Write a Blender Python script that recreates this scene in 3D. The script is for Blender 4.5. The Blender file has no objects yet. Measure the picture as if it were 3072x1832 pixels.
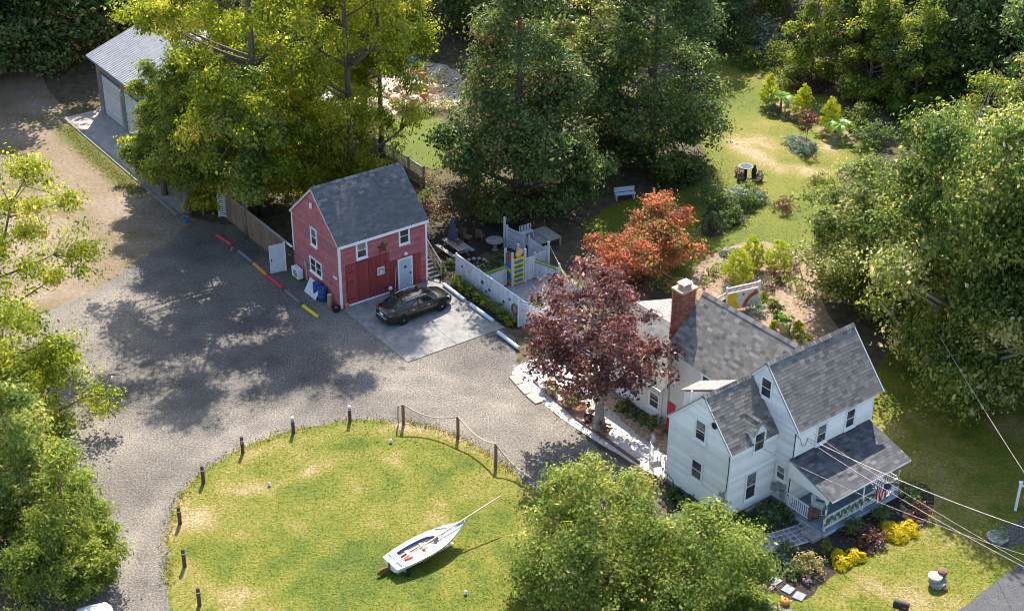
import bpy, math, random
import numpy as np
from mathutils import Vector, Matrix, geometry
R = math.radians
rng = np.random.default_rng(7)
random.seed(7)
scene = bpy.context.scene
C = scene.collection

# ------------------------------------------------------------------ camera
FPX, PITCH, CAMH, ROLL = 4705.33, R(30.135), 49.081, R(-0.544)   # focal length in px of a 3072 px wide frame
cam_d = bpy.data.cameras.new('camera')
cam = bpy.data.objects.new('camera', cam_d); C.objects.link(cam)
cam_d.sensor_width = 36.0; cam_d.lens = 36.0 * FPX / 3072.0
cam_d.clip_start = 1.0; cam_d.clip_end = 3000.0
cam.location = (0, 0, CAMH)
cam.matrix_world = Matrix.Translation((0, 0, CAMH)) @ Matrix.Rotation(R(90) - PITCH, 4, 'X') @ Matrix.Rotation(-ROLL, 4, 'Z')
scene.camera = cam

# ------------------------------------------------------------------ world, sun, exposure
SUN_EL, SUN_AZ = R(47.5), R(2.0)        # azimuth from +Y towards +X
world = bpy.data.worlds.new('World'); scene.world = world; world.use_nodes = True
wn = world.node_tree.nodes; wl = world.node_tree.links
bg = wn['Background']; sky = wn.new('ShaderNodeTexSky')
sky.sky_type = 'NISHITA'; sky.sun_disc = False
sky.sun_elevation = SUN_EL; sky.sun_rotation = SUN_AZ; sky.altitude = 50; sky.air_density = 1.0; sky.dust_density = 1.2
wl.new(sky.outputs['Color'], bg.inputs['Color']); bg.inputs['Strength'].default_value = 0.15
sun_d = bpy.data.lights.new('sun', 'SUN'); sun_d.energy = 4.6; sun_d.angle = R(0.45); sun_d.color = (1.0, 0.93, 0.82)
sun = bpy.data.objects.new('sun', sun_d); C.objects.link(sun)
sd = Vector((math.sin(SUN_AZ) * math.cos(SUN_EL), math.cos(SUN_AZ) * math.cos(SUN_EL), math.sin(SUN_EL)))
sun.rotation_euler = sd.to_track_quat('Z', 'Y').to_euler()
vs = scene.view_settings
vs.view_transform = 'Standard'; vs.look = 'None'; vs.exposure = 1.18; vs.gamma = 1.0; vs.use_curve_mapping = False
scene.cycles.max_bounces = 8; scene.cycles.transparent_max_bounces = 8
scene.cycles.use_denoising = True; scene.cycles.filter_width = 0.95

# ------------------------------------------------------------------ survey helper: a point of the plan, from picture x, y (2488 px wide) to the ground
CR, SR = math.cos(ROLL), math.sin(ROLL)
def G(x, y, z=0.0):
    a, b = x * 1.2347 - 1536, y * 1.2347 - 916
    a, b = a * CR + b * SR, -a * SR + b * CR
    a /= FPX; b = -b / FPX
    dy = math.cos(PITCH) + b * math.sin(PITCH); dz = -math.sin(PITCH) + b * math.cos(PITCH)
    t = (z - CAMH) / dz
    return Vector((a * t, dy * t, z))

# ------------------------------------------------------------------ materials
MATS = {}
def mat(name, col, col2=None, scale=3.0, rough=0.8, bump=0.0, bscale=None, metal=0.0, detail=4.0, spec=0.35, tr=0.0, lo=0.35, hi=0.65, col3=None, scale3=0.4, lo3=0.5, hi3=0.65, coat=0.0, stretch=None, orand=0.0):
    """Principled with up to two noise-driven colours, a third large-scale one, bump."""
    m = bpy.data.materials.new(name); m.use_nodes = True
    n = m.node_tree.nodes; l = m.node_tree.links
    b = n['Principled BSDF']
    b.inputs['Roughness'].default_value = rough; b.inputs['Metallic'].default_value = metal
    b.inputs['Specular IOR Level'].default_value = spec
    if coat: b.inputs['Coat Weight'].default_value = coat; b.inputs['Coat Roughness'].default_value = 0.06
    if tr: b.inputs['Transmission Weight'].default_value = tr
    c4 = lambda c: (c[0], c[1], c[2], 1)
    b.inputs['Base Color'].default_value = c4(col)
    tc = n.new('ShaderNodeTexCoord'); src = tc.outputs['Object']
    if stretch:
        mp = n.new('ShaderNodeMapping'); mp.inputs['Scale'].default_value = stretch
        l.new(src, mp.inputs['Vector']); src = mp.outputs['Vector']
    last = None
    if col2:
        nz = n.new('ShaderNodeTexNoise'); nz.inputs['Scale'].default_value = scale; nz.inputs['Detail'].default_value = detail
        nz.inputs['Roughness'].default_value = 0.65
        l.new(src, nz.inputs['Vector'])
        cr = n.new('ShaderNodeValToRGB'); cr.color_ramp.elements[0].position = lo; cr.color_ramp.elements[1].position = hi
        cr.color_ramp.elements[0].color = c4(col); cr.color_ramp.elements[1].color = c4(col2)
        l.new(nz.outputs['Fac'], cr.inputs['Fac']); last = cr.outputs['Color']
    if col3:
        n3 = n.new('ShaderNodeTexNoise'); n3.inputs['Scale'].default_value = scale3; n3.inputs['Detail'].default_value = 5
        n3.inputs['Roughness'].default_value = 0.7
        l.new(src, n3.inputs['Vector'])
        r3 = n.new('ShaderNodeMapRange'); r3.inputs['From Min'].default_value = lo3; r3.inputs['From Max'].default_value = hi3
        l.new(n3.outputs['Fac'], r3.inputs['Value'])
        mx = n.new('ShaderNodeMix'); mx.data_type = 'RGBA'; mx.inputs[7].default_value = c4(col3)
        l.new(r3.outputs['Result'], mx.inputs[0])
        if last: l.new(last, mx.inputs[6])
        else: mx.inputs[6].default_value = c4(col)
        last = mx.outputs[2]
    if orand:
        oi = n.new('ShaderNodeObjectInfo'); mr = n.new('ShaderNodeMapRange'); mr.inputs['To Min'].default_value = 1 - orand; mr.inputs['To Max'].default_value = 1.0 + orand * .25
        l.new(oi.outputs['Random'], mr.inputs['Value'])
        mu_ = n.new('ShaderNodeVectorMath'); mu_.operation = 'SCALE'
        if last: l.new(last, mu_.inputs[0])
        else: mu_.inputs[0].default_value = col
        l.new(mr.outputs['Result'], mu_.inputs['Scale']); last = mu_.outputs[0]
    if last: l.new(last, b.inputs['Base Color'])
    if bump:
        bn = n.new('ShaderNodeTexNoise'); bn.inputs['Scale'].default_value = bscale or scale * 2; bn.inputs['Detail'].default_value = 4
        l.new(src, bn.inputs['Vector'])
        bp = n.new('ShaderNodeBump'); bp.inputs['Strength'].default_value = 1.0; bp.inputs['Distance'].default_value = bump
        l.new(bn.outputs['Fac'], bp.inputs['Height']); l.new(bp.outputs['Normal'], b.inputs['Normal'])
    MATS[name] = m
    return m

def leafmat(name, ramp, trans=0.5, rough=0.42, spec=0.5, tv=1.75):
    """Foliage: the colour of each leaf from its own 'tint', part of the light passes through."""
    m = bpy.data.materials.new(name); m.use_nodes = True
    n = m.node_tree.nodes; l = m.node_tree.links
    b = n['Principled BSDF']; out = n['Material Output']
    at = n.new('ShaderNodeAttribute'); at.attribute_name = 'tint'
    cr = n.new('ShaderNodeValToRGB'); e = cr.color_ramp.elements
    while len(e) < len(ramp): e.new(0.5)
    for i, (p, c) in enumerate(ramp): e[i].position = p; e[i].color = (c[0], c[1], c[2], 1)
    l.new(at.outputs['Fac'], cr.inputs['Fac'])
    l.new(cr.outputs['Color'], b.inputs['Base Color'])
    b.inputs['Roughness'].default_value = rough; b.inputs['Specular IOR Level'].default_value = spec
    tl = n.new('ShaderNodeBsdfTranslucent')
    hs = n.new('ShaderNodeHueSaturation'); hs.inputs['Saturation'].default_value = 1.05; hs.inputs['Value'].default_value = tv
    l.new(cr.outputs['Color'], hs.inputs['Color']); l.new(hs.outputs['Color'], tl.inputs['Color'])
    mx = n.new('ShaderNodeMixShader'); mx.inputs['Fac'].default_value = trans
    l.new(b.outputs['BSDF'], mx.inputs[1]); l.new(tl.outputs['BSDF'], mx.inputs[2])
    l.new(mx.outputs['Shader'], out.inputs['Surface'])
    MATS[name] = m
    return m

def tintmat(name, ramp, rough=0.85, bump=0.0, bscale=20.0, nscale=25.0, namt=0.5, spec=0.3):
    """Surface whose colour follows the 'tint' attribute of each face or vertex, broken up by noise."""
    m = bpy.data.materials.new(name); m.use_nodes = True
    n = m.node_tree.nodes; l = m.node_tree.links
    b = n['Principled BSDF']
    at = n.new('ShaderNodeAttribute'); at.attribute_name = 'tint'
    tc = n.new('ShaderNodeTexCoord')
    nz = n.new('ShaderNodeTexNoise'); nz.inputs['Scale'].default_value = nscale; nz.inputs['Detail'].default_value = 5; nz.inputs['Roughness'].default_value = 0.75
    l.new(tc.outputs['Object'], nz.inputs['Vector'])
    ma = n.new('ShaderNodeMath'); ma.operation = 'MULTIPLY_ADD'; ma.inputs[1].default_value = namt; 
    l.new(nz.outputs['Fac'], ma.inputs[0]); l.new(at.outputs['Fac'], ma.inputs[2])
    mb = n.new('ShaderNodeMath'); mb.operation = 'SUBTRACT'; mb.inputs[1].default_value = namt * 0.5
    l.new(ma.outputs[0], mb.inputs[0])
    cr = n.new('ShaderNodeValToRGB'); e = cr.color_ramp.elements
    while len(e) < len(ramp): e.new(0.5)
    for i, (p, c) in enumerate(ramp): e[i].position = p; e[i].color = (c[0], c[1], c[2], 1)
    l.new(mb.outputs[0], cr.inputs['Fac']); l.new(cr.outputs['Color'], b.inputs['Base Color'])
    b.inputs['Roughness'].default_value = rough; b.inputs['Specular IOR Level'].default_value = spec
    if bump:
        bn = n.new('ShaderNodeTexNoise'); bn.inputs['Scale'].default_value = bscale; bn.inputs['Detail'].default_value = 4
        l.new(tc.outputs['Object'], bn.inputs['Vector'])
        bp = n.new('ShaderNodeBump'); bp.inputs['Distance'].default_value = bump
        l.new(bn.outputs['Fac'], bp.inputs['Height']); l.new(bp.outputs['Normal'], b.inputs['Normal'])
    MATS[name] = m
    return m

# ground
tintmat('lawn', [(0.0, (0.055, 0.09, 0.006)), (0.3, (0.115, 0.137, 0.008)), (0.55, (0.18, 0.163, 0.02)), (0.8, (0.27, 0.205, 0.085)), (1.0, (0.37, 0.285, 0.175))], bump=0.05, bscale=9, nscale=6.5, namt=2.1)
tintmat('dirt', [(0.0, (0.075, 0.095, 0.012)), (0.25, (0.13, 0.11, 0.036)), (0.5, (0.18, 0.13, 0.08)), (0.75, (0.225, 0.17, 0.12)), (1.0, (0.3, 0.24, 0.19))], bump=0.05, bscale=5, nscale=3.5, namt=1.6)
tintmat('gravel', [(0.0, (0.028, 0.025, 0.022)), (0.45, (0.122, 0.108, 0.094)), (0.7, (0.21, 0.182, 0.153)), (1.0, (0.35, 0.29, 0.23))], bump=0.03, bscale=14, nscale=10, namt=2.4)
mat('forest_floor', (0.05, 0.045, 0.025), (0.13, 0.1, 0.055), 1.5, 0.95, 0.05, 4)
mat('white_stone', (0.42, 0.39, 0.36), (0.72, 0.69, 0.66), 16, 0.8, 0.03, 14, lo=0.3, hi=0.6, col3=(0.5, 0.42, 0.36), scale3=1.5, lo3=0.58, hi3=0.75)
mat('pale_patio', (0.34, 0.26, 0.21), (0.55, 0.46, 0.39), 2.0, 0.85, 0.02, 9)
mat('mulch', (0.016, 0.013, 0.012), (0.06, 0.045, 0.035), 14, 0.95, 0.04, 14)
mat('bed_soil', (0.19, 0.13, 0.09), (0.36, 0.26, 0.18), 3, 0.95, 0.05, 7)
mat('asphalt', (0.055, 0.055, 0.06), (0.11, 0.108, 0.11), 12, 0.9, 0.01, 20, col3=(0.17, 0.155, 0.145), scale3=0.4, lo3=0.55, hi3=0.7)
mat('concrete', (0.19, 0.182, 0.168), (0.3, 0.287, 0.265), 1.6, 0.85, 0.006, 9, detail=8, orand=0.12, col3=(0.13, 0.125, 0.115), scale3=0.9, lo3=0.56, hi3=0.74)
mat('apron_concrete', (0.3, 0.27, 0.25), (0.42, 0.37, 0.33), 1.2, 0.88, 0.006, 9, detail=8)
mat('turf_green', (0.12, 0.5, 0.15), (0.2, 0.62, 0.22), 6, 0.8)
mat('play_sand', (0.22, 0.21, 0.2), (0.36, 0.34, 0.32), 5, 0.95, 0.03, 8)
mat('paver', (0.16, 0.16, 0.18), (0.33, 0.32, 0.33), 3, 0.85, 0.01, 12, orand=0.5)
mat('paver_joint', (0.46, 0.44, 0.42), (0.6, 0.56, 0.52), 5, 0.9)
mat('step_stone', (0.2, 0.22, 0.24), (0.3, 0.32, 0.34), 4, 0.85, 0.01, 10)
mat('tan_stone', (0.45, 0.32, 0.22), (0.62, 0.47, 0.36), 5, 0.85, 0.01, 10)
mat('field_stone', (0.24, 0.23, 0.2), (0.4, 0.38, 0.32), 4, 0.9, 0.03, 6)
# building
mat('white_siding', (0.84, 0.815, 0.78), (0.9, 0.875, 0.835), 1.3, 0.6, 0.002, 9, col3=(0.55, 0.55, 0.52), scale3=1.7, lo3=0.6, hi3=0.9, orand=0.17)
mat('white_trim', (0.78, 0.78, 0.77), (0.84, 0.84, 0.82), 2, 0.55)
mat('stucco', (0.62, 0.6, 0.57), (0.72, 0.7, 0.66), 1.5, 0.9, 0.006, 25)
mat('foundation', (0.2, 0.2, 0.19), (0.34, 0.33, 0.3), 4, 0.9, 0.02, 8)
tintmat('shingle', [(0.0, (0.075, 0.068, 0.06)), (0.5, (0.175, 0.16, 0.143)), (1.0, (0.33, 0.3, 0.265))], nscale=9, namt=0.35, bump=0.004, bscale=40)
tintmat('shingle_pale', [(0.0, (0.17, 0.16, 0.15)), (0.5, (0.26, 0.245, 0.228)), (1.0, (0.37, 0.35, 0.325))], nscale=9, namt=0.35, bump=0.004, bscale=40)
tintmat('shingle_porch_shaded', [(0.0, (0.035, 0.036, 0.04)), (0.5, (0.085, 0.087, 0.093)), (1.0, (0.17, 0.17, 0.172))], nscale=9, namt=0.35, bump=0.004, bscale=40)  # grey shingle darkened for the porch roof, its shade put into the colour
tintmat('shingle_dark', [(0.0, (0.05, 0.05, 0.054)), (0.5, (0.125, 0.124, 0.126)), (1.0, (0.25, 0.243, 0.235))], nscale=9, namt=0.35, bump=0.004, bscale=40)
mat('red_siding', (0.42, 0.11, 0.12), (0.48, 0.16, 0.17), 2.2, 0.7, 0.002, 9, col3=(0.46, 0.2, 0.2), scale3=1.1, lo3=0.55, hi3=0.85, orand=0.28)
mat('red_door', (0.3, 0.042, 0.042), (0.37, 0.075, 0.07), 2, 0.7, 0.003, 12, stretch=(6, 6, 1), orand=0.3)
mat('brown_wall', (0.2, 0.13, 0.095), (0.26, 0.17, 0.125), 1.5, 0.8, orand=0.3)
mat('metal_roof', (0.36, 0.36, 0.38), (0.46, 0.46, 0.48), 2, 0.4, metal=0.25)
mat('teal_trim', (0.06, 0.15, 0.18), (0.09, 0.2, 0.23), 2, 0.6)
mat('garage_white', (0.48, 0.45, 0.43), (0.56, 0.52, 0.5), 2, 0.6, orand=0.1)
mat('glass', (0.02, 0.024, 0.028), (0.07, 0.07, 0.07), 2.2, 0.08, spec=0.8)
mat('glass_blind', (0.1, 0.105, 0.11), (0.26, 0.26, 0.25), 3.5, 0.12, spec=0.7)
mat('curtain', (0.5, 0.5, 0.48), (0.62, 0.61, 0.58), 4, 0.6)
mat('brick', (0.28, 0.09, 0.06), (0.42, 0.17, 0.11), 9, 0.9, 0.008, 30, orand=0.5)
mat('mortar', (0.4, 0.35, 0.32), (0.5, 0.45, 0.42), 8, 0.95)
mat('bright_metal', (0.85, 0.85, 0.85), None, rough=0.35, metal=0.6)
mat('meter_grey', (0.28, 0.29, 0.3), (0.36, 0.37, 0.38), 3, 0.5, metal=0.2)
mat('cable_black', (0.03, 0.035, 0.04), None, rough=0.6)
mat('wire', (0.22, 0.17, 0.15), (0.7, 0.6, 0.55), 9, 0.4)
mat('porch_paint', (0.2, 0.25, 0.33), (0.26, 0.32, 0.4), 3, 0.6, orand=0.15)
mat('pale_blue_paint', (0.5, 0.58, 0.66), (0.6, 0.68, 0.74), 2, 0.6)
mat('door_paint', (0.4, 0.5, 0.58), (0.46, 0.56, 0.63), 2, 0.5)
# wood, paint
mat('grey_wood', (0.3, 0.28, 0.25), (0.46, 0.43, 0.39), 4, 0.9, 0.004, 20, stretch=(1, 1, 8), orand=0.35)
mat('brown_wood', (0.16, 0.09, 0.06), (0.26, 0.16, 0.1), 5, 0.9, 0.004, 20, orand=0.3)
mat('dark_wood', (0.07, 0.045, 0.035), (0.14, 0.09, 0.07), 6, 0.9, 0.006, 20)
mat('pale_wood', (0.6, 0.43, 0.28), (0.75, 0.58, 0.4), 4, 0.6)
mat('fence_white', (0.5, 0.54, 0.6), (0.62, 0.65, 0.7), 3, 0.75, 0.003, 12, orand=0.16)
mat('rope', (0.42, 0.33, 0.24), (0.56, 0.46, 0.35), 30, 0.9)
mat('bark', (0.09, 0.07, 0.055), (0.2, 0.16, 0.125), 6, 0.95, 0.03, 12, stretch=(2, 2, 0.5))
mat('bark_grey', (0.2, 0.17, 0.15), (0.38, 0.34, 0.3), 6, 0.95, 0.02, 12, stretch=(2, 2, 0.5))
mat('bark_dead', (0.4, 0.35, 0.33), (0.56, 0.5, 0.47), 6, 0.9)
for nm, c in dict(red_paint=(0.6, 0.03, 0.05), yellow_paint=(0.75, 0.58, 0.02), orange_paint=(0.7, 0.25, 0.04), white_paint=(0.72, 0.72, 0.72), blue_paint=(0.02, 0.17, 0.5), green_paint=(0.04, 0.22, 0.08), sun_paint=(0.75, 0.48, 0.2), purple_paint=(0.25, 0.08, 0.25), brown_paint=(0.2, 0.1, 0.06), black_paint=(0.012, 0.012, 0.014), pink_paint=(0.75, 0.25, 0.4), faded_blue=(0.17, 0.16, 0.2), barrel_blue=(0.015, 0.07, 0.24)).items():
    mat(nm, c, tuple(x * 0.75 + 0.02 for x in c), 5, 0.6)
mat('terracotta', (0.45, 0.2, 0.11), (0.55, 0.28, 0.17), 5, 0.85)
mat('clay_olive', (0.28, 0.24, 0.13), (0.36, 0.31, 0.18), 5, 0.8)
mat('umbrella_cloth', (0.05, 0.07, 0.11), (0.08, 0.1, 0.15), 5, 0.85)
mat('car_paint', (0.03, 0.028, 0.023), (0.042, 0.039, 0.032), 3, 0.25, metal=0.65, coat=0.8)
mat('car_glass', (0.012, 0.016, 0.016), None, rough=0.04, spec=0.9)
mat('tyre', (0.014, 0.014, 0.015), None, rough=0.85)
mat('rim_silver', (0.62, 0.62, 0.64), None, rough=0.3, metal=0.8)
mat('tail_red', (0.35, 0.03, 0.03), None, rough=0.15)
mat('lamp_clear', (0.75, 0.75, 0.76), None, rough=0.1)
mat('boat_white', (0.76, 0.78, 0.8), (0.84, 0.85, 0.86), 2, 0.35, spec=0.5)
mat('boat_inner', (0.5, 0.33, 0.25), (0.6, 0.43, 0.34), 3, 0.6)
mat('rust_brown', (0.16, 0.06, 0.02), (0.24, 0.1, 0.04), 5, 0.7)
mat('strap_blue', (0.03, 0.12, 0.3), None, rough=0.7)
# foliage
leafmat('leaf_yellow', [(0.0, (0.106, 0.151, 0.016)), (0.4, (0.241, 0.274, 0.027)), (0.75, (0.381, 0.381, 0.043)), (1.0, (0.482, 0.392, 0.090))], 0.57, .5, .25, 1.9)
leafmat('leaf_olive', [(0.0, (0.088, 0.144, 0.027)), (0.5, (0.200, 0.256, 0.050)), (0.85, (0.362, 0.375, 0.094)), (1.0, (0.500, 0.413, 0.150))], 0.5, .55, .2)
leafmat('leaf_green', [(0.0, (0.046, 0.089, 0.022)), (0.5, (0.108, 0.162, 0.039)), (0.85, (0.216, 0.238, 0.062)), (0.96, (0.346, 0.292, 0.119)), (1.0, (0.454, 0.216, 0.130))], 0.42, .45, .4)
leafmat('leaf_mid', [(0.0, (0.054, 0.099, 0.018)), (0.4, (0.140, 0.189, 0.033)), (0.75, (0.326, 0.332, 0.079)), (0.92, (0.483, 0.427, 0.147)), (1.0, (0.558, 0.495, 0.281))], 0.47, .5, .25)
leafmat('leaf_purple', [(0.0, (0.072, 0.036, 0.038)), (0.5, (0.150, 0.065, 0.060)), (0.8, (0.288, 0.120, 0.090)), (0.93, (0.432, 0.264, 0.156)), (1.0, (0.528, 0.360, 0.408))], 0.5, .5, .25)
leafmat('leaf_red', [(0.0, (0.13, 0.16, 0.05)), (0.25, (0.26, 0.18, 0.065)), (0.5, (0.42, 0.21, 0.085)), (0.75, (0.5, 0.19, 0.1)), (1.0, (0.52, 0.12, 0.11))], 0.5, .55, .2)
leafmat('leaf_dark', [(0.0, (0.078, 0.130, 0.044)), (0.6, (0.169, 0.227, 0.075)), (1.0, (0.351, 0.364, 0.130))], 0.42, .55, .2)
leafmat('leaf_conifer', [(0.0, (0.069, 0.115, 0.023)), (0.5, (0.172, 0.230, 0.037)), (1.0, (0.380, 0.380, 0.069))], 0.46, .6, .2)
leafmat('leaf_gold', [(0.0, (0.2, 0.25, 0.02)), (0.5, (0.34, 0.37, 0.03)), (1.0, (0.48, 0.46, 0.05))], 0.5, .6, .2, 2.0)
leafmat('leaf_silver', [(0.0, (0.14, 0.2, 0.12)), (0.6, (0.26, 0.33, 0.22)), (1.0, (0.4, 0.45, 0.34))], 0.3)
leafmat('leaf_banana', [(0.0, (0.1, 0.22, 0.02)), (1.0, (0.24, 0.4, 0.04))], 0.5, 0.35)
leafmat('leaf_rust', [(0.0, (0.07, 0.03, 0.02)), (1.0, (0.26, 0.1, 0.06))], 0.3)
leafmat('leaf_variegated', [(0.0, (0.07, 0.12, 0.03)), (0.5, (0.3, 0.3, 0.1)), (0.8, (0.6, 0.35, 0.15)), (1.0, (0.7, 0.42, 0.25))], 0.35)
leafmat('petal_yellow', [(0.0, (0.32, 0.27, 0.01)), (0.5, (0.6, 0.48, 0.01)), (1.0, (0.75, 0.58, 0.03))], 0.3, 0.7, 0.2)
leafmat('petal_mixed', [(0.0, (0.07, 0.13, 0.04)), (0.6, (0.1, 0.16, 0.05)), (0.7, (0.6, 0.08, 0.2)), (0.85, (0.6, 0.25, 0.5)), (1.0, (0.8, 0.75, 0.8))], 0.3)
leafmat('grass_blade', [(0.0, (0.075, 0.118, 0.008)), (0.4, (0.155, 0.175, 0.014)), (0.7, (0.25, 0.22, 0.045)), (1.0, (0.4, 0.31, 0.18))], 0.35, 0.7, 0.2)
leafmat('litter', [(0.0, (0.1, 0.06, 0.04)), (0.5, (0.26, 0.15, 0.09)), (0.8, (0.4, 0.27, 0.15)), (1.0, (0.3, 0.08, 0.06))], 0.2, 0.8, 0.2)

# ------------------------------------------------------------------ object helpers
def tag(o, label=None, cat=None, group=None, kind=None):
    if label: o['label'] = label
    if cat: o['category'] = cat
    if group: o['group'] = group
    if kind: o['kind'] = kind
    return o
def thing(name, label, cat, loc=(0, 0, 0), rz=0.0, group=None):
    o = bpy.data.objects.new(name, None); C.objects.link(o); o.empty_display_size = 0.3
    o.location = loc; o.rotation_euler = (0, 0, rz)
    return tag(o, label, cat, group)
def link(name, me, parent=None, loc=None, rz=None):
    o = bpy.data.objects.new(name, me); C.objects.link(o)
    if parent: o.parent = parent
    if loc is not None: o.location = loc
    if rz is not None: o.rotation_euler = (0, 0, rz)
    return o
def npmesh(name, v, loops, sizes, m, tint=None, dom='FACE', smooth=False):
    """Mesh from numpy arrays: v (n,3), loops flat vertex indices, sizes per face."""
    me = bpy.data.meshes.new(name); v = np.asarray(v, np.float32); loops = np.asarray(loops, np.int32); sizes = np.asarray(sizes, np.int32)
    me.vertices.add(len(v)); me.vertices.foreach_set('co', v.ravel())
    me.loops.add(len(loops)); me.loops.foreach_set('vertex_index', loops)
    me.polygons.add(len(sizes)); st = np.zeros(len(sizes), np.int32); st[1:] = np.cumsum(sizes)[:-1]
    me.polygons.foreach_set('loop_start', st)
    if tint is not None:
        a = me.attributes.new('tint', 'FLOAT', dom); a.data.foreach_set('value', np.asarray(tint, np.float32))
    me.materials.append(MATS[m] if isinstance(m, str) else m)
    me.update(calc_edges=True); me.validate()
    if smooth: me.polygons.foreach_set('use_smooth', np.ones(len(sizes), bool))
    return me

class MB:
    """Collects shapes; build() links them as one mesh object."""
    def __init__(s): s.v = []; s.f = []; s.t = []; s.mi = []; s.cur = 0; s.ct = 0.5
    def add(s, vs, fs):
        o = len(s.v); s.v += [tuple(p) for p in vs]
        for f in fs: s.f.append([i + o for i in f]); s.t.append(s.ct); s.mi.append(s.cur)
        return s
    def box(s, x0, x1, y0, y1, z0, z1):
        return s.add([(x0, y0, z0), (x1, y0, z0), (x1, y1, z0), (x0, y1, z0), (x0, y0, z1), (x1, y0, z1), (x1, y1, z1), (x0, y1, z1)],
                     [(0, 3, 2, 1), (4, 5, 6, 7), (0, 1, 5, 4), (1, 2, 6, 5), (2, 3, 7, 6), (3, 0, 4, 7)])
    def hexa(s, p):   # 8 points: bottom ring of 4, top ring of 4
        return s.add(p, [(0, 3, 2, 1), (4, 5, 6, 7), (0, 1, 5, 4), (1, 2, 6, 5), (2, 3, 7, 6), (3, 0, 4, 7)])
    def bar(s, a, b, w, h=None, up=(0, 0, 1)):   # beam from a to b
        h = h or w; a = Vector(a); b = Vector(b); d = (b - a).normalized(); u = Vector(up)
        if abs(d.dot(u)) > 0.98: u = Vector((0, 1, 0))
        x = d.cross(u).normalized() * w / 2; y = x.cross(d).normalized() * h / 2
        return s.hexa([a - x - y, a + x - y, b + x - y, b - x - y, a - x + y, a + x + y, b + x + y, b - x + y])
    def prism(s, poly, n0, off):   # planar polygon (3D points) extruded by vector off
        k = len(poly); off = Vector(off)
        p = [Vector(q) for q in poly]
        return s.add(p + [q + off for q in p], [tuple(range(k - 1, -1, -1)), tuple(range(k, 2 * k))] + [(i, (i + 1) % k, k + (i + 1) % k, k + i) for i in range(k)])
    def tube(s, pts, rad, n=8, cap=True):
        pts = [Vector(p) for p in pts]; m = len(pts)
        rad = [rad] * m if not hasattr(rad, '__len__') else rad
        vs = []; prev = None
        for i, p in enumerate(pts):
            d = (pts[min(i + 1, m - 1)] - pts[max(i - 1, 0)]).normalized()
            if prev is None: u = d.orthogonal().normalized()
            else: u = (prev - d * prev.dot(d)).normalized()
            prev = u; w = d.cross(u)
            for k in range(n):
                a = 2 * math.pi * k / n; vs.append(p + (u * math.cos(a) + w * math.sin(a)) * rad[i])
        fs = [(i * n + k, i * n + (k + 1) % n, (i + 1) * n + (k + 1) % n, (i + 1) * n + k) for i in range(m - 1) for k in range(n)]
        if cap: fs += [tuple(range(n - 1, -1, -1)), tuple(range((m - 1) * n, m * n))]
        return s.add(vs, fs)
    def lathe(s, prof, n=16, c=(0, 0, 0), cap=True):   # prof: (radius, z)
        vs = [(c[0] + r * math.cos(2 * math.pi * k / n), c[1] + r * math.sin(2 * math.pi * k / n), c[2] + z) for r, z in prof for k in range(n)]
        m = len(prof)
        fs = [(i * n + k, i * n + (k + 1) % n, (i + 1) * n + (k + 1) % n, (i + 1) * n + k) for i in range(m - 1) for k in range(n)]
        if cap: fs += [tuple(range(n - 1, -1, -1)), tuple(range((m - 1) * n, m * n))]
        return s.add(vs, fs)
    def grid(s, rows, close=False):   # rows of points of equal length
        k = len(rows[0]); vs = [p for r in rows for p in r]
        fs = [(i * k + j, i * k + (j + 1) % k, (i + 1) * k + (j + 1) % k, (i + 1) * k + j) for i in range(len(rows) - 1) for j in range(k if close else k - 1)]
        return s.add(vs, fs)
    def mesh(s, name, m, smooth=False):
        me = bpy.data.meshes.new(name); me.from_pydata(s.v, [], s.f)
        for q in (m if isinstance(m, (list, tuple)) else [m]): me.materials.append(MATS[q])
        a = me.attributes.new('tint', 'FLOAT', 'FACE'); a.data.foreach_set('value', np.array(s.t, np.float32))
        if isinstance(m, (list, tuple)): me.polygons.foreach_set('material_index', np.array(s.mi, np.int32))
        if smooth: me.polygons.foreach_set('use_smooth', np.ones(len(s.f), bool))
        me.update(); return me
    def build(s, name, m, parent=None, loc=None, rz=None, smooth=False):
        return link(name, s.mesh(name, m, smooth), parent, loc, rz)
def bx(name, m, parent, *a, loc=None, rz=None): return MB().box(*a).build(name, m, parent, loc, rz)
def copy_tree(o, parent=None, label=None):
    c = o.copy(); C.objects.link(c); c.parent = parent
    if label: c['label'] = label
    for ch in list(o.children): copy_tree(ch, c)
    return c

# ------------------------------------------------------------------ ground
def vnoise(x, y, f, seed=0):
    x = np.asarray(x, float) * f + seed * 17.31; y = np.asarray(y, float) * f + seed * 9.17
    xi = np.floor(x).astype(int); yi = np.floor(y).astype(int); fx = x - xi; fy = y - yi
    fx = fx * fx * (3 - 2 * fx); fy = fy * fy * (3 - 2 * fy)
    def h(a, b):
        n = (a * 374761393 + b * 668265263 + seed * 1442695) & 0x7fffffff
        n = (n ^ (n >> 13)) * 1274126177 & 0x7fffffff
        return ((n ^ (n >> 16)) & 0xffff) / 65535.0
    return (h(xi, yi) * (1 - fx) + h(xi + 1, yi) * fx) * (1 - fy) + (h(xi, yi + 1) * (1 - fx) + h(xi + 1, yi + 1) * fx) * fy
def fbm(x, y, f, seed=0): return 0.55 * vnoise(x, y, f, seed) + 0.28 * vnoise(x, y, f * 2.3, seed + 1) + 0.17 * vnoise(x, y, f * 5.1, seed + 2)
def inside(px, py, poly):
    r = np.zeros(len(px), bool); n = len(poly)
    for i in range(n):
        x0, y0 = poly[i]; x1, y1 = poly[(i + 1) % n]
        if y0 == y1: continue
        c = ((y0 > py) != (y1 > py)) & (px < (x1 - x0) * (py - y0) / (y1 - y0) + x0); r ^= c
    return r
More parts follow.
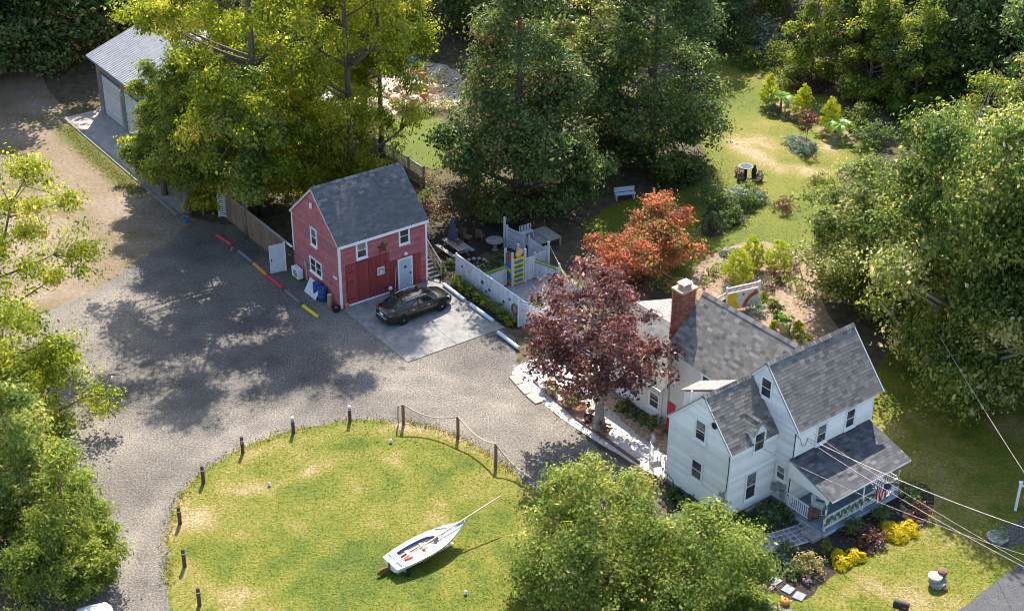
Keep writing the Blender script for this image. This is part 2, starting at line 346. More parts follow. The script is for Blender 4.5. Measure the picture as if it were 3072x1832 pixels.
def seg_dist(px, py, pts):
    d = np.full(len(px), 1e9)
    for (x0, y0), (x1, y1) in zip(pts[:-1], pts[1:]):
        dx, dy = x1 - x0, y1 - y0; t = np.clip(((px - x0) * dx + (py - y0) * dy) / (dx * dx + dy * dy + 1e-9), 0, 1)
        d = np.minimum(d, np.hypot(px - x0 - t * dx, py - y0 - t * dy))
    return d
def P2(pts): return [tuple(G(x, y)[:2]) for x, y in pts]
def smooth_poly(poly, n=1):
    for _ in range(n):
        q = []
        for i in range(len(poly)):
            a = poly[i]; b = poly[(i + 1) % len(poly)]
            q += [(0.75 * a[0] + 0.25 * b[0], 0.75 * a[1] + 0.25 * b[1]), (0.25 * a[0] + 0.75 * b[0], 0.25 * a[1] + 0.75 * b[1])]
        poly = q
    return poly
def jagged(poly, step=0.25, amp=0.15, seed=1):
    out = []
    for i in range(len(poly)):
        a = Vector(poly[i]); b = Vector(poly[(i + 1) % len(poly)]); L = (b - a).length
        k = max(1, int(L / step))
        for j in range(k): out.append(a + (b - a) * j / k)
    x = np.array([p[0] for p in out]); y = np.array([p[1] for p in out])
    ox = (fbm(x, y, 0.9, seed) - 0.5) * 2 * amp + (vnoise(x, y, 3.7, seed + 7) - 0.5) * amp
    oy = (fbm(x, y, 0.9, seed + 3) - 0.5) * 2 * amp + (vnoise(x, y, 3.7, seed + 9) - 0.5) * amp
    return list(zip(x + ox, y + oy))
POLYS = {}
def sheet(name, poly, z, m, spacing=0.6, tint=None, jag=0.15, smooth=1, seed=1, kind='structure', relief=0.0):
    if smooth: poly = smooth_poly(poly, smooth)
    b = jagged(poly, max(0.22, spacing * 0.5), jag, seed) if jag else list(poly)
    POLYS[name] = b
    bx_ = np.array(b); x0, y0 = bx_.min(0); x1, y1 = bx_.max(0)
    gx, gy = np.meshgrid(np.arange(x0, x1, spacing), np.arange(y0, y1, spacing))
    gx = gx.ravel() + rng.uniform(-.2, .2, gx.size) * spacing; gy = gy.ravel() + rng.uniform(-.2, .2, gy.size) * spacing
    k = inside(gx, gy, b); gx = gx[k]; gy = gy[k]
    vs = [Vector(p) for p in b] + [Vector(p) for p in zip(gx, gy)]
    r = geometry.delaunay_2d_cdt(vs, [], [list(range(len(b)))], 1, 1e-5)
    v = np.array([(p[0], p[1], z) for p in r[0]])
    if relief: v[:, 2] += np.where(np.arange(len(v)) < 0, 0, relief * fbm(v[:, 0], v[:, 1], 0.35, seed + 5))
    t = tint(v[:, 0], v[:, 1]) if tint else np.full(len(v), 0.5)
    me = npmesh(name, v, [i for f in r[2] for i in f], [len(f) for f in r[2]], m, t, 'POINT')
    o = link(name, me); tag(o, kind=kind); return o

# base sheet to the horizon (forest floor) and the dirt field
MB().add([(-900, -100, -0.02), (900, -100, -0.02), (900, 1600, -0.02), (-900, 1600, -0.02)], [(0, 1, 2, 3)]).build('ground', 'forest_floor')['kind'] = 'structure'
APR0, APR1 = G(150, 308), G(440, 525)
def dirt_tint(x, y):
    t = 0.62 + 0.35 * (fbm(x, y, 0.35, 4) - 0.5) * 2
    d = seg_dist(x, y, [(APR0.x + .6, APR0.y - 2.2), (-30.2, 104.8), (-26.5, 100)])
    t -= np.clip(1.3 - d, 0, 1) * 0.6 + np.clip(fbm(x, y, 0.6, 11) - 0.58, 0, 1) * 1.4
    return np.clip(t, 0, 1)
sheet('dirt_field', P2([(-500, 130), (60, 160), (150, 300), (430, 522), (540, 575), (560, 680), (420, 760), (150, 760), (-300, 900), (-700, 600)]), 0.004, 'dirt', 0.5, dirt_tint, 0.2, seed=2)
def gravel_tint(x, y):
    t = 0.5 + (fbm(x, y, 0.22, 21) - 0.5) * 0.6 + (fbm(x, y, 1.1, 25) - 0.5) * 0.3
    for off in (0, 1.7):      # wheel tracks of packed pale fines
        d = seg_dist(x, y, [(-18.2 + off, 54), (-18.6 + off, 60), (-17.6 + off, 66), (-15 + off, 70.5), (-11, 74.5 + off), (-5, 75 + off), (0, 73 + off)])
        t += np.clip(0.6 - d, 0, 1) * 0.22
    t += np.clip(1.0 - seg_dist(x, y, P2([(450, 1230), (500, 1165), (600, 1105), (700, 1068), (850, 1032), (985, 1036)])), 0, 1) * 0.15
    return np.clip(t, 0, 1)
DRIVE = P2([(-260, 900), (100, 790), (240, 720), (330, 650), (430, 585), (470, 545), (540, 560), (640, 575), (760, 640), (1000, 700), (1250, 800), (1262, 885), (1265, 935), (1350, 995), (1450, 1080), (1560, 1140), (1640, 1200), (1560, 1300), (1300, 1300), (1100, 1200), (600, 1300), (600, 1700), (90, 1700), (100, 1400), (60, 1150), (-260, 1150)])
sheet('driveway', DRIVE, 0.008, 'gravel', 0.5, gravel_tint, 0.22, seed=3)

# the round front lawn, joined to the yard in front of the house
LAWN = P2([(420, 1440), (415, 1380), (418, 1300), (444, 1220), (505, 1152), (592, 1099), (702, 1060), (850, 1026), (985, 1030), (1060, 1042), (1130, 1068), (1208, 1112), (1262, 1150), (1292, 1180), (1400, 1230), (1500, 1290), (1650, 1330), (1800, 1370), (2000, 1330), (2120, 1120), (2110, 900), (2230, 760), (2900, 760), (2900, 1500), (2560, 1640), (400, 1640), (428, 1500)])
dry1 = P2([(560, 1195), (660, 1195), (740, 1160), (830, 1125), (920, 1098), (960, 1090)])
dry2 = P2([(960, 1120), (1010, 1180), (1080, 1230), (1090, 1300), (1110, 1400)])
dry3 = P2([(470, 1230), (440, 1320), (450, 1450), (560, 1480)])
dry4 = P2([(990, 1036), (1060, 1050), (1130, 1078), (1205, 1122), (1290, 1195)])
dry5 = P2([(600, 1120), (720, 1080), (860, 1048), (980, 1045)])
dry6 = P2([(2010, 1440), (2120, 1400), (2250, 1440), (2300, 1484)])
dry7 = P2([(500, 1260), (600, 1300), (640, 1360), (600, 1440)])
def lawn_tint(x, y):
    t = 0.33 + (fbm(x, y, 0.33, 31) - 0.5) * 0.75 + (fbm(x, y, 1.3, 35) - 0.5) * 0.35
    for p, w, a in ((dry1, 1.0, 0.45), (dry2, 0.9, 0.3), (dry3, 2.0, 0.42), (dry4, 1.0, 0.5), (dry5, 1.3, 0.36), (dry6, 1.6, 0.3), (dry7, 1.3, 0.2)):
        t += np.clip(1 - seg_dist(x, y, p) / w, 0, 1) * a * (0.15 + 1.3 * fbm(x, y, 1.4, 41))
    t += np.clip((x - 17) / 6, 0, 1) * 0.12 + 0.035 * np.sin((x * .8 - y * .6) * 2 * np.pi / 2.2) - np.clip(fbm(x, y, 0.8, 91) - .62, 0, 1) * 1.2
    t -= np.clip(1 - np.hypot(x - 3.5, (y - 66) * 1.2) / 5, 0, 1) * 0.18 + np.clip(1 - np.hypot(x + 6, y - 60.5) / 5, 0, 1) * 0.06
    return np.clip(t, 0, 1)
sheet('lawn', LAWN, 0.014, 'lawn', 0.3, lawn_tint, 0.16, seed=5)

# back lawn with its sandy worn patch
BLAWN = P2([(1700, 110), (1860, 140), (1960, 190), (2060, 260), (2120, 340), (2140, 450), (2100, 600), (1960, 690), (1740, 720), (1500, 640), (1380, 560), (1500, 480), (1690, 450), (1705, 380), (1690, 300), (1700, 200)])
def blawn_tint(x, y):
    t = 0.3 + (fbm(x, y, 0.3, 51) - 0.5) * 0.4
    for p, w, a in ((P2([(1775, 330), (1830, 372), (1900, 400), (1985, 405)]), 1.6, 0.75), (P2([(1830, 330), (1870, 350), (1990, 345), (2010, 360)]), 2.0, 0.62), (P2([(1985, 300), (2010, 345)]), 0.8, 0.6), (P2([(1760, 180), (1900, 170), (1960, 215)]), 1.0, 0.4), (P2([(1800, 300), (1850, 290)]), 2.5, 0.25)):
        t += np.clip(1 - seg_dist(x, y, p) / w, 0, 1) * a * (0.1 + 1.4 * fbm(x, y, 1.2, 61))
    return np.clip(t, 0, 1)
sheet('back_lawn', BLAWN, 0.004, 'lawn', 0.45, blawn_tint, 0.2, seed=6)
sheet('meadow_strip', P2([(900, 330), (985, 268), (1090, 300), (1110, 370), (1060, 420), (1000, 405), (930, 375)]), 0.004, 'lawn', 0.5, lambda x, y: 0.16 + 0.25 * (fbm(x, y, 0.5, 71) - 0.4), 0.2, seed=8)
sheet('patio', P2([(830, 265), (900, 210), (960, 160), (1060, 150), (1130, 200), (1110, 270), (990, 262), (900, 310), (840, 300)]), 0.004, 'pale_patio', 0.6, None, 0.25, seed=9)
sheet('artificial_turf', P2([(780, 470), (780, 432), (840, 418), (900, 405), (960, 440), (1000, 520), (900, 520)]), 0.008, 'turf_green', 0.8, None, 0.08, seed=10)
sheet('dirt_garden', P2([(1690, 640), (1740, 600), (1830, 570), (1930, 590), (1990, 640), (2000, 740), (2080, 830), (1900, 880), (1760, 760), (1660, 700)]), 0.010, 'bed_soil', 0.6, None, 0.2, seed=11)
sheet('far_flower_bed', P2([(1835, 225), (1900, 232), (1975, 250), (1990, 285), (1945, 290), (1870, 270)]), 0.010, 'bed_soil', 0.5, None, 0.15, seed=12)
sheet('banana_bed', P2([(1970, 290), (2010, 285), (2080, 320), (2060, 340), (2000, 335)]), 0.010, 'bed_soil', 0.5, None, 0.15, seed=13)
sheet('round_bed', P2([(1895, 320), (1950, 318), (1985, 345), (1965, 365), (1920, 362)]), 0.010, 'mulch', 0.4, None, 0.1, seed=14)
sheet('shade_bed', P2([(2025, 400), (2070, 385), (2110, 410), (2080, 440), (2030, 430)]), 0.010, 'mulch', 0.4, None, 0.1, seed=15)
sheet('shrub_bed', P2([(1700, 500), (1780, 455), (1850, 450), (1850, 480), (1790, 540), (1700, 580)]), 0.010, 'mulch', 0.5, None, 0.15, seed=16)

# road in the corner
sheet('road', P2([(2290, 1500), (2345, 1462), (2420, 1400), (2500, 1340), (2900, 1100), (2900, 1900), (2000, 1900)]), 0.020, 'asphalt', 0.8, None, 0.07, seed=17)
sheet('dirt_path', P2([(2390, 1290), (2440, 1262), (2520, 1225), (2700, 1180), (2700, 1250), (2520, 1290), (2440, 1312)]), 0.018, 'gravel', 0.5, lambda x, y: np.full(len(x), 0.35), 0.15, seed=18)

# white stone bed along the house, darker walk behind it
sheet('stone_bed', P2([(1246, 905), (1258, 888), (1300, 870), (1400, 860), (1470, 880), (1540, 960), (1630, 1010), (1640, 1130), (1620, 1160), (1560, 1128), (1480, 1082), (1390, 1030), (1300, 962), (1264, 934)]), 0.016, 'white_stone', 0.5, None, 0.08, seed=19)
sheet('house_walk', P2([(1428, 940), (1455, 905), (1560, 960), (1640, 1020), (1640, 1110), (1600, 1085), (1520, 1020)]), 0.022, 'tan_stone', 0.5, None, 0.06, seed=20)
sheet('mulch_bed', P2([(1630, 1160), (1700, 1210), (1800, 1300), (1990, 1270), (2060, 1240), (2210, 1140), (2280, 1165), (2275, 1225), (2190, 1290), (2100, 1345), (2010, 1400), (1985, 1440), (1930, 1450), (1860, 1400), (1800, 1350), (1650, 1240)]), 0.020, 'mulch', 0.5, None, 0.1, seed=22)
sheet('gravel_patch', P2([(1850, 1484), (1890, 1455), (1960, 1470), (1990, 1520), (1900, 1560)]), 0.022, 'gravel', 0.5, lambda x, y: np.full(len(x), 0.6), 0.15, seed=23)

# ------------------------------------------------------------------ foliage generators
def leaves(cen, nor, size, tint, m, name, asp=0.62, droop=0.25):
    """One folded leaf (two triangles) per row: centre, normal, size."""
    n = len(cen); nor = nor / (np.linalg.norm(nor, axis=1)[:, None] + 1e-9)
    r = rng.normal(size=(n, 3)); t = np.cross(nor, r); t /= (np.linalg.norm(t, axis=1)[:, None] + 1e-9)
    w = np.cross(nor, t); s = size[:, None] * 0.5
    a = cen - t * s; c = cen + t * s - nor * s * droop; b = cen + w * s * asp + nor * s * 0.15; d = cen - w * s * asp + nor * s * 0.15
    v = np.stack([a, b, c, d], 1).reshape(-1, 3)
    lo = (np.arange(n)[:, None] * 4 + np.array([0, 1, 2, 0, 2, 3])[None]).ravel()
    return npmesh(name, v, lo, np.full(2 * n, 3), m, np.repeat(tint, 2))
def envelope(style, t):
    if style == 'round': return np.sqrt(np.clip(1 - (2 * t - 1) ** 2, 0, 1)) ** 0.8
    if style == 'oval': return np.clip(np.sin(np.pi * np.clip(t * 0.93 + 0.07, 0, 1)) ** 0.6, 0, 1)
    if style == 'dome': return np.sqrt(np.clip(1 - t ** 2, 0, 1))
    if style == 'cone': return (1 - t) ** 0.75 * (0.55 + 0.45 * np.clip(t * 8, 0, 1))
    if style == 'egg': return np.clip(1 - t ** 2.2, 0, 1) ** 0.7 * (0.6 + 0.4 * np.clip(t * 4, 0, 1))
    if style == 'spire': return np.clip(1 - t ** 1.35, 0, 1) ** 0.8 * (0.72 + 0.28 * np.clip(t * 5, 0, 1)) + .03
    if style == 'spread': return np.clip(1 - (t - 0.45) ** 2 * 3.2, 0.05, 1)
def crown_points(H, z0, rad, style, nclump, cr, per, seed, inner=0.45, squash=1.0, lean=(0, 0), rough=0.3, lobe=0.0, fill=.4):
    g = np.random.default_rng(seed)
    k = nclump * 5
    def env_pts(k, n_, inn):
        t = g.uniform(0, 1, k); e = envelope(style, t)
        keep = g.uniform(0, 1, k) < (e ** 1.3 * 0.9 + 0.1); t = t[keep][:n_]; e = envelope(style, t)
        ph = g.uniform(0, 2 * np.pi, len(t))
        lob = 1 + rough * (0.6 * np.sin(ph * 2 + t * 5 + seed) + 0.5 * np.sin(ph * 3 - t * 9 + seed * 2.1) + 0.4 * np.sin(ph * 5 + t * 13 + seed * .7))
        rr = rad * e * lob * np.sqrt(g.uniform(inn ** 2, 1, len(t)))
        return np.stack([rr * np.cos(ph) + lean[0] * t, rr * np.sin(ph) * squash + lean[1] * t, z0 + t * (H - z0)], 1), t, ph
    if lobe:      # boughs: clumps sit on the upper shells of larger lobes, with gaps between
        nl = max(6, int(nclump / 9)); lc, lt, lph = env_pts(nl * 6, nl, max(inner, .35)); nl = len(lc)
        lr = lobe * g.uniform(.6, 1.3, nl) * (1.05 - .45 * lt)
        pick = g.choice(nl, nclump, p=lr ** 2 / (lr ** 2).sum()); n = nclump
        d = g.normal(size=(n, 3)); d[:, 2] = np.abs(d[:, 2]) * 1.0 - .35; d /= np.linalg.norm(d, axis=1)[:, None]
        cen = lc[pick] + d * lr[pick][:, None] * g.uniform(.65, 1.05, n)[:, None] * np.array([1, 1, .72]); t = lt[pick]
        cen[:, 2] = np.clip(cen[:, 2], z0 * .6, H)
        outw = d + np.array([0, 0, .4]); ctone = g.normal(0, .12, nl)[pick]
        nf = int(nclump * fill); c2, t2, ph2 = env_pts(nf * 6 + 6, nf, max(.1, inner - .15)); m2 = len(c2)
        if m2: cen[:m2] = c2; t[:m2] = t2; outw[:m2] = np.stack([np.cos(ph2), np.sin(ph2), .35 + .9 * t2], 1); ctone[:m2] = 0
    else:
        cen, t, ph = env_pts(k, nclump, inner); n = len(t)
        outw = np.stack([np.cos(ph), np.sin(ph), 0.35 + 0.9 * t], 1); ctone = np.zeros(n)
    cs = cr * g.uniform(0.55, 1.35, n)
    off = g.normal(size=(n, per, 3)) * cs[:, None, None] * np.array([0.55, 0.55, 0.36])
    p = cen[:, None, :] + off
    nor = outw[:, None, :] * 0.55 + off / (cs[:, None, None] + 1e-6) * 0.8 + g.normal(size=(n, per, 3)) * 0.75 + np.array([0, 0, 0.45])
    # tint: bough tone, clump tone and leaf tone
    tt = np.clip(g.normal(0.43, 0.2, n)[:, None] + ctone[:, None] + g.normal(0, 0.24, (n, per)), 0, 1)
    return cen, cs, p.reshape(-1, 3), nor.reshape(-1, 3), tt.ravel(), g
def tree_meshes(H, z0, rad, style, nclump, cr, per, leaf, lm, bark, seed, tr=0.25, limbs=14, twigs=60, lean=(0, 0), inner=0.45, rough=0.3, squash=1.0, tshift=0.0, trunk_top=0.8, asp=0.62, lobe=None, fill=.28):
    if lobe is None: lobe = 0.21 * rad
    cen, cs, p, nor, tt, g = crown_points(H, z0, rad, style, nclump, cr, per, seed, inner, squash, lean, rough, lobe, fill)
    sz = leaf * np.clip(np.exp(g.normal(-.08, .38, len(p))), .4, 2.0)
    crown = leaves(p, nor, sz, np.clip(tt + tshift, 0, 1), lm, 'crown', asp)
    b = MB(); tz = H * trunk_top; k = 7
    ctrl = [Vector((lean[0] * max(0, (i / k * tz - z0)) / max(H - z0, .1) + g.normal(0, 0.06) * tr * 3 * (i > 0), lean[1] * max(0, (i / k * tz - z0)) / max(H - z0, .1) + g.normal(0, 0.06) * tr * 3 * (i > 0), i / k * tz)) for i in range(k + 1)]
    b.tube(ctrl, [tr * (1.35 if i == 0 else 1.0) * (1 - 0.82 * i / k) for i in range(k + 1)], 8)
    def axis(z):
        f = min(max(z / tz, 0), 1) * k; i = min(int(f), k - 1); return ctrl[i].lerp(ctrl[i + 1], f - i)
    idx = g.permutation(len(cen))[:limbs]; ends = []
    for i in idx:
        c = Vector(cen[i]); a0 = axis(c.z); d = (Vector((c.x, c.y, 0)) - Vector((a0.x, a0.y, 0))).length
        s0 = axis(max(min(c.z - 0.55 * d, tz * 0.95), z0 * 0.55)); rr = tr * max(0.18, 0.62 * (1 - s0.z / (H * 1.1)))
        mid = s0.lerp(c, 0.5) + Vector((g.normal(0, .12), g.normal(0, .12), -0.08 * d)); pts = []
        for q in range(6):
            u = q / 5; pts.append(s0 * (1 - u) ** 2 + mid * 2 * u * (1 - u) + c * u * u)
        b.tube(pts, [rr * (1 - 0.85 * q / 5) for q in range(6)], 5, False); ends.append((pts, rr))
    if ends:
        for i in g.permutation(len(cen))[:twigs]:
            c = Vector(cen[i]); best = min(((p_ - c).length, p_, rr) for pts, rr in ends for p_ in (pts[2], pts[3], pts[4]))
            if 0.2 < best[0] < rad: b.tube([best[1], best[1].lerp(c, 0.5) + Vector((0, 0, .05)), c], [best[2] * .3 + .012, .018, .008], 4, False)
    trunk = b.mesh('trunk', bark, True)
    return trunk, crown
def plant_tree(name, label, loc, meshes, rz=0.0, sc=1.0, group=None, cat='tree'):
    t = thing(name, label, cat, loc, rz, group)
    if sc != 1.0: t.scale = (sc, sc, sc) if not hasattr(sc, '__len__') else sc
    link('trunk', meshes[0], t); link('crown', meshes[1], t)
    return t
def bush_mesh(rad, h, n, leaf, lm, seed, style='dome', clump=0.25, tshift=0.0, fl=0.35, asp=0.62, per=14):
    nc = max(4, n // per)
    cen, cs, p, nor, tt, g = crown_points(h, h * 0.06, rad, style, nc, rad * clump, per, seed, 0.3, 1.0, (0, 0), fl)
    p[:, 2] = np.maximum(p[:, 2], 0.02)
    return leaves(p, nor, leaf * g.uniform(0.65, 1.35, len(p)), np.clip(tt + tshift, 0, 1), lm, 'foliage', asp)
def stems_mesh(rad, h, n, m='bark', seed=0, r=0.012):
    g = np.random.default_rng(seed + 900); b = MB()
    for _ in range(n):
        a = g.uniform(0, 6.28); q = rad * g.uniform(.2, .8)
        b.tube([(q * .15 * math.cos(a), q * .15 * math.sin(a), 0), (q * .6 * math.cos(a), q * .6 * math.sin(a), h * .5), (q * math.cos(a), q * math.sin(a), h * .85)], [r, r * .8, r * .4], 4, False)
    return b.mesh('stem', m)
def bush(name, label, loc, rad, h, n, leaf, lm, seed, style='dome', group=None, cat='bush', **k):
    t = thing(name, label, cat, loc, 0, group)
    link('foliage', bush_mesh(rad, h, n, leaf, lm, seed, style, **k), t); link('stem', stems_mesh(rad, h, 6, seed=seed), t)
    return t

# ------------------------------------------------------------------ building helpers (all in the building's own frame: u along the front, v to the back)
class Plane:
    def __init__(s, o, d, n): s.o = Vector(o); s.d = Vector(d).normalized(); s.n = Vector(n).normalized()
    def pt(s, a, z, d=0.0): return s.o + s.d * a + s.n * d + Vector((0, 0, z))
    def box(s, mb, a0, a1, z0, z1, d0, d1):
        mb.hexa([s.pt(a0, z0, d1), s.pt(a1, z0, d1), s.pt(a1, z0, d0), s.pt(a0, z0, d0), s.pt(a0, z1, d1), s.pt(a1, z1, d1), s.pt(a1, z1, d0), s.pt(a0, z1, d0)]); return mb
def pbx(name, m, parent, pl, *a): return pl.box(MB(), *a).build(name, m, parent)
def clip_band(poly, z0, z1):
    for zc, sg in ((z0, 1), (z1, -1)):
        out = []
        for i in range(len(poly)):
            a = poly[i]; b = poly[(i + 1) % len(poly)]
            ia = sg * (a[1] - zc) >= -1e-9; ib = sg * (b[1] - zc) >= -1e-9
            if ia: out.append(a)
            if ia != ib:
                t = (zc - a[1]) / (b[1] - a[1]); out.append((a[0] + (b[0] - a[0]) * t, zc))
        poly = out
        if len(poly) < 3: return []
    return poly
def sided_wall(parent, pl, poly, expo, m, lip=0.03):
    """A wall slab and its clapboards, each board a piece of its own."""
    w = MB().prism([pl.pt(a, z, 0.0) for a, z in poly], None, -pl.n * 0.16).build('wall', m, parent)
    z = min(q[1] for q in poly); zt = max(q[1] for q in poly)
    while z < zt - 0.02:
        c = clip_band(poly, z, min(z + expo, zt))
        z1 = z; z += expo
        if len(c) < 3: continue
        j = random.uniform(-0.003, 0.003)
        def off(q): return 0.006 + (lip + j) * max(0.0, 1 - (q[1] - z1) / expo)
        k = len(c); f = [pl.pt(a, b, off((a, b))) for a, b in c]; bk = [pl.pt(a, b, 0.001) for a, b in c]
        MB().add(f + bk, [tuple(range(k)), tuple(range(2 * k - 1, k - 1, -1))] + [(i, k + i, k + (i + 1) % k, (i + 1) % k) for i in range(k)]).build('board', m, w)
    return w
def window(parent, pl, a0, a1, z0, z1, casing='white_trim', t=0.09, dbl=False, curtain=0.0, d=0.05):
    f = MB()
    pl.box(f, a0 - t, a0, z0 - t, z1 + t, d - .03, d + 0.05); pl.box(f, a1, a1 + t, z0 - t, z1 + t, d - .03, d + 0.05)
    pl.box(f, a0, a1, z1, z1 + t, d - .03, d + 0.052); pl.box(f, a0, a1, z0 - t, z0, d - .03, d + 0.052)
    w = f.build('window', casing, parent)
    pbx('sill', casing, w, pl, a0 - t - .03, a1 + t + .03, z0 - t - .05, z0 - t - .002, d - .03, d + .1)
    spans = [(a0, a1)] if not dbl else [(a0, (a0 + a1) / 2 - .03), ((a0 + a1) / 2 + .03, a1)]
    if dbl: pbx('mullion', casing, w, pl, (a0 + a1) / 2 - .03, (a0 + a1) / 2 + .03, z0, z1, d - .02, d + .045)
    zm = (z0 + z1) / 2
    for b0, b1 in spans:
        pbx('pane', 'glass', w, pl, b0 + .03, b1 - .03, z0 + .03, zm - .02, d - .02, d + .012)
        pbx('pane', 'glass_blind' if random.random() < .4 else 'glass', w, pl, b0 + .03, b1 - .03, zm + .02, z1 - .03, d - .02, d + .02)
        s = MB(); pl.box(s, b0, b1, zm - .02, zm + .02, d - .02, d + .035)
        pl.box(s, b0, b0 + .03, z0, zm - .02, d - .02, d + .03); pl.box(s, b1 - .03, b1, z0, zm - .02, d - .02, d + .03); pl.box(s, b0 + .03, b1 - .03, z0, z0 + .03, d - .02, d + .03)
        pl.box(s, b0, b0 + .03, zm + .02, z1, d - .02, d + .03); pl.box(s, b1 - .03, b1, zm + .02, z1, d - .02, d + .03); pl.box(s, b0 + .03, b1 - .03, z1 - .03, z1, d - .02, d + .03)
        s.build('sash', casing, w)
    return w
SHING = {}
def shingle_variants(m, tw, ex):
    key = (m, round(tw, 3), round(ex, 3))
    if key not in SHING:
        L = []
        for i in range(8):
            b = MB(); b.ct = min(1, max(0, random.gauss(0.5, 0.16))); hb = random.uniform(0.006, 0.012); w = tw - .008; t1 = ex * 1.1; dz = random.uniform(-.008, .004)
            b.hexa([(-w / 2, dz, 0), (w / 2, dz, 0), (w / 2, t1, -.004), (-w / 2, t1, -.004), (-w / 2, dz, hb), (w / 2, dz, hb), (w / 2, t1, .002), (-w / 2, t1, .002)])
            L.append(b.mesh('shingle', m))
        SHING[key] = L
    return SHING[key]
def roof_slope(parent, e0, e1, r0, r1, m='shingle', ex=0.18, tw=0.34, nparts=0, th=0.07, name='roof', under='meter_grey', lo=0, patch=None):
    """A roof plane: slab, then overlapping shingle tabs; nparts of them are pieces of their own, the rest one joined part."""
    e0, e1, r0, r1 = map(Vector, (e0, e1, r0, r1))
    n = (e1 - e0).cross(r0 - e0).normalized()
    if n.z < 0: n = -n
    slab = MB().hexa([e0 - n * th, e1 - n * th, r1 - n * th, r0 - n * th, e0, e1, r1, r0]).build(name, under, parent)
    S = (e1 - e0).normalized(); T = n.cross(S)
    if T.z < 0: T = -T
    H = (r0 - e0).dot(T); rows = int(H / ex); ex = H / rows
    var = shingle_variants(m, tw, ex); rest = MB(); cnt = 0
    M3 = Matrix((S, T, n)).transposed()
    for i in range(rows):
        f = i / rows; a = e0.lerp(r0, f); b = e1.lerp(r1, f); L = (b - a).length
        x = -random.uniform(0, tw); rowj = random.uniform(-.006, .006)
        while x < L - 0.01:
            x0 = max(x, 0); x1 = min(x + tw, L)
            if x1 - x0 > 0.04:
                if cnt < nparts and x0 == x and x1 == x + tw and i >= lo:
                    o = link('shingle', random.choice(var), slab); c = a + S * ((x0 + x1) / 2) + n * 0.001
                    o.matrix_basis = Matrix.Translation(c) @ M3.to_4x4(); cnt += 1
                else:
                    hb = random.uniform(0.006, 0.012); dz = random.uniform(-.008, .004)
                    rest.ct = min(1, max(0, random.gauss(0.5, 0.16)))
                    if patch: rest.ct = max(0, min(1, rest.ct + patch((x0 + x1) / 2 / L, f)))
                    q = lambda s, t, h: a + S * s + T * t + n * h
                    rest.hexa([q(x0 + .003, dz, 0), q(x1 - .005, dz, 0), q(x1 - .005, ex * 1.1, -.003), q(x0 + .003, ex * 1.1, -.003), q(x0 + .003, dz, hb), q(x1 - .005, dz, hb), q(x1 - .005, ex * 1.1, .002), q(x0 + .003, ex * 1.1, .002)])
            x += tw
    o = rest.build('shingle_courses', m, slab); o['kind'] = 'stuff'
    return slab
def ridge_caps(parent, a, b, m='shingle', w=0.16, step=0.22):
    a = Vector(a); b = Vector(b); d = (b - a).normalized(); s = d.cross(Vector((0, 0, 1))).normalized(); L = (b - a).length
    x = 0
    while x < L - .02:
        x1 = min(x + step * 1.15, L); p = a + d * x; q = a + d * x1; mb = MB(); mb.ct = random.uniform(.3, .9); h = 0.022
        mb.add([p - s * w - Vector((0, 0, w * .85 - h)), p + Vector((0, 0, .03 + h)), p + s * w - Vector((0, 0, w * .85 - h)), q - s * w - Vector((0, 0, w * .85)), q + Vector((0, 0, .03)), q + s * w - Vector((0, 0, w * .85)),
                p - s * w - Vector((0, 0, w * .85 + .02)), p + s * w - Vector((0, 0, w * .85 + .02))], [(0, 1, 4, 3), (1, 2, 5, 4), (0, 6, 7, 2, 1)])
        mb.build('ridge_cap', m, parent); x += step

# ------------------------------------------------------------------ the white house
HX, HY, HYAW = 10.808, 62.922, R(38.066)
house = thing('white_house', 'white clapboard farmhouse with grey shingle gables, front porch and brick chimney', 'house', (HX, HY, 0), HYAW)
def HL(u, v, z=0): return Vector((HX + u * math.cos(HYAW) - v * math.sin(HYAW), HY + u * math.sin(HYAW) + v * math.cos(HYAW), z))
LW = Plane((0, 0, 0), (0, 1, 0), (-1, 0, 0))            # left gable of the low wing (a = v)
FW = Plane((0, 0, 0), (1, 0, 0), (0, -1, 0))            # front of the low wing (a = u)
FZ = 0.32
for nm, a in (('foundation', (0.03, 3.3, 0.03, 4.33)), ('foundation', (3.33, 9.02, -1.12, 3.32)), ('foundation', (3.18, 8.0, 3.32, 7.77)), ('foundation', (3.3, 8.0, 7.78, 13.2))):
    bx(nm, 'foundation', house, *a, -0.1, FZ - .01)
sided_wall(house, LW, [(0, FZ), (4.36, FZ), (4.36, 4.3), (2.075, 6.53), (0, 4.3)], 0.2, 'white_siding', lip=.055)
sided_wall(house, FW, [(0, FZ), (3.3, FZ), (3.3, 4.32), (0, 4.32)], 0.2, 'white_siding', lip=.055)
bx('wall', 'white_siding', house, 0.0, 3.3, 4.2, 4.36, FZ, 4.3)
ML = Plane((3.3, 0, 0), (0, 1, 0), (-1, 0, 0)); MF = Plane((0, -1.15, 0), (1, 0, 0), (0, -1, 0))
sided_wall(house, ML, [(-1.15, FZ), (3.35, FZ), (3.35, 5.2), (1.1, 7.68), (-1.15, 5.2)], 0.17, 'white_siding')
sided_wall(house, MF, [(3.3, FZ), (9.05, FZ), (9.05, 5.12), (3.3, 5.12)], 0.2, 'white_siding', lip=.055)
MR = Plane((9.05, 0, 0), (0, -1, 0), (1, 0, 0))
sided_wall(house, MR, [(1.15, FZ), (1.15, 5.2), (-1.1, 7.68), (-3.35, 5.2), (-3.35, FZ)][::-1], 0.2, 'white_siding', lip=.055)
bx('wall', 'white_siding', house, 3.3, 9.05, 3.2, 3.35, FZ, 5.1)
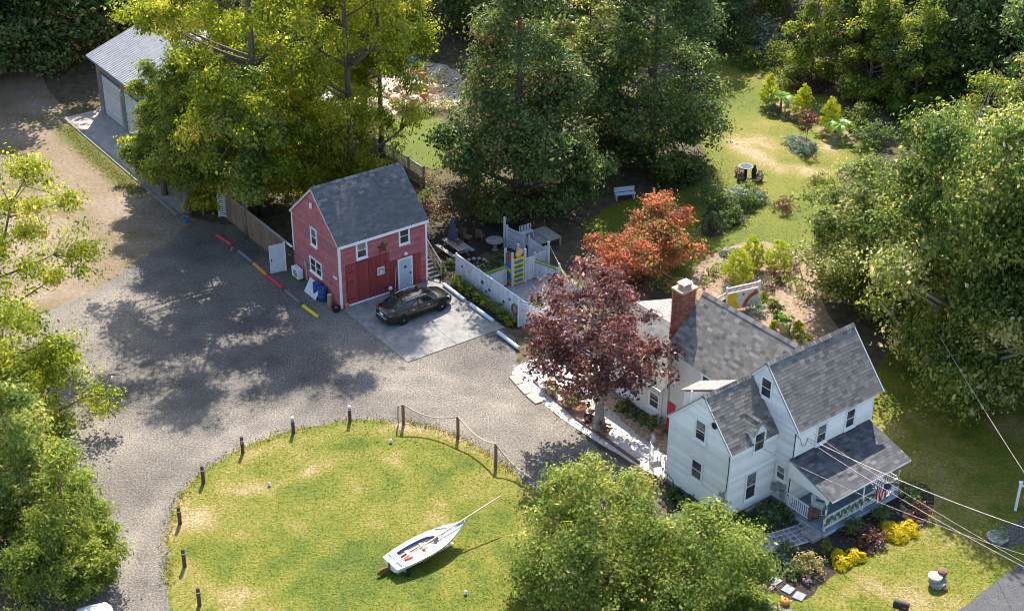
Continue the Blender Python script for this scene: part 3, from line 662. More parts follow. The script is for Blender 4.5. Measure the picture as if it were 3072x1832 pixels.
# rear wing, stuccoed
RL = Plane((3.15, 0, 0), (0, 1, 0), (-1, 0, 0))
MB().prism([RL.pt(a, z) for a, z in [(3.35, FZ), (7.8, FZ), (7.8, 5.3), (3.35, 5.3)]], None, (0.16, 0, 0)).build('wall', 'stucco', house)
MB().prism([(3.15, 7.8, FZ), (7.95, 7.8, FZ), (7.95, 7.8, 5.25), (5.55, 7.8, 7.62), (3.15, 7.8, 5.25)], None, (0, -0.16, 0)).build('wall', 'stucco', house)
bx('wall', 'stucco', house, 7.8, 7.95, 3.35, 7.8, FZ, 5.2)
# roofs
main = roof_slope(house, (3.16, -1.43, 4.94), (9.56, -1.43, 4.94), (3.16, 1.1, 7.77), (9.56, 1.1, 7.77), 'shingle', nparts=300)
roof_slope(house, (9.56, 3.63, 4.94), (3.16, 3.63, 4.94), (9.56, 1.1, 7.77), (3.16, 1.1, 7.77), 'shingle')
roof_slope(house, (2.92, 8.05, 5.25), (2.92, 1.2, 5.25), (5.55, 8.05, 7.84), (5.55, 1.2, 7.84), 'shingle')
roof_slope(house, (8.18, 1.2, 5.25), (8.18, 8.05, 5.25), (5.55, 1.2, 7.84), (5.55, 8.05, 7.84), 'shingle')
wr = roof_slope(house, (-0.1, -0.13, 4.22), (3.27, -0.13, 4.22), (-0.1, 2.075, 6.6), (3.27, 2.075, 6.6), 'shingle')
roof_slope(house, (3.27, 4.5, 4.18), (-0.1, 4.5, 4.18), (3.27, 2.075, 6.6), (-0.1, 2.075, 6.6), 'shingle')
ridge_caps(house, (3.16, 1.1, 7.79), (9.56, 1.1, 7.79)); ridge_caps(house, (5.55, 8.05, 7.86), (5.55, 1.1, 7.86)); ridge_caps(house, (-0.1, 2.075, 6.62), (3.25, 2.075, 6.62))
# rake boards and corner boards
def rake(a, b, w=.16): MB().bar(a, b, .05, w, (0, 0, 1)).build('rake_board', 'white_trim', house)
rake((3.2, -1.4, 4.88), (3.2, 1.1, 7.68)); rake((3.2, 3.6, 4.88), (3.2, 1.1, 7.68)); rake((9.5, -1.4, 4.88), (9.5, 1.1, 7.68))
rake((-.07, -.1, 4.15), (-.07, 2.07, 6.49)); rake((-.07, 4.47, 4.1), (-.07, 2.07, 6.49)); rake((2.98, 8.02, 5.18), (5.55, 8.02, 7.72))
for u, v, z1 in ((-.01, -.01, 4.3), (-.01, 4.3, 4.25), (3.29, -1.16, 5.1), (9.06, -1.16, 5.1)):
    bx('corner_board', 'white_trim', house, u - .035, u + .07, v - .035, v + .07, FZ - .02, z1)
# windows
window(house, LW, 1.76, 2.43, 3.95, 5.05); window(house, LW, 1.82, 2.5, 1.55, 2.6)
window(house, FW, 1.27, 1.95, 0.88, 2.45)
window(house, ML, 0.68, 1.33, 5.8, 6.85)
window(house, ML, -0.8, -0.27, 1.65, 2.4)
window(house, MF, 4.88, 5.53, 3.45, 4.5); window(house, MF, 7.03, 7.65, 3.5, 4.55)
window(house, RL, 4.75, 5.3, 3.95, 4.95, d=0.02)
window(house, MF, 4.7, 5.4, 1.0, 2.3)
# front door under the porch
fd = pbx('door', 'door_paint', house, MF, 6.3, 7.2, .5, 2.5, .02, .06); pbx('door_handle', 'bright_metal', fd, MF, 6.36, 6.41, 1.4, 1.5, .06, .12)
fr = MB(); MF.box(fr, 6.2, 6.3, .5, 2.6, .02, .09); MF.box(fr, 7.2, 7.3, .5, 2.6, .02, .09); MF.box(fr, 6.3, 7.2, 2.5, 2.6, .02, .09); fr.build('door_frame', 'white_trim', house)
# red door on the rear wing
rd = pbx('door', 'red_paint', house, RL, 7.15, 7.72, .34, 2.05, .01, .06); rd['label'] = 'red side door beside the white stone bed'
pbx('door_handle', 'bright_metal', rd, RL, 7.22, 7.27, 1.1, 1.2, .06, .11)
# gabled dormer of the wing
dm = MB(); dm.prism([(1.43, -.06, 3.62), (2.37, -.06, 3.62), (2.37, -.06, 4.86), (1.9, -.06, 5.34), (1.43, -.06, 4.86)], None, (0, 0.95, 0))
dm = dm.build('dormer', 'white_trim', house)
DP = Plane((0, -.06, 0), (1, 0, 0), (0, -1, 0)); window(dm, DP, 1.56, 2.24, 3.72, 4.78, t=.07, d=0.01)
roof_slope(dm, (1.33, -.17, 4.78), (1.33, 1.35, 4.78), (1.9, -.17, 5.44), (1.9, 1.35, 5.44), 'shingle', ex=.13, name='dormer_roof')
roof_slope(dm, (2.47, 1.35, 4.78), (2.47, -.17, 4.78), (1.9, 1.35, 5.44), (1.9, -.17, 5.44), 'shingle', ex=.13, name='dormer_roof')
ridge_caps(dm, (1.9, -.17, 5.46), (1.9, 1.1, 5.46), w=.1)
# shed dormer on the back of the wing, with a vent pipe
MB().prism([(.88, 2.15, 6.45), (.88, 4.36, 5.28), (.88, 4.36, 4.3)], None, (1.25, 0, 0)).build('shed_dormer', 'white_siding', house)
roof_slope(house, (2.22, 4.55, 5.33), (.8, 4.55, 5.33), (2.22, 2.06, 6.65), (.8, 2.06, 6.65), 'shingle_pale', name='shed_dormer_roof')
MB().tube([(.45, 3.4, 5.1), (.45, 3.4, 6.0)], .05, 10).build('vent_pipe', 'white_trim', house)
# low back extension
EX = Plane((3.2, 0, 0), (0, 1, 0), (-1, 0, 0))
MB().prism([EX.pt(a, z) for a, z in [(7.8, FZ), (13.2, FZ), (13.2, 2.6), (7.8, 2.6)]], None, (.16, 0, 0)).build('wall', 'stucco', house)
MB().prism([(3.2, 13.2, FZ), (9.2, 13.2, FZ), (9.2, 13.2, 2.6), (5.8, 13.2, 4.5), (3.2, 13.2, 2.6)], None, (0, -.16, 0)).build('wall', 'stucco', house)
bx('wall', 'stucco', house, 9.0, 9.2, 7.8, 13.2, FZ, 2.6)
roof_slope(house, (2.95, 13.4, 2.55), (2.95, 8.06, 2.55), (5.6, 13.4, 4.75), (5.6, 8.06, 4.75), 'shingle_pale')
roof_slope(house, (9.4, 8.06, 3.7), (9.4, 13.4, 3.7), (5.6, 8.06, 4.75), (5.6, 13.4, 4.75), 'shingle_pale')
window(house, EX, 8.5, 9.2, 1.0, 1.9, d=.02); window(house, EX, 10.2, 11.6, .9, 1.9, dbl=True, d=.02)
bx('gutter', 'white_trim', house, 2.87, 2.95, 8.1, 13.3, 2.45, 2.53)
MB().tube([(2.93, 8.25, 2.45), (3.1, 8.25, 2.2), (3.1, 8.25, .15), (2.95, 8.25, .06)], .045, 8).build('downspout', 'white_trim', house)
MB().tube([(2.9, 7.9, 5.1), (3.06, 7.9, 4.9), (3.06, 7.9, 2.7)], .045, 8).build('downspout', 'white_trim', house)
# chimney: bricks laid singly on a mortar core
ch = bx('chimney', 'mortar', house, 3.98, 4.98, 8.08, 8.78, 2.6, 8.22)
bm_s = MB().box(-.1, .1, -.03, .03, -.029, .029).mesh('brick', 'brick'); bm_h = MB().box(-.03, .03, -.1, .1, -.029, .029).mesh('brick', 'brick')
cnt = 0; restb = MB(); z = 8.18
while z > 5.1:
    k = int(round((8.18 - z) / .072)) % 2
    for i in range(5):
        u = 4.08 + i * .2 + (.1 if k else 0) - .05
        if 3.98 < u - .05 and u < 4.98:
            if cnt < 300: o = link('brick', bm_s, ch, (u, 8.065, z)); o.scale = (.95 if k else .92, 1, 1); cnt += 1
    for i in range(4):
        v = 8.15 + i * .19
        if cnt < 300: o = link('brick', bm_h, ch, (3.965, v - (.06 if k else 0), z)); o.scale = (1, .9, 1); cnt += 1
        else: restb.box(3.935, 3.995, v - .09, v + .09, z - .029, z + .029)
    z -= .072
restb.build('lower_brick', 'brick', ch)['kind'] = 'stuff'
bx('chimney_cap', 'tan_stone', ch, 3.9, 5.06, 8.0, 8.86, 8.22, 8.32); bx('flue', 'terracotta', ch, 4.2, 4.75, 8.2, 8.65, 8.32, 8.45)
MB().hexa([(4.13, 8.13, 8.6), (4.83, 8.13, 8.6), (4.83, 8.73, 8.6), (4.13, 8.73, 8.6), (4.2, 8.2, 8.66), (4.76, 8.2, 8.66), (4.76, 8.66, 8.66), (4.2, 8.66, 8.66)]).build('flue_hood', 'bright_metal', ch)
for q in ((4.2, 8.2), (4.75, 8.2), (4.75, 8.65), (4.2, 8.65)): bx('hood_leg', 'bright_metal', ch, q[0] - .02, q[0] + .02, q[1] - .02, q[1] + .02, 8.45, 8.6)
# electric service on the walls
MB().tube([(-.06, .9, 5.25), (-.07, .55, 4.85), (-.06, .02, 4.2), (-.06, .0, 3.2), (-.05, .06, 1.95), (-.06, .25, 1.7)], .022, 6).build('service_cable', 'cable_black', house)
mbx = bx('meter_box', 'meter_grey', house, -.16, -.045, .12, .42, 1.3, 1.75); MB().lathe([(.09, 0), (.09, .06), (.05, .08)], 12, (-.2, .27, 1.5)).build('meter', 'bright_metal', mbx)
MB().tube([(-.06, .27, .1), (-.06, .27, 1.3)], .035, 8).build('conduit', 'meter_grey', house)
MB().tube([(3.24, -1.2, 4.75), (3.2, -1.24, 4.6), (3.22, -1.22, 3.0), (3.2, -1.2, 1.0)], .028, 6).build('conduit', 'cable_black', house)
MB().tube([(3.24, -1.22, 4.72), (3.5, -1.3, 4.4), (3.7, -1.32, 3.9), (3.95, -1.3, 3.85), (4.15, -1.25, 4.15)], .016, 5).build('service_cable', 'cable_black', house)
for a in ((-.95, -.72, 1.15, 1.55), (-.68, -.42, .95, 1.4), (-.4, -.1, .75, 1.2), (-.98, -.7, .62, 1.05)): pbx('meter_box', 'meter_grey', house, ML, a[0], a[1], a[2], a[3], .03, .17)
MB().lathe([(.16, 0), (.18, .05), (.13, .07)], 14, (0, 0, 0)).build('wall_lamp', 'black_paint', house).matrix_basis = Matrix.Translation((-.1, 1.15, 5.35)) @ Matrix.Rotation(R(-90), 4, 'Y')
# ------------------------------------------------------------------ porch
PU0, PU1, PV0, PV1, PZ = 3.05, 8.72, -3.88, -1.15, 0.38
pf = bx('porch_floor', 'porch_paint', house, PU0, PU1, PV0, PV1 - .03, PZ - .1, PZ)
for i in range(24):
    u0 = PU0 + i * (PU1 - PU0) / 24; bx('floor_board', 'porch_paint', pf, u0 + .008, u0 + (PU1 - PU0) / 24 - .008, PV0 - .03, PV1 - .04, PZ, PZ + .018)
sk = bx('porch_skirt', 'pale_blue_paint', house, PU0 + .02, PU1 - .02, PV0 + .02, PV0 + .06, 0, PZ - .1); bx('porch_skirt', 'pale_blue_paint', house, PU0 + .02, PU0 + .06, PV0 + .06, PV1 - .03, 0, PZ - .1)
bx('porch_skirt', 'pale_blue_paint', house, PU1 - .06, PU1 - .02, PV0 + .06, PV1 - .03, 0, PZ - .1)
pr = roof_slope(house, (3.02, -4.12, 2.42), (8.95, -4.12, 2.42), (3.02, -1.17, 3.28), (8.95, -1.17, 3.28), 'shingle_porch_shaded', name='porch_roof', nparts=0)
bx('porch_beam', 'white_trim', house, PU0, 8.85, -3.84, -3.72, 2.2, 2.36); bx('porch_beam', 'white_trim', house, PU0, PU0 + .12, -3.72, -1.19, 2.2, 2.36); bx('porch_beam', 'white_trim', house, 8.73, 8.85, -3.72, -1.19, 2.2, 2.36)
bx('porch_ceiling', 'pale_blue_paint', house, PU0 + .1, 8.75, -3.7, -1.2, 2.36, 2.385)
MB().prism([(PU0 - .005, -4.02, 2.365), (PU0 - .005, -1.19, 2.365), (PU0 - .005, -1.19, 3.17)], None, (.08, 0, 0)).build('porch_gable', 'white_siding', house)
MB().prism([(8.83, -4.02, 2.365), (8.83, -1.19, 2.365), (8.83, -1.19, 3.17)], None, (.08, 0, 0)).build('porch_gable', 'white_siding', house)
MB().bar((3.05, -4.12, 2.36), (8.93, -4.12, 2.36), .04, .1).build('fascia', 'white_trim', house)
for u in (3.12, 5.9, 8.62):
    p = MB(); p.box(u - .055, u + .055, -3.83, -3.72, PZ + .018, PZ + .85); p.lathe([(.05, PZ + .85), (.035, PZ + .95), (.055, PZ + 1.2), (.04, PZ + 1.5), (.05, 2.05)], 10, (u, -3.775, 0)); p.box(u - .055, u + .055, -3.83, -3.72, 2.05, 2.2)
    p.build('porch_post', 'white_trim', house)
def railing(a, b):
    a = Vector(a); b = Vector(b); r = MB().bar(a + Vector((0, 0, .82)), b + Vector((0, 0, .82)), .07, .05); r.bar(a + Vector((0, 0, .12)), b + Vector((0, 0, .12)), .05, .05)
    r = r.build('railing', 'white_trim', house); n = int((b - a).length / .13)
    me = MB().box(-.02, .02, -.02, .02, .14, .8).mesh('baluster', 'white_trim')
    for i in range(1, n): o = link('baluster', me, r, a.lerp(b, i / n)); 
z = PZ + .018
railing((3.18, -3.77, z), (5.84, -3.77, z)); railing((5.96, -3.77, z), (8.56, -3.77, z)); railing((8.62, -3.72, z), (8.62, -1.2, z)); railing((3.12, -2.75, z), (3.12, -1.25, z))
bx('newel_post', 'brown_wood', house, 3.06, 3.18, -2.87, -2.75, z, z + .95)
# garland along the front rail
def garland(pts, n, nm, lab):
    g = np.random.default_rng(5); pts = [Vector(p) for p in pts]; P = []
    for i in range(n):
        f = g.uniform(0, len(pts) - 1.001); k = int(f); P.append(pts[k].lerp(pts[k + 1], f - k))
    P = np.array(P) + g.normal(0, .045, (n, 3)); me = leaves(P, g.normal(size=(n, 3)), g.uniform(.05, .11, n), g.uniform(0, .6, n), 'leaf_dark', 'leaf_string')
    o = link(nm, me, None, (HX, HY, 0), HYAW); tag(o, lab, 'garland'); return o
pts = [(3.12 + .06 * i * 5.5 / 5.5 * 16.6 / 16.6, -3.84, z + .62 + .16 * math.cos(i * .9)) for i in range(93)]
garland(pts, 1100, 'garland', 'dark leafy garland draped in loops along the front porch railing')
garland([(3.12 + .09 * math.cos(i), -3.8 + .09 * math.sin(i), z + .05 + i * .09) for i in range(20)], 260, 'garland', 'dark garland wound round the left porch post')
garland([(8.62 + .09 * math.cos(i), -3.8 + .09 * math.sin(i), z + .05 + i * .09) for i in range(20)], 260, 'garland', 'dark garland wound round the right porch post')
# step and stoop
st = bx('porch_step', 'field_stone', None, 2.3, 3.0, -3.85, -2.95, 0, .2, loc=(HX, HY, 0), rz=HYAW); tag(st, 'grey stone step at the open left end of the porch', 'step')
st = MB().box(1.35, 2.3, 4.6, 5.6, 0, .22).box(1.6, 2.3, 4.75, 5.45, .22, .4).build('door_stoop', 'tan_stone', None, (HX, HY, 0), HYAW); tag(st, 'pale stone stoop beside the back corner of the white house', 'step')
rl = thing('iron_railing', 'black iron stair railing at the back left corner of the white house', 'railing', HL(-.35, 4.3), HYAW)
for i in range(5): MB().tube([(0, -.2 * i, 0), (0.0, -.2 * i, 1.0 - .05 * i)], .012, 5).build('picket', 'black_paint', rl)
MB().tube([(0, .05, 1.05), (0, -.4, .95), (0, -.85, .75), (0, -.9, .62)], .018, 6).build('handrail', 'black_paint', rl)

# ------------------------------------------------------------------ the red barn
BX, BY, BYAW = -10.55, 83.917, R(35.862)
def BL(u, v, z=0): return Vector((BX + u * math.cos(BYAW) - v * math.sin(BYAW), BY + u * math.sin(BYAW) + v * math.cos(BYAW), z))
barn = thing('red_barn', 'red clapboard barn with white corner trim and dark shingle roof', 'barn', (BX, BY, 0), BYAW)
BW, BD, BE, BRv, BRz = 6.29, 5.86, 4.5, 3.0, 7.12
BF = Plane((0, 0, 0), (1, 0, 0), (0, -1, 0)); BS = Plane((0, 0, 0), (0, 1, 0), (-1, 0, 0))
sided_wall(barn, BF, [(0, .05), (BW, .05), (BW, BE - .05), (0, BE - .05)], 0.118, 'red_siding')
sided_wall(barn, BS, [(0, .05), (BD, .05), (BD, BE - .05), (BRv, BRz - .1), (0, BE - .05)], 0.118, 'red_siding')
MB().prism([(BW, 0, .05), (BW, BD, .05), (BW, BD, BE - .05), (BW, BRv, BRz - .1), (BW, 0, BE - .05)], None, (-.16, 0, 0)).build('wall', 'red_siding', barn)
bx('wall', 'red_siding', barn, 0, BW, BD - .16, BD, .05, BE)
def bpatch(a, f): return 0.0
roof_slope(barn, (-.12, -.16, BE - .1), (BW + .12, -.16, BE - .1), (-.12, BRv, BRz), (BW + .12, BRv, BRz), 'shingle_dark', nparts=300)
roof_slope(barn, (BW + .12, BD + .16, BE - .1), (-.12, BD + .16, BE - .1), (BW + .12, BRv, BRz), (-.12, BRv, BRz), 'shingle_dark')
ridge_caps(barn, (-.12, BRv, BRz + .02), (BW + .12, BRv, BRz + .02), 'shingle_dark', w=.13)
bx('fascia', 'white_trim', barn, -.1, BW + .1, -.19, -.15, BE - .28, BE - .1)
for v0, z0, v1, z1 in ((-.12, BE - .16, BRv, BRz - .1), (BD + .12, BE - .16, BRv, BRz - .1)):
    MB().bar((-.1, v0, z0), (-.1, v1, z1), .04, .11).build('rake_board', 'white_trim', barn); MB().bar((BW + .1, v0, z0), (BW + .1, v1, z1), .04, .11).build('rake_board', 'white_trim', barn)
for u, v in ((-.04, -.04), (BW - .08, -.045), (-.045, BD - .08)):
    bx('corner_board', 'white_trim', barn, u, u + .13, v, v + .13, .02 if v < 1 else 1.6, BE - .1)
# boarded front with double doors and the white door
fp = MB(); BF.box(fp, .38, 3.5, .12, 2.95, .03, .05); BF.box(fp, 3.5, 5.85, .12, 2.25, .03, .05); fp = fp.build('door_surround', 'red_door', barn)
for i, (a0, a1) in enumerate(((.46, 1.96), (1.98, 3.44))):
    dl = pbx('barn_door', 'red_door', barn, BF, a0, a1, .2, 2.88, .05, .075)
    nb = 9
    for k in range(nb): pbx('plank', 'red_door', dl, BF, a0 + (a1 - a0) * k / nb + .006, a0 + (a1 - a0) * (k + 1) / nb - .006, .2, 2.88, .075, .088)
    for zz in (.55, 1.75, 2.4):
        hs = (a0, a0 + .42) if i == 0 else (a1 - .42, a1)
        pbx('hinge', 'black_paint', dl, BF, hs[0], hs[1], zz - .025, zz + .025, .088, .1)
pbx('threshold', 'white_trim', barn, BF, .5, 3.46, .07, .17, .05, .1)
wd = pbx('door', 'door_paint', barn, BF, 4.2, 5.08, .06, 2.12, .055, .09); pbx('door_handle', 'black_paint', wd, BF, 4.98, 5.03, 1.0, 1.12, .09, .15)
pbx('door_wreath', 'dark_wood', wd, BF, 4.55, 4.72, 1.5, 1.66, .09, .12)
f = MB(); BF.box(f, 4.1, 4.2, .06, 2.22, .05, .1); BF.box(f, 5.08, 5.18, .06, 2.22, .05, .1); BF.box(f, 4.2, 5.08, 2.12, 2.22, .05, .1); f.build('door_frame', 'white_trim', barn)
for k in range(6): pbx('panel_board', 'red_door', barn, BF, 5.2 + k * .108, 5.3 + k * .108, .14, 2.22, .05, .062)
window(barn, BF, 1.24, 1.88, 3.2, 4.2, t=.08); window(barn, BF, 4.32, 4.96, 3.26, 4.26, t=.08)
window(barn, BS, 2.68, 3.3, 3.2, 4.3, t=.08); window(barn, BS, 2.26, 3.6, 1.2, 2.1, t=.08, dbl=True)
MB().lathe([(.02, 0), (.11, .03), (.14, .1), (.11, .18), (.03, .22)], 14, (4.67, -.14, 2.42)).build('porch_lamp', 'lamp_clear', barn, smooth=True)
fl = MB().tube([(-.06, .35, 2.15), (-.22, .3, 2.2)], .03, 6).build('flood_light', 'white_trim', barn)
for dv in (-.12, .14): MB().lathe([(.03, 0), (.08, .12), (.075, .14)], 10, (0, 0, 0)).build('lamp_head', 'lamp_clear', fl).matrix_basis = Matrix.Translation((-.22, .3 + dv, 2.2)) @ Matrix.Rotation(R(150), 4, 'Y')
MB().prism([(-.06, 2.95, 5.75), (-.06, 3.1, 5.75), (-.06, 3.1, 6.1), (-.06, 2.95, 6.1)], None, (-.12, 0, 0)).build('gable_lamp', 'white_trim', barn)
mt = bx('meter_box', 'meter_grey', barn, -.17, -.04, 4.05, 4.3, 1.15, 1.55); MB().tube([(-.1, 4.17, .05), (-.1, 4.17, 1.15)], .025, 6).build('conduit', 'pale_wood', barn)
# star hung over the door
s = MB(); pts = []
for i in range(10):
    r = .5 if i % 2 == 0 else .2; a = R(90 + 36 * i); pts.append((r * math.cos(a), r * math.sin(a)))
v = [(x, .0, zz) for x, zz in pts] + [(0, -.12, 0)]
s.add(v, [(i, (i + 1) % 10, 10) for i in range(10)] + [tuple(range(9, -1, -1))])
o = s.build('barn_star', 'dark_wood', None, BL(3.07, -.05, 3.42), BYAW); tag(o, 'big dark five-pointed star hung on the red barn front', 'star')
pic = thing('door_picture', 'small framed picture hung on the right barn door leaf', 'picture', BL(2.84, -.1, 1.6), BYAW)
bx('frame', 'white_trim', pic, -.25, .25, -.035, 0, 0, .52); bx('print', 'meter_grey', pic, -.19, .19, -.04, -.036, .06, .46)
MB().add([(-.12, -.043, .12), (.14, -.043, .12), (.1, -.043, .2), (-.08, -.043, .2)], [(0, 1, 2, 3)]).add([(-.1, -.043, .23), (.02, -.043, .23), (.02, -.043, .42)], [(0, 1, 2)]).add([(.04, -.043, .23), (.13, -.043, .23), (.04, -.043, .36)], [(0, 1, 2)]).build('sailing_ship', 'white_trim', pic)
# staircase on the far side
sc = thing('side_stair', 'brown wooden outside stair with railings on the right of the red barn', 'stairs', BL(6.45, 0), BYAW)
for i in range(9): bx('tread', 'grey_wood', sc, 0, .85, -.1 + i * .27, .2 + i * .27, .16 * (i + 1) - .04, .16 * (i + 1)); bx('riser', 'dark_wood', sc, .02, .83, -.07 + i * .27, -.05 + i * .27, .16 * i, .16 * (i + 1) - .04)
for u in (0.0, .82): MB().bar((u + .02, -.15, .05), (u + .02, 2.3, 1.42), .04, .22).build('stringer', 'grey_wood', sc)
for i in (0, 3, 6, 9): bx('post', 'grey_wood', sc, .84, .92, -.1 + i * .25, -.02 + i * .25, .1 + i * .15, 1.05 + i * .15)
MB().bar((.88, -.1, 1.05), (.88, 2.3, 2.45), .07, .05).build('handrail', 'grey_wood', sc); MB().bar((.88, -.1, .6), (.88, 2.3, 2.0), .04, .07).build('mid_rail', 'grey_wood', sc)
# concrete parking pad: four slabs with joints
pad = bx('parking_pad', 'foundation', None, .0, 6.98, -7.62, -.05, -.05, .022, loc=(BX, BY, 0), rz=BYAW); tag(pad, kind='structure')
for u0, u1 in ((.02, 3.48), (3.5, 6.96)):
    for v0, v1 in ((-7.6, -3.9), (-3.87, -.07)): bx('slab', 'concrete', pad, u0, u1, v0, v1, .022, .05)
# painted log rail and parking stops
def log(name, label, a, b, r, m, group=None):
    a = Vector(a); b = Vector(b); L = (b - a).length; o = MB().lathe([(r * .9, 0), (r, .02), (r, L * .5), (r * .97, L - .02), (r * .88, L)], 10).build(name, m, None, smooth=False)
    o.matrix_basis = Matrix.Translation(a + Vector((0, 0, r))) @ (b - a).to_track_quat('Z', 'Y').to_matrix().to_4x4(); return tag(o, label, 'log' if 'log' in name else 'parking stop', group)
for m, (x0, y0), (x1, y1), lab in (('red_paint', (524, 588), (560, 610), 'red painted log furthest from the barn in the coloured row'), ('faded_blue', (578, 626), (612, 652), 'faded lilac painted log between the red and orange logs'), ('orange_paint', (615, 655), (646, 682), 'orange painted log on the gravel left of the barn'), ('red_paint', (648, 684), (686, 714), 'red painted log just below the orange log'), ('faded_blue', (694, 720), (728, 748), 'weathered blue painted log beside the leaning white board'), ('yellow_paint', (737, 756), (773, 782), 'bright yellow painted log nearest the barn corner')):
    a = G(x0, y0); b = G(x1, y1); log('painted_log', lab, a, b, .11, m, 'painted logs edging the gravel')
for (u0, v0, u1, v1, lab) in ((6.75, -1.25, 6.72, -3.6, 'white parking stop at the car side of the pad, nearest the barn'), (6.72, -4.3, 6.72, -6.75, 'white parking stop in the middle of the shrub edge of the pad'), (6.2, -8.0, 6.15, -10.2, 'white parking stop on gravel half under the purple tree')):
    log('parking_stop', lab, BL(u0, v0, .05), BL(u1, v1, .05), .12, 'pale_blue_paint', 'white parking stops')
# clutter along the barn side
sg = thing('leaning_board', 'white sheet board leaning on the red barn side wall', 'board', BL(-.62, 2.55), BYAW)
MB().hexa([(-.22, -.72, .02), (-.19, -.72, .02), (-.19, .72, .02), (-.22, .72, .02), (.28, -.72, .86), (.31, -.72, .86), (.31, .72, .86), (.28, .72, .86)]).build('sheet', 'fence_white', sg)
for q in (-.6, .6): MB().bar((-.2, q, .0), (.3, q, .84), .05, .03).build('batten', 'teal_trim', sg)
for i, (u, v, lab) in enumerate(((-.42, 1.62, 'blue barrel behind the leaning white board, nearer the barn corner'), (-.4, 2.28, 'blue barrel hidden behind the middle of the leaning white board'))):
    br = thing('blue_barrel', lab, 'barrel', BL(u, v), BYAW, 'blue barrels by the barn'); MB().lathe([(.25, 0), (.28, .05), (.28, .28), (.3, .3), (.28, .32), (.28, .58), (.3, .6), (.28, .62), (.28, .83), (.26, .87)], 16).build('drum', 'barrel_blue', br, smooth=True); MB().lathe([(.27, .87), (.29, .88), (.29, .92), (.1, .93)], 16).build('lid', 'barrel_blue', br)
sp = thing('wood_stump', 'short upright wooden log standing beside the blue barrels', 'stump', BL(-.35, .85)); MB().lathe([(.17, 0), (.15, .3), (.15, .75)], 10).build('log_body', 'clay_olive', sp); MB().lathe([(.15, .75), (.02, .755)], 10).build('cut_top', 'pale_wood', sp)
po = thing('black_pot', 'black tub on the ground at the left barn corner', 'pot', BL(-.42, -.05)); MB().lathe([(.2, 0), (.28, .3), (.3, .32), (.26, .33), (.2, .12)], 14).build('tub', 'black_paint', po); MB().lathe([(.1, .1), (.12, .3), (.02, .36)], 8).build('content', 'red_paint', po)
pl = thing('corner_post', 'rusty planter post at the foot of the white barn corner', 'post', BL(.26, -.2)); MB().lathe([(.1, 0), (.12, .4), (.11, .42)], 8).build('body', 'terracotta', pl)
gl = thing('ornament_globe', 'small speckled globe ornament in front of the barn doors', 'ornament', BL(3.4, -.25)); MB().lathe([(.09, 0), (.05, .1), (.05, .35)], 8).build('stand', 'dark_wood', gl); MB().lathe([(.02, .35), (.13, .43), (.14, .5), (.1, .6), (.02, .63)], 12).build('ball', 'lamp_clear', gl, smooth=True)
bmn = thing('broom', 'long-handled broom leaning beside the pale barn door', 'broom', BL(3.85, -.25), BYAW); MB().bar((-.12, 0, .2), (.12, .17, 1.75), .03).build('handle', 'pale_wood', bmn); MB().hexa([(-.3, -.06, 0), (-.02, -.06, 0), (-.02, .06, 0), (-.3, .06, 0), (-.2, -.03, .22), (-.08, -.03, .22), (-.08, .03, .22), (-.2, .03, .22)]).build('bristles', 'brown_wood', bmn)
ac = thing('air_conditioner', 'white outdoor air conditioning unit at the back of the barn side wall', 'air conditioner', BL(-.35, 5.0), BYAW); bx('case', 'white_trim', ac, -.17, .2, -.42, .42, .12, .78); MB().lathe([(.27, 0), (.27, .02), (.1, .03)], 18).build('fan_grille', 'meter_grey', ac).matrix_basis = Matrix.Translation((-.17, -.08, .45)) @ Matrix.Rotation(R(-90), 4, 'Y')
for q in (-.3, .3): bx('foot', 'meter_grey', ac, -.15, .18, q - .04, q + .04, 0, .12)
# pale door standing open in the fence left of the barn, brown yard wall
dr = thing('yard_door', 'pale blue-white door standing open at the end of the brown yard wall', 'door', BL(-1.05, 6.35), BYAW + R(-8)); bx('leaf', 'fence_white', dr, -.48, .48, -.025, .025, .06, 2.05); bx('handle', 'black_paint', dr, -.4, -.34, -.07, -.025, .95, 1.1); bx('jamb', 'white_trim', dr, .5, .6, -.05, .06, 0, 2.1)
yw = thing('yard_wall', 'long brown board wall running left from the barn behind the trees', 'wall', BL(-.2, 6.3), BYAW)
bx('panel', 'brown_wall', yw, -.05, .05, .3, 9.0, 0, 1.85)
for k in range(58): bx('plank', 'brown_wall', yw, -.075, -.05, .3 + k * .15, .3 + k * .15 + .14, .02, 1.84)
MB().bar((-.0, .1, 1.9), (0, 9.0, 1.9), .14, .06).build('cap_rail', 'grey_wood', yw); MB().bar((.0, -.5, 1.9), (0, .1, 1.9), .1, .1).build('cap_rail', 'white_trim', yw)
gt = thing('slat_gate', 'pale slatted gate half hidden under the yellow-green trees', 'gate', G(551, 545), BYAW + R(-60))
for k in range(12): bx('slat', 'fence_white', gt, -.7, .7, -.02, .02, .12 + k * .15, .21 + k * .15)
for q in (-.72, .72): bx('stile', 'fence_white', gt, q - .05, q + .05, -.035, .035, 0, 1.95)
bb = thing('blue_bucket', 'small blue bucket at the foot of the dark cedar trunk', 'bucket', G(447, 555)); MB().lathe([(.13, 0), (.18, .32), (.19, .34), (.16, .33), (.12, .05)], 12).build('pail', 'blue_paint', bb); MB().tube([(-.18, 0, .33), (-.12, .1, .42), (.12, .1, .42), (.18, 0, .33)], .01, 5).build('handle', 'bright_metal', bb)

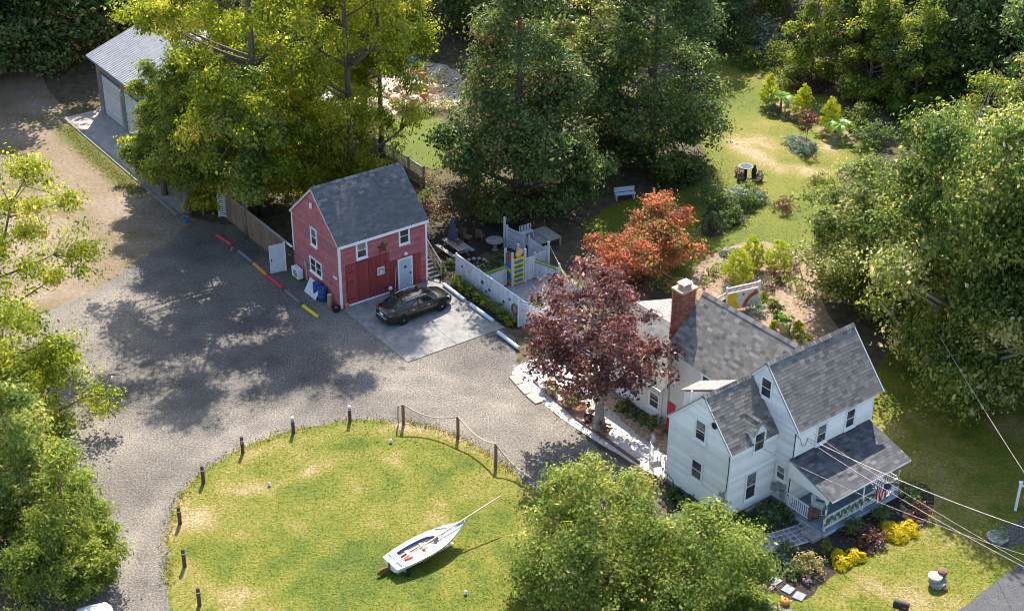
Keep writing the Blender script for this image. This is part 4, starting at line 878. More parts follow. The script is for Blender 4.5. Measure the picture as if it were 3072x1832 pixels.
# ------------------------------------------------------------------ long garage at the far left
SHX, SHY, SHYAW = -32.54, 114.59, R(36)
def SL(u, v, z=0): return Vector((SHX + u * math.cos(SHYAW) - v * math.sin(SHYAW), SHY + u * math.sin(SHYAW) + v * math.cos(SHYAW), z))
gar = thing('long_garage', 'brown garage with ribbed pale metal roof and white roll-up doors', 'garage', (SHX, SHY, 0), SHYAW)
GLn = 13.5
bx('wall', 'brown_wall', gar, 0, .2, -GLn, 0, .5, 4.5); bx('plinth', 'foundation', gar, -.02, .22, -GLn - .02, .02, 0, .5); bx('wall', 'brown_wall', gar, .2, 8.8, -.2, 0, 0, 4.5); bx('wall', 'brown_wall', gar, .2, 8.8, -GLn, -GLn + .2, 0, 4.5); bx('wall', 'brown_wall', gar, 8.8, 9, -GLn, 0, 0, 4.5)
MB().prism([(.2, -.02, 4.5), (8.8, -.02, 4.5), (4.5, -.02, 6.1)], None, (0, -.16, 0)).build('gable', 'brown_wall', gar)
SP = Plane((0, 0, 0), (0, -1, 0), (-1, 0, 0))
for k in range(3):
    a = 1.15 + k * 4.25; d = pbx('garage_door', 'garage_white', gar, SP, a, a + 3.3, .12, 3.4, .0, .05)
    for i in range(8): pbx('door_panel', 'garage_white', d, SP, a + .05, a + 3.25, .16 + i * .405, .16 + i * .405 + .385, .05, .075)
    f = MB(); SP.box(f, a - .35, a, .1, 3.5, .0, .09); SP.box(f, a, a + 3.3, 3.4, 3.5, .0, .09); f.build('door_frame', 'teal_trim', gar)
def ribbed(parent, e0, e1, r0, r1, nrib, name='roof'):
    e0, e1, r0, r1 = map(Vector, (e0, e1, r0, r1)); n = (e1 - e0).cross(r0 - e0).normalized(); n = n if n.z > 0 else -n
    s = MB().hexa([e0 - n * .06, e1 - n * .06, r1 - n * .06, r0 - n * .06, e0, e1, r1, r0]).build(name, 'metal_roof', parent)
    for i in range(nrib + 1):
        a = e0.lerp(e1, i / nrib); b = r0.lerp(r1, i / nrib); MB().bar(a + n * .02, b + n * .02, .05, .055, n).build('rib', 'metal_roof', s)
ribbed(gar, (-.5, .4, 4.55), (-.5, -GLn - .4, 4.55), (4.5, .4, 6.35), (4.5, -GLn - .4, 6.35), 45)
ribbed(gar, (9.5, -GLn - .4, 4.55), (9.5, .4, 4.55), (4.5, -GLn - .4, 6.35), (4.5, .4, 6.35), 10)
bx('fascia', 'teal_trim', gar, -.53, -.45, -GLn - .4, .4, 4.4, 4.53)
MB().bar((4.5, .42, 6.38), (4.5, -GLn - .42, 6.38), .3, .05).build('ridge_cap', 'metal_roof', gar)
apr = bx('garage_apron', 'apron_concrete', None, -2.95, -.05, -20.2, .15, -.05, .05, loc=(SHX, SHY, 0), rz=SHYAW); tag(apr, kind='structure')
for i in range(5): bx('slab', 'apron_concrete', apr, -2.78, -.08, -20.1 + i * 4.05, -20.1 + i * 4.05 + 4.02, .05, .064)
bx('apron_curb', 'concrete', apr, -3.12, -2.8, -20.2, .15, -.05, .1)
# low outbuilding glimpsed through the trees
ob = thing('low_outbuilding', 'low outbuilding with pale metal roof glimpsed through the yellow-green leaves', 'outbuilding', G(640, 330), SHYAW)
bx('wall', 'garage_white', ob, 0, 4.5, -6, 0, 0, 2.6); ribbed(ob, (-.4, .3, 2.6), (-.4, -6.3, 2.6), (2.25, .3, 3.5), (2.25, -6.3, 3.5), 16); ribbed(ob, (4.9, -6.3, 2.6), (4.9, .3, 2.6), (2.25, -6.3, 3.5), (2.25, .3, 3.5), 8)
OP = Plane((0, 0, 0), (0, -1, 0), (-1, 0, 0)); window(ob, OP, 1.2, 2.4, 1.0, 2.0); window(ob, OP, 3.6, 4.8, 1.0, 2.0)

# ------------------------------------------------------------------ trees
YA = tree_meshes(25.0, 1.8, 5.8, 'oval', 440, 0.8, 190, 0.19, 'leaf_yellow', 'bark', 11, fill=.2, tr=.34, limbs=28, twigs=130, inner=0.3, rough=.32, trunk_top=.85)
YB = tree_meshes(23.0, 4.5, 5.1, 'egg', 320, 0.85, 235, 0.175, 'leaf_yellow', 'bark', 12, tr=.32, limbs=26, twigs=120, inner=0.3, rough=.35, trunk_top=.85)
YD = tree_meshes(22.0, 5.0, 4.6, 'egg', 300, 0.85, 220, 0.175, 'leaf_yellow', 'bark', 52, tr=.3, limbs=24, twigs=100, inner=0.3, rough=.3, trunk_top=.8, lean=(3.0, 0))
plant_tree('shade_tree', 'tallest yellow-green tree directly behind and left of the red barn', (-17.2, 96.8, 0), YA, 0.4, (1.06, 1.06, 1.14))
plant_tree('shade_tree', 'yellow-green tree overhanging the ribbed garage roof', (-20.8, 107.0, 0), YB, 2.0, (.95, .95, 1.0))
plant_tree('shade_tree', 'yellow-green tree rising behind the red barn ridge', (-11.2, 98.6, 0), YA, 2.6, (.86, .86, 1.08))
plant_tree('shade_tree', 'yellow-green tree beside the pale patio at the top of the picture', (-11.4, 110.0, 0), YD, 0, 1.0)
plant_tree('shade_tree', 'thin-trunked yellow-green tree standing beside the lattice fence', G(923, 404), tree_meshes(27.5, 13.0, 4.6, 'oval', 240, .9, 200, .18, 'leaf_yellow', 'bark', 53, tr=.2, limbs=18, twigs=70, inner=.3, rough=.3, trunk_top=.8, lean=(2.2, -1.5)), 0)
plant_tree('shade_tree', 'slim yellow-green tree nearest the brown yard wall', (-17.8, 93.6, 0), tree_meshes(12.5, 3.2, 2.9, 'oval', 120, .8, 120, .24, 'leaf_olive', 'bark', 13, tr=.16, limbs=14, twigs=40, inner=.2, rough=.35), 1.0)
CED = tree_meshes(10.5, 2.2, 2.6, 'cone', 260, 0.55, 90, 0.2, 'leaf_conifer', 'bark', 14, tr=.22, limbs=26, twigs=60, inner=0.35, rough=.45, trunk_top=.95, asp=.4, tshift=.1)
plant_tree('cedar_tree', 'dark spiky cedar beside the concrete apron of the garage', (-22.3, 96.4, 0), CED, 0.0, (1.1, 1.1, 1.12))
plant_tree('cedar_tree', 'smaller cedar half hidden in front of the middle garage door', (-24.6, 99.6, 0), CED, 2.2, (.95, .95, .95))
plant_tree('maple_tree', 'huge dark green tree in the centre behind the play yard', (0.3, 99.0, 0), tree_meshes(19.5, .3, 5.9, 'spire', 520, 1.0, 170, 0.22, 'leaf_green', 'bark', 15, tr=.4, limbs=24, twigs=90, inner=0.45, rough=.26), 0.0)
plant_tree('maple_tree', 'tall dark green tree between the central tree and the back lawn', (10.0, 105.5, 0), tree_meshes(22, .3, 5.3, 'spire', 470, 1.0, 170, 0.22, 'leaf_green', 'bark', 16, tr=.4, limbs=24, twigs=80, inner=0.45, rough=.22, tshift=-.06), 0.5)
plant_tree('maple_tree', 'lighter green tree peeping between the two tall dark trees', (5.5, 109, 0), tree_meshes(14.5, 2, 3.6, 'oval', 150, .9, 110, .25, 'leaf_mid', 'bark', 17, tr=.22, limbs=10, twigs=30, inner=.4, tshift=.12), 0)
RA = tree_meshes(14.5, 1.2, 5.3, 'egg', 400, 0.95, 165, 0.22, 'leaf_mid', 'bark_grey', 18, lobe=1.35, fill=.12, tr=.32, limbs=22, twigs=90, inner=0.5, rough=.28)
RB = tree_meshes(14.0, 1.0, 5.3, 'round', 360, 0.95, 165, 0.22, 'leaf_mid', 'bark_grey', 19, lobe=1.35, fill=.12, tr=.3, limbs=22, twigs=90, inner=0.5, rough=.3, tshift=-.05)
plant_tree('maple_tree', 'green maple whose leaves overhang the back lawn right of the chimney', (21.4, 86.0, 0), RA, 0.2, (.8, .8, .64))
plant_tree('maple_tree', 'big green maple directly right of the house roof', (25.6, 79.8, 0), RB, 1.2, (1.0, 1.0, 1.12))
plant_tree('maple_tree', 'green maple at the right picture edge above the shaded yard', (31.5, 80.5, 0), RA, 2.6, (.95, .95, .85))
plant_tree('maple_tree', 'low-hanging green maple over the shaded yard right of the house', (30.6, 73.8, 0), RB, 5.0, (1.0, 1.0, 1.12))
plant_tree('maple_tree', 'green maple closest to the right end of the porch roof', (25.6, 75.2, 0), RA, 5.6, (.9, .9, 1.16))
plant_tree('maple_tree', 'green maple behind the others at the middle of the right edge', (31.0, 87.5, 0), RB, 3.5, (.95, .95, .75))
plant_tree('maple_tree', 'green maple with pale leaf tips in the middle of the right-hand grove', (26.4, 86.0, 0), RA, 4.4, (.85, .85, .7))
# purple maple by the house
plant_tree('purple_maple', 'purple-leaved maple with a stout grey trunk in the white stone bed', (4.87, 71.03, 0), tree_meshes(10.2, 3.4, 4.25, 'egg', 290, 0.55, 62, 0.19, 'leaf_purple', 'bark_grey', 20, tr=.3, limbs=38, twigs=150, inner=0.2, rough=.12, trunk_top=.7, lean=(-1.3, .2), lobe=.75, fill=.45))
# Japanese maple
plant_tree('red_maple', 'spreading orange-red maple in front of the dark trees', (9.4, 88.6, 0), tree_meshes(5.4, .5, 3.5, 'dome', 250, 0.5, 85, 0.18, 'leaf_red', 'bark_grey', 21, tr=.2, limbs=30, twigs=80, inner=.4, rough=.4, trunk_top=.55, lobe=.95, fill=.12))
# foreground trees at the bottom and the left
plant_tree('garden_tree', 'bushy olive-green tree at the bottom edge below the white house', (3.6, 57.0, 0), tree_meshes(7.5, .5, 4.0, 'egg', 330, 0.62, 215, 0.14, 'leaf_olive', 'bark', 22, tr=.2, limbs=20, twigs=60, inner=.55, rough=.22, tshift=.08))
plant_tree('garden_tree', 'lower olive-green tree right of the bottom tree, by the stepping stones', (8.4, 55.7, 0), tree_meshes(5.9, .4, 3.6, 'dome', 250, 0.62, 205, 0.14, 'leaf_olive', 'bark', 23, tr=.16, limbs=16, twigs=50, inner=.55, rough=.25))
plant_tree('yellow_tree', 'open yellow-green tree leaning over the gravel at the left edge', (-31.2, 80.0, 0), tree_meshes(11.5, 1.5, 4.2, 'oval', 200, 0.75, 130, 0.16, 'leaf_yellow', 'bark', 24, tr=.2, limbs=22, twigs=80, inner=.2, rough=.4, lean=(3.4, .5)))
plant_tree('yellow_tree', 'yellow-green tree in the middle of the left edge', (-26.4, 70.5, 0), tree_meshes(7.8, .6, 4.1, 'egg', 210, .75, 150, .16, 'leaf_yellow', 'bark', 25, tr=.18, limbs=18, twigs=60, inner=.4, rough=.35, tshift=-.05))
plant_tree('yellow_tree', 'yellowing tree at the left edge between two others', (-29.8, 66.5, 0), tree_meshes(9.5, .6, 3.8, 'egg', 210, .75, 150, .16, 'leaf_yellow', 'bark', 26, tr=.18, limbs=18, twigs=60, inner=.4, rough=.35, tshift=-.12))
LC = tree_meshes(8.6, .3, 3.4, 'egg', 300, 0.6, 150, 0.165, 'leaf_olive', 'bark_grey', 27, tr=.18, limbs=22, twigs=60, inner=.45, rough=.35, tshift=.05)
plant_tree('olive_cedar', 'olive-green tree in the bottom left corner', (-24.0, 61.8, 0), LC, 0.3)
plant_tree('olive_cedar', 'olive-green tree cut by the left edge near the bottom', (-28.2, 60.0, 0), LC, 2.3, (1.05, 1.05, 1.1))
plant_tree('bright_cedar', 'bright green feathery cedar by the drive at the bottom left', (-20.9, 58.6, 0), tree_meshes(6.8, .3, 2.9, 'cone', 240, .5, 90, .17, 'leaf_conifer', 'bark', 28, tr=.15, limbs=20, twigs=40, inner=.4, rough=.3, trunk_top=.95, asp=.4, tshift=.15), 0)
plant_tree('bright_cedar', 'bright green cedar at the very bottom left edge', (-21.1, 56.5, 0), tree_meshes(5.0, .3, 2.5, 'egg', 150, .5, 90, .17, 'leaf_conifer', 'bark', 29, tr=.13, limbs=14, twigs=30, inner=.4, rough=.3, asp=.4, tshift=.15), 0)
# back woods
WD = [tree_meshes(15, .8, 4.6, 'egg', 230, 1.1, 105, 0.32, 'leaf_dark', 'bark', 31, tr=.3, limbs=14, twigs=30, inner=.5),
      tree_meshes(16, .8, 4.3, 'oval', 220, 1.1, 105, 0.32, 'leaf_green', 'bark', 32, tr=.3, limbs=14, twigs=30, inner=.5),
      tree_meshes(12, .3, 3.2, 'cone', 220, .8, 100, 0.28, 'leaf_conifer', 'bark', 33, tr=.25, limbs=16, twigs=20, inner=.4, trunk_top=.95, asp=.45),
      tree_meshes(13, .8, 4.4, 'round', 210, 1.1, 105, 0.32, 'leaf_mid', 'bark_grey', 34, tr=.28, limbs=14, twigs=30, inner=.5)]
woods = [(-47.5, 121.5, 2, 1.4), (-42.5, 122.5, 0, 1.25), (-38.2, 125, 1, 1.2), (-52, 128, 0, 1.1), (-45.5, 132, 1, 1.1), (-54, 122, 1, 1.25), (-34, 134, 3, 1.05), (-28, 131, 0, 1.05), (-40, 138, 0, 1.1), (-50, 140, 2, 1.3), (-22, 137, 3, 1.0), (-15, 134, 1, 1.05), (-9, 138, 0, 1.0), (-3.5, 133, 0, 1.0), (2.5, 128, 0, .95), (-30, 144, 1, 1.2), (-18, 146, 0, 1.2), (-5, 147, 1, 1.2), (8, 140, 0, 1.2), (15.5, 131, 0, 1.0), (18.5, 138, 1, 1.1), (24, 141, 3, 1.1), (31, 137, 0, 1.1), (37.5, 130, 3, 1.1), (35.5, 119, 0, 1.05), (41, 122, 1, 1.1), (46, 116, 3, 1.05), (40, 109, 0, 1.0), (45, 128, 0, 1.2), (38, 140, 1, 1.2), (30, 125.5, 1, .9), (52, 122, 2, 1.3), (46, 103, 3, 1.0), (36.8, 100, 3, .85), (39.5, 93, 3, 1.0), (43.5, 95, 0, 1.05), (-58, 112, 0, 1.0), (-54, 118, 3, 1.0), (36, 84, 1, .9), (52, 108, 1, 1.1)]
def ordinal(i): return ['first', 'second', 'third', 'fourth', 'fifth', 'sixth', 'seventh', 'eighth', 'ninth', 'tenth', 'eleventh', 'twelfth', 'thirteenth', 'fourteenth', 'fifteenth', 'sixteenth', 'seventeenth', 'eighteenth', 'nineteenth', 'twentieth'][i]
KN = ['dark woodland tree', 'deep green woodland tree', 'pointed conifer', 'mottled green woodland tree']
for side, sel in (('left', [w for w in woods if w[0] < 10]), ('right', [w for w in woods if w[0] >= 10])):
    for kind in range(4):
        row = sorted([w for w in sel if w[2] == kind], key=lambda w: w[0])
        for i, w in enumerate(row):
            plant_tree('woodland_conifer' if kind == 2 else 'woodland_tree', '%s %s from the left in the %s back woods' % (ordinal(i), KN[kind], side), (w[0], w[1], 0), WD[kind], (w[0] * 1.7 + w[1]) % 6.28, (w[3], w[3], w[3] * (0.95 + .1 * (i % 2))), 'trees of the back woods')
# the yard edge on the upper right
VA = tree_meshes(8.5, .1, 2.1, 'egg', 190, .5, 100, .2, 'leaf_conifer', 'bark', 35, tr=.14, limbs=8, twigs=10, inner=.55, rough=.18, tshift=.1)
plant_tree('arborvitae', 'leaning vine-covered evergreen at the top behind the back lawn', (24.6, 122.0, 0), VA, 0, (1.05, 1.05, 1.15))
plant_tree('arborvitae', 'broad rounded evergreen right of the back lawn', (28.6, 118.2, 0), VA, 2.0, (1.3, 1.3, 1.12))
plant_tree('arborvitae', 'narrow dark evergreen behind the banana plants', (31.5, 115.0, 0), VA, 3.0, (1.1, 1.1, 1.15))
FC = tree_meshes(9.0, .4, 4.0, 'egg', 300, .6, 100, .2, 'leaf_conifer', 'bark', 36, tr=.22, limbs=24, twigs=60, inner=.45, rough=.4, asp=.38, tshift=.16)
plant_tree('feathery_cedar', 'bright feathery cedar in the upper right beside the dark woods', (33.2, 101.2, 0), FC, 0)
plant_tree('red_tipped_tree', 'tree with reddening top behind the feathery cedar', (38.0, 104.0, 0), tree_meshes(10.8, 2, 2.4, 'round', 90, .7, 90, .24, 'leaf_rust', 'bark', 37, tr=.18, limbs=10, twigs=20), 0)

def bare(name, label, loc, h, seed, m='bark_dead', spread=.6, n0=4, r0=.05, cat='bare shrub', depth=4, up=.5):
    g = np.random.default_rng(seed); b = MB()
    def grow(p, d, L, r, k):
        q = p + d * L * .5 + Vector(g.normal(0, .06, 3)) * L; e = p + d * L
        b.tube([p, q, e], [r, r * .8, r * .6], 4, False)
        if k == 0: return
        for _ in range(3 if k > 1 else 2):
            nd = (d + Vector(g.normal(0, spread, 3)) + Vector((0, 0, up * .25))).normalized(); grow(e if g.random() < .6 else q, nd, L * g.uniform(.55, .8), r * .6, k - 1)
    for _ in range(n0):
        d = Vector((g.normal(0, .45), g.normal(0, .45), 1)).normalized(); grow(Vector((g.normal(0, .1), g.normal(0, .1), 0)), d, h * .36, r0, depth)
    t = thing(name, label, cat, loc); b.build('branches', m, t); return t
bare('bare_shrub', 'bare pale-twigged dead tree behind the purple maple', HL(3.4, 15.6), 5.6, 3, spread=.5, n0=6, r0=.07, depth=4)
bare('bare_shrub', 'bare pale twiggy shrub between the play yard and the purple maple', BL(9.6, -8.6), 3.0, 4, spread=.55, n0=5, r0=.04)
bare('dead_tree', 'dead pale-branched tree standing in front of the feathery cedar', (28.8, 94.5, 0), 10.5, 5, spread=.3, n0=2, r0=.07, cat='dead tree')

for i, (x, y, h, r, m, lab) in enumerate(((-20.6, 97.6, 6.5, 2.3, 'leaf_yellow', 'leafy undergrowth tree above the slatted gate'), (-19.2, 101.5, 8.0, 2.8, 'leaf_yellow', 'yellow undergrowth tree in the gap left of the tallest tree'), (-14.6, 99.5, 7.0, 2.6, 'leaf_yellow', 'leafy undergrowth tree just behind the brown yard wall'), (-12.8, 104.5, 7.5, 2.7, 'leaf_yellow', 'yellow undergrowth tree behind the barn roof'), (-25.2, 102.5, 7.0, 2.2, 'leaf_yellow', 'leafy undergrowth tree standing before the last garage door'), (-15.8, 106.0, 8.0, 3.0, 'leaf_yellow', 'leafy undergrowth tree between garage and lattice fence'), (-20.5, 108, 9.5, 3.2, 'leaf_yellow', 'yellow undergrowth tree in front of the low outbuilding'))):
    plant_tree('undergrowth_tree', lab, (x, y, 0), tree_meshes(h, .4, r, 'egg', 110, .6, 95, .23, m, 'bark', 60 + i, tr=.1, limbs=12, twigs=30, inner=.35, rough=.35), 0, 1.0, 'undergrowth between barn and garage')

# ------------------------------------------------------------------ car on the pad
car = thing('parked_car', 'dark olive-grey sedan parked on the concrete pad by the red barn', 'car', (0, 0, 0), R(38.2))
fw = Vector((math.cos(R(38.2)), math.sin(R(38.2)), 0)); lf = Vector((-fw.y, fw.x, 0))
car.location = Vector((-6.597, 82.02, .05)) + fw * 1.425 + lf * .84
def interp(tab, x):
    for (x0, y0), (x1, y1) in zip(tab[:-1], tab[1:]):
        if x <= x1: return y0 + (y1 - y0) * max(0, (x - x0) / (x1 - x0))
    return tab[-1][1]
TOP = [(-2.43, .62), (-2.36, .86), (-2.25, 1.02), (-2.0, 1.06), (-1.6, 1.05), (-1.0, .99), (.9, .97), (1.25, .97), (1.8, .89), (2.15, .8), (2.33, .68), (2.43, .5)]
WID = [(-2.43, .66), (-2.3, .8), (-1.9, .875), (-1.0, .895), (.8, .895), (1.7, .88), (2.15, .8), (2.35, .66), (2.43, .5)]
xs = [-2.43, -2.38, -2.3, -2.1, -1.8, -1.42, -1.0, -.5, 0, .5, 1.0, 1.42, 1.75, 2.0, 2.2, 2.33, 2.4, 2.43]
rows = []
for x in xs:
    w = interp(WID, x); t = interp(TOP, x); lo = .2 + .05 * max(0, abs(x) - 2.0)
    h = [(w * .9, lo), (w * .985, lo + .14), (w, lo + (t - lo) * .5), (w * .985, lo + (t - lo) * .78), (w * .93, t - .05), (w * .84, t - .005), (w * .45, t + .03), (0, t + .04)]
    rows.append([(x, -a, z) for a, z in h] + [(x, a, z) for a, z in h[-2::-1]])
b = MB().grid(rows); k = len(rows[0]); b.add(rows[0], [tuple(range(k))]); b.add(rows[-1], [tuple(range(k - 1, -1, -1))])
body = b.build('body', 'car_paint', car, smooth=True)
# greenhouse
GB = [(-1.92, .7, 1.06), (-1.55, .76, 1.02), (-.9, .8, .99), (0, .8, .975), (.7, .79, .97), (1.12, .74, .98), (1.3, .6, 1.0)]
GT = [(-1.15, .52, 1.39), (-.95, .57, 1.425), (-.6, .6, 1.445), (-.1, .61, 1.455), (.25, .6, 1.44), (.45, .57, 1.42), (.52, .5, 1.405)]
gl = MB(); rows = []
for (x0, w0, z0), (x1, w1, z1) in zip(GB, GT): rows.append([(x0, -w0, z0), ((x0 * .45 + x1 * .55), -(w0 * .42 + w1 * .58), z0 * .4 + z1 * .6), (x1, -w1, z1), (x1, 0, z1 + .03), (x1, w1, z1), ((x0 * .45 + x1 * .55), (w0 * .42 + w1 * .58), z0 * .4 + z1 * .6), (x0, w0, z0)])
gl.grid(rows); gl.add(rows[0], [tuple(range(7))]); gl.add(rows[-1], [tuple(range(6, -1, -1))]); gl.build('window_glass', 'car_glass', car, smooth=True)
rf = MB(); rr = []
for x, w, zz in GT: rr.append([(x, -w - .012, zz - .02), (x, -w * .9, zz + .025), (x, 0, zz + .045), (x, w * .9, zz + .025), (x, w + .012, zz - .02)])
rf.grid(rr).build('roof_panel', 'car_paint', car, smooth=True)
pil = MB()
for s in (-1, 1):
    pil.bar((-1.8, s * .73, 1.04), (-1.05, s * .555, 1.4), .12, .05); pil.bar((-.28, s * .805, .98), (-.22, s * .625, 1.44), .07, .03); pil.bar((1.2, s * .7, .99), (.47, s * .56, 1.42), .06, .04); pil.bar((-1.5, s * .785, 1.0), (1.0, s * .785, .965), .03, .03)
pil.build('pillar', 'car_paint', car)
for s in (-1, 1): MB().tube([(1.15, s * .7, 1.02), (.5, s * .585, 1.41), (.1, s * .63, 1.445), (-.5, s * .625, 1.44), (-1.0, s * .575, 1.41), (-1.7, s * .72, 1.07)], .014, 5, False).build('chrome_strip', 'bright_metal', car)
tyre = MB().lathe([(.2, -.1), (.3, -.105), (.33, -.08), (.335, 0), (.33, .08), (.3, .105), (.2, .1)], 24).mesh('tyre', 'tyre', True)
rim = MB()
for i in range(5):
    a = 2 * math.pi * i / 5; d = Vector((math.cos(a), math.sin(a), 0)); s = Vector((-d.y, d.x, 0))
    rim.hexa([d * .04 - s * .03 + Vector((0, 0, .06)), d * .04 + s * .03 + Vector((0, 0, .06)), d * .22 + s * .045 + Vector((0, 0, .06)), d * .22 - s * .045 + Vector((0, 0, .06)), d * .04 - s * .03 + Vector((0, 0, .1)), d * .04 + s * .03 + Vector((0, 0, .1)), d * .22 + s * .045 + Vector((0, 0, .095)), d * .22 - s * .045 + Vector((0, 0, .095))])
rim.lathe([(.2, .06), (.235, .1), (.25, .1), (.25, .05)], 24, cap=False); rim.lathe([(.05, .05), (.05, .11)], 12)
rim = rim.mesh('rim', 'rim_silver'); hubm = MB().lathe([(.24, 0), (.24, .04)], 20).mesh('hub', 'tyre')
for x in (-1.425, 1.425):
    for s in (-1, 1):
        w = link('wheel', tyre, car); w.matrix_basis = Matrix.Translation((x, s * .82, .335)) @ Matrix.Rotation(R(90 if s < 0 else -90), 4, 'X')
        link('rim', rim, w); link('hub', hubm, w)
        MB().lathe([(.39, 0), (.39, .01), (.1, .012)], 22).build('wheel_arch', 'tyre', car).matrix_basis = Matrix.Translation((x, s * .878, .36)) @ Matrix.Rotation(R(90 if s < 0 else -90), 4, 'X')
for s in (-1, 1):
    MB().hexa([(-2.4, s * .5, .78), (-2.16, s * .83, .78), (-2.06, s * .8, .78), (-2.3, s * .48, .78), (-2.36, s * .5, .96), (-2.14, s * .82, .96), (-2.04, s * .79, .96), (-2.26, s * .48, .96)]).build('tail_light', 'tail_red', car)
    MB().hexa([(2.37, s * .45, .6), (2.12, s * .8, .62), (1.98, s * .79, .64), (2.2, s * .44, .62), (2.31, s * .45, .72), (2.05, s * .8, .8), (1.9, s * .78, .83), (2.15, s * .44, .8)]).build('headlight', 'lamp_clear', car)
    MB().hexa([(.72, s * .85, .98), (.88, s * .85, .98), (.88, s * 1.0, 1.0), (.75, s * 1.02, 1.0), (.72, s * .85, 1.1), (.86, s * .85, 1.1), (.85, s * .99, 1.11), (.75, s * 1.0, 1.11)]).build('mirror', 'car_paint', car)
    for x in (-.75, .35): bx('door_handle', 'bright_metal', car, x, x + .16, s * .9 - .012, s * .9 + .012, .8, .83)
    for x0, x1 in ((-1.05, -1.035), (-.26, -.245), (.86, .875)): bx('door_seam', 'black_paint', car, x0, x1, s * .893 - .006, s * .893 + .006, .36, .92)
bx('licence_plate', 'white_trim', car, -2.455, -2.43, -.17, .17, .66, .8); bx('rear_bumper', 'car_paint', car, -2.47, -2.3, -.62, .62, .3, .55); bx('bumper_step', 'bright_metal', car, -2.475, -2.44, -.5, .5, .55, .575)

# car half hidden under the trees at the bottom left edge
def simple_car(name, label, loc, rz, m):
    t = thing(name, label, 'car', loc, rz); copy = []
    rows = []
    for x in xs:
        w = interp(WID, x); tt = interp(TOP, x); h = [(w * .9, .22), (w, .5), (w * .985, tt - .15), (w * .84, tt), (0, tt + .03)]
        rows.append([(x, -a, z) for a, z in h] + [(x, a, z) for a, z in h[-2::-1]])
    bb = MB().grid(rows); kk = len(rows[0]); bb.add(rows[0], [tuple(range(kk))]); bb.add(rows[-1], [tuple(range(kk - 1, -1, -1))]); bb.build('body', m, t, smooth=True)
    link('window_glass', gl_me, t); 
    rp = MB(); rp.grid(rr).build('roof_panel', m, t, smooth=True)
    for x in (-1.425, 1.425):
        for s in (-1, 1):
            w = link('wheel', tyre, t); w.matrix_basis = Matrix.Translation((x, s * .82, .335)) @ Matrix.Rotation(R(90 if s < 0 else -90), 4, 'X'); link('rim', rim, w)
    return t
gl_me = bpy.data.objects[[o.name for o in car.children if o.name.startswith('window_glass')][0]].data
simple_car('parked_car', 'white car half hidden under the trees at the bottom left edge', G(262, 1545) + Vector((.3, -1.35, .01)), R(112), 'boat_white')

# ------------------------------------------------------------------ sailing dinghy on the lawn
boat = thing('sailing_dinghy', 'white sailing dinghy with long wooden mast lying on the lawn', 'boat', (-5.74, 58.89, .0), R(37.3))
tilt = bpy.data.objects.new('hull', None)
def bz(x): return .16 + .09 * x      # keel line rises to the bow
ST = [(0, .62, .5), (.6, .72, .5), (1.3, .79, .49), (2.0, .8, .49), (2.7, .72, .5), (3.3, .55, .53), (3.8, .34, .57), (4.15, .16, .6), (4.4, .02, .64)]
rows = []
for x, w, d in ST:
    k0 = bz(x) + (0.0 if x < 3.2 else (x - 3.2) ** 2 * .28); t = bz(x) + d - .14
    t = max(t, k0 + .12)
    rows.append([(x, w, t), (x, w * .97, t - .12 * (t - k0)), (x, w * .86, k0 + .4 * (t - k0)), (x, w * .55, k0 + .12 * (t - k0)), (x, 0, k0), (x, -w * .55, k0 + .12 * (t - k0)), (x, -w * .86, k0 + .4 * (t - k0)), (x, -w * .97, t - .12 * (t - k0)), (x, -w, t)])
tops = [r[0][2] for r in rows]
hb = MB().grid(rows); hb.add(rows[0], [tuple(range(9))]); hull = hb.build('hull', 'boat_white', boat, smooth=False)
def deckz(x): 
    for (a, _, _), (c, _, _), t0, t1 in zip(ST[:-1], ST[1:], tops[:-1], tops[1:]):
        if x <= c: return t0 + (t1 - t0) * (x - a) / (c - a)
    return tops[-1]
def bw(x): return interp([(s[0], s[1]) for s in ST], x)
CK = [(.62, .42), (.9, .46), (1.4, .5), (2.0, .48), (2.45, .4), (2.7, .22), (2.78, .05)]
dk = MB()
for s in (-1, 1):   # side decks
    o_, i_ = [], []
    for x, w in [(.62, .42)] + CK[1:]: o_.append((x, s * bw(x), deckz(x) + .012)); i_.append((x, s * w, deckz(x) + .03))
    dk.grid([o_, i_])
dk.add([(0, -bw(0), deckz(0) + .012), (.62, -bw(.62), deckz(.62) + .012), (.62, -.42, deckz(.62) + .03), (.62, .42, deckz(.62) + .03), (.62, bw(.62), deckz(.62) + .012), (0, bw(0), deckz(0) + .012)], [tuple(range(6))])
fr_ = [(x, deckz(x)) for x in (2.78, 3.1, 3.4, 3.8, 4.15, 4.4)]
dk.grid([[(x, -bw(x), z_ + .012) for x, z_ in fr_], [(x, 0, z_ + .06 * max(0, (4.4 - x) / 1.6) + .012) for x, z_ in fr_], [(x, bw(x), z_ + .012) for x, z_ in fr_]])
dk.build('deck', 'boat_white', boat)
ck = MB(); ring_t = [(x, w, deckz(x) + .03) for x, w in CK] + [(x, -w, deckz(x) + .03) for x, w in CK[::-1]]
ring_m = [(x, w * .9, deckz(x) - .12) for x, w in CK] + [(x, -w * .9, deckz(x) - .12) for x, w in CK[::-1]]
ring_b = [(x, w * .8, bz(x) + .13) for x, w in CK] + [(x, -w * .8, bz(x) + .13) for x, w in CK[::-1]]
ck.cur = 0; ck.grid([ring_t, ring_m], True); ck.cur = 1; ck.grid([ring_m, ring_b], True); ck.add(ring_b, [tuple(range(len(ring_b)))])
ck.build('cockpit', ['strap_blue', 'boat_inner'], boat)
for x in (1.05, 1.9): bx('thwart', 'boat_inner', boat, x, x + .2, -.42, .42, deckz(x) - .14, deckz(x) - .1)
for s in (-1, 1): MB().bar((.65, s * .3, deckz(.65) - .16), (2.3, s * .3, deckz(2.3) - .16), .12, .03).build('side_bench', 'boat_inner', boat)
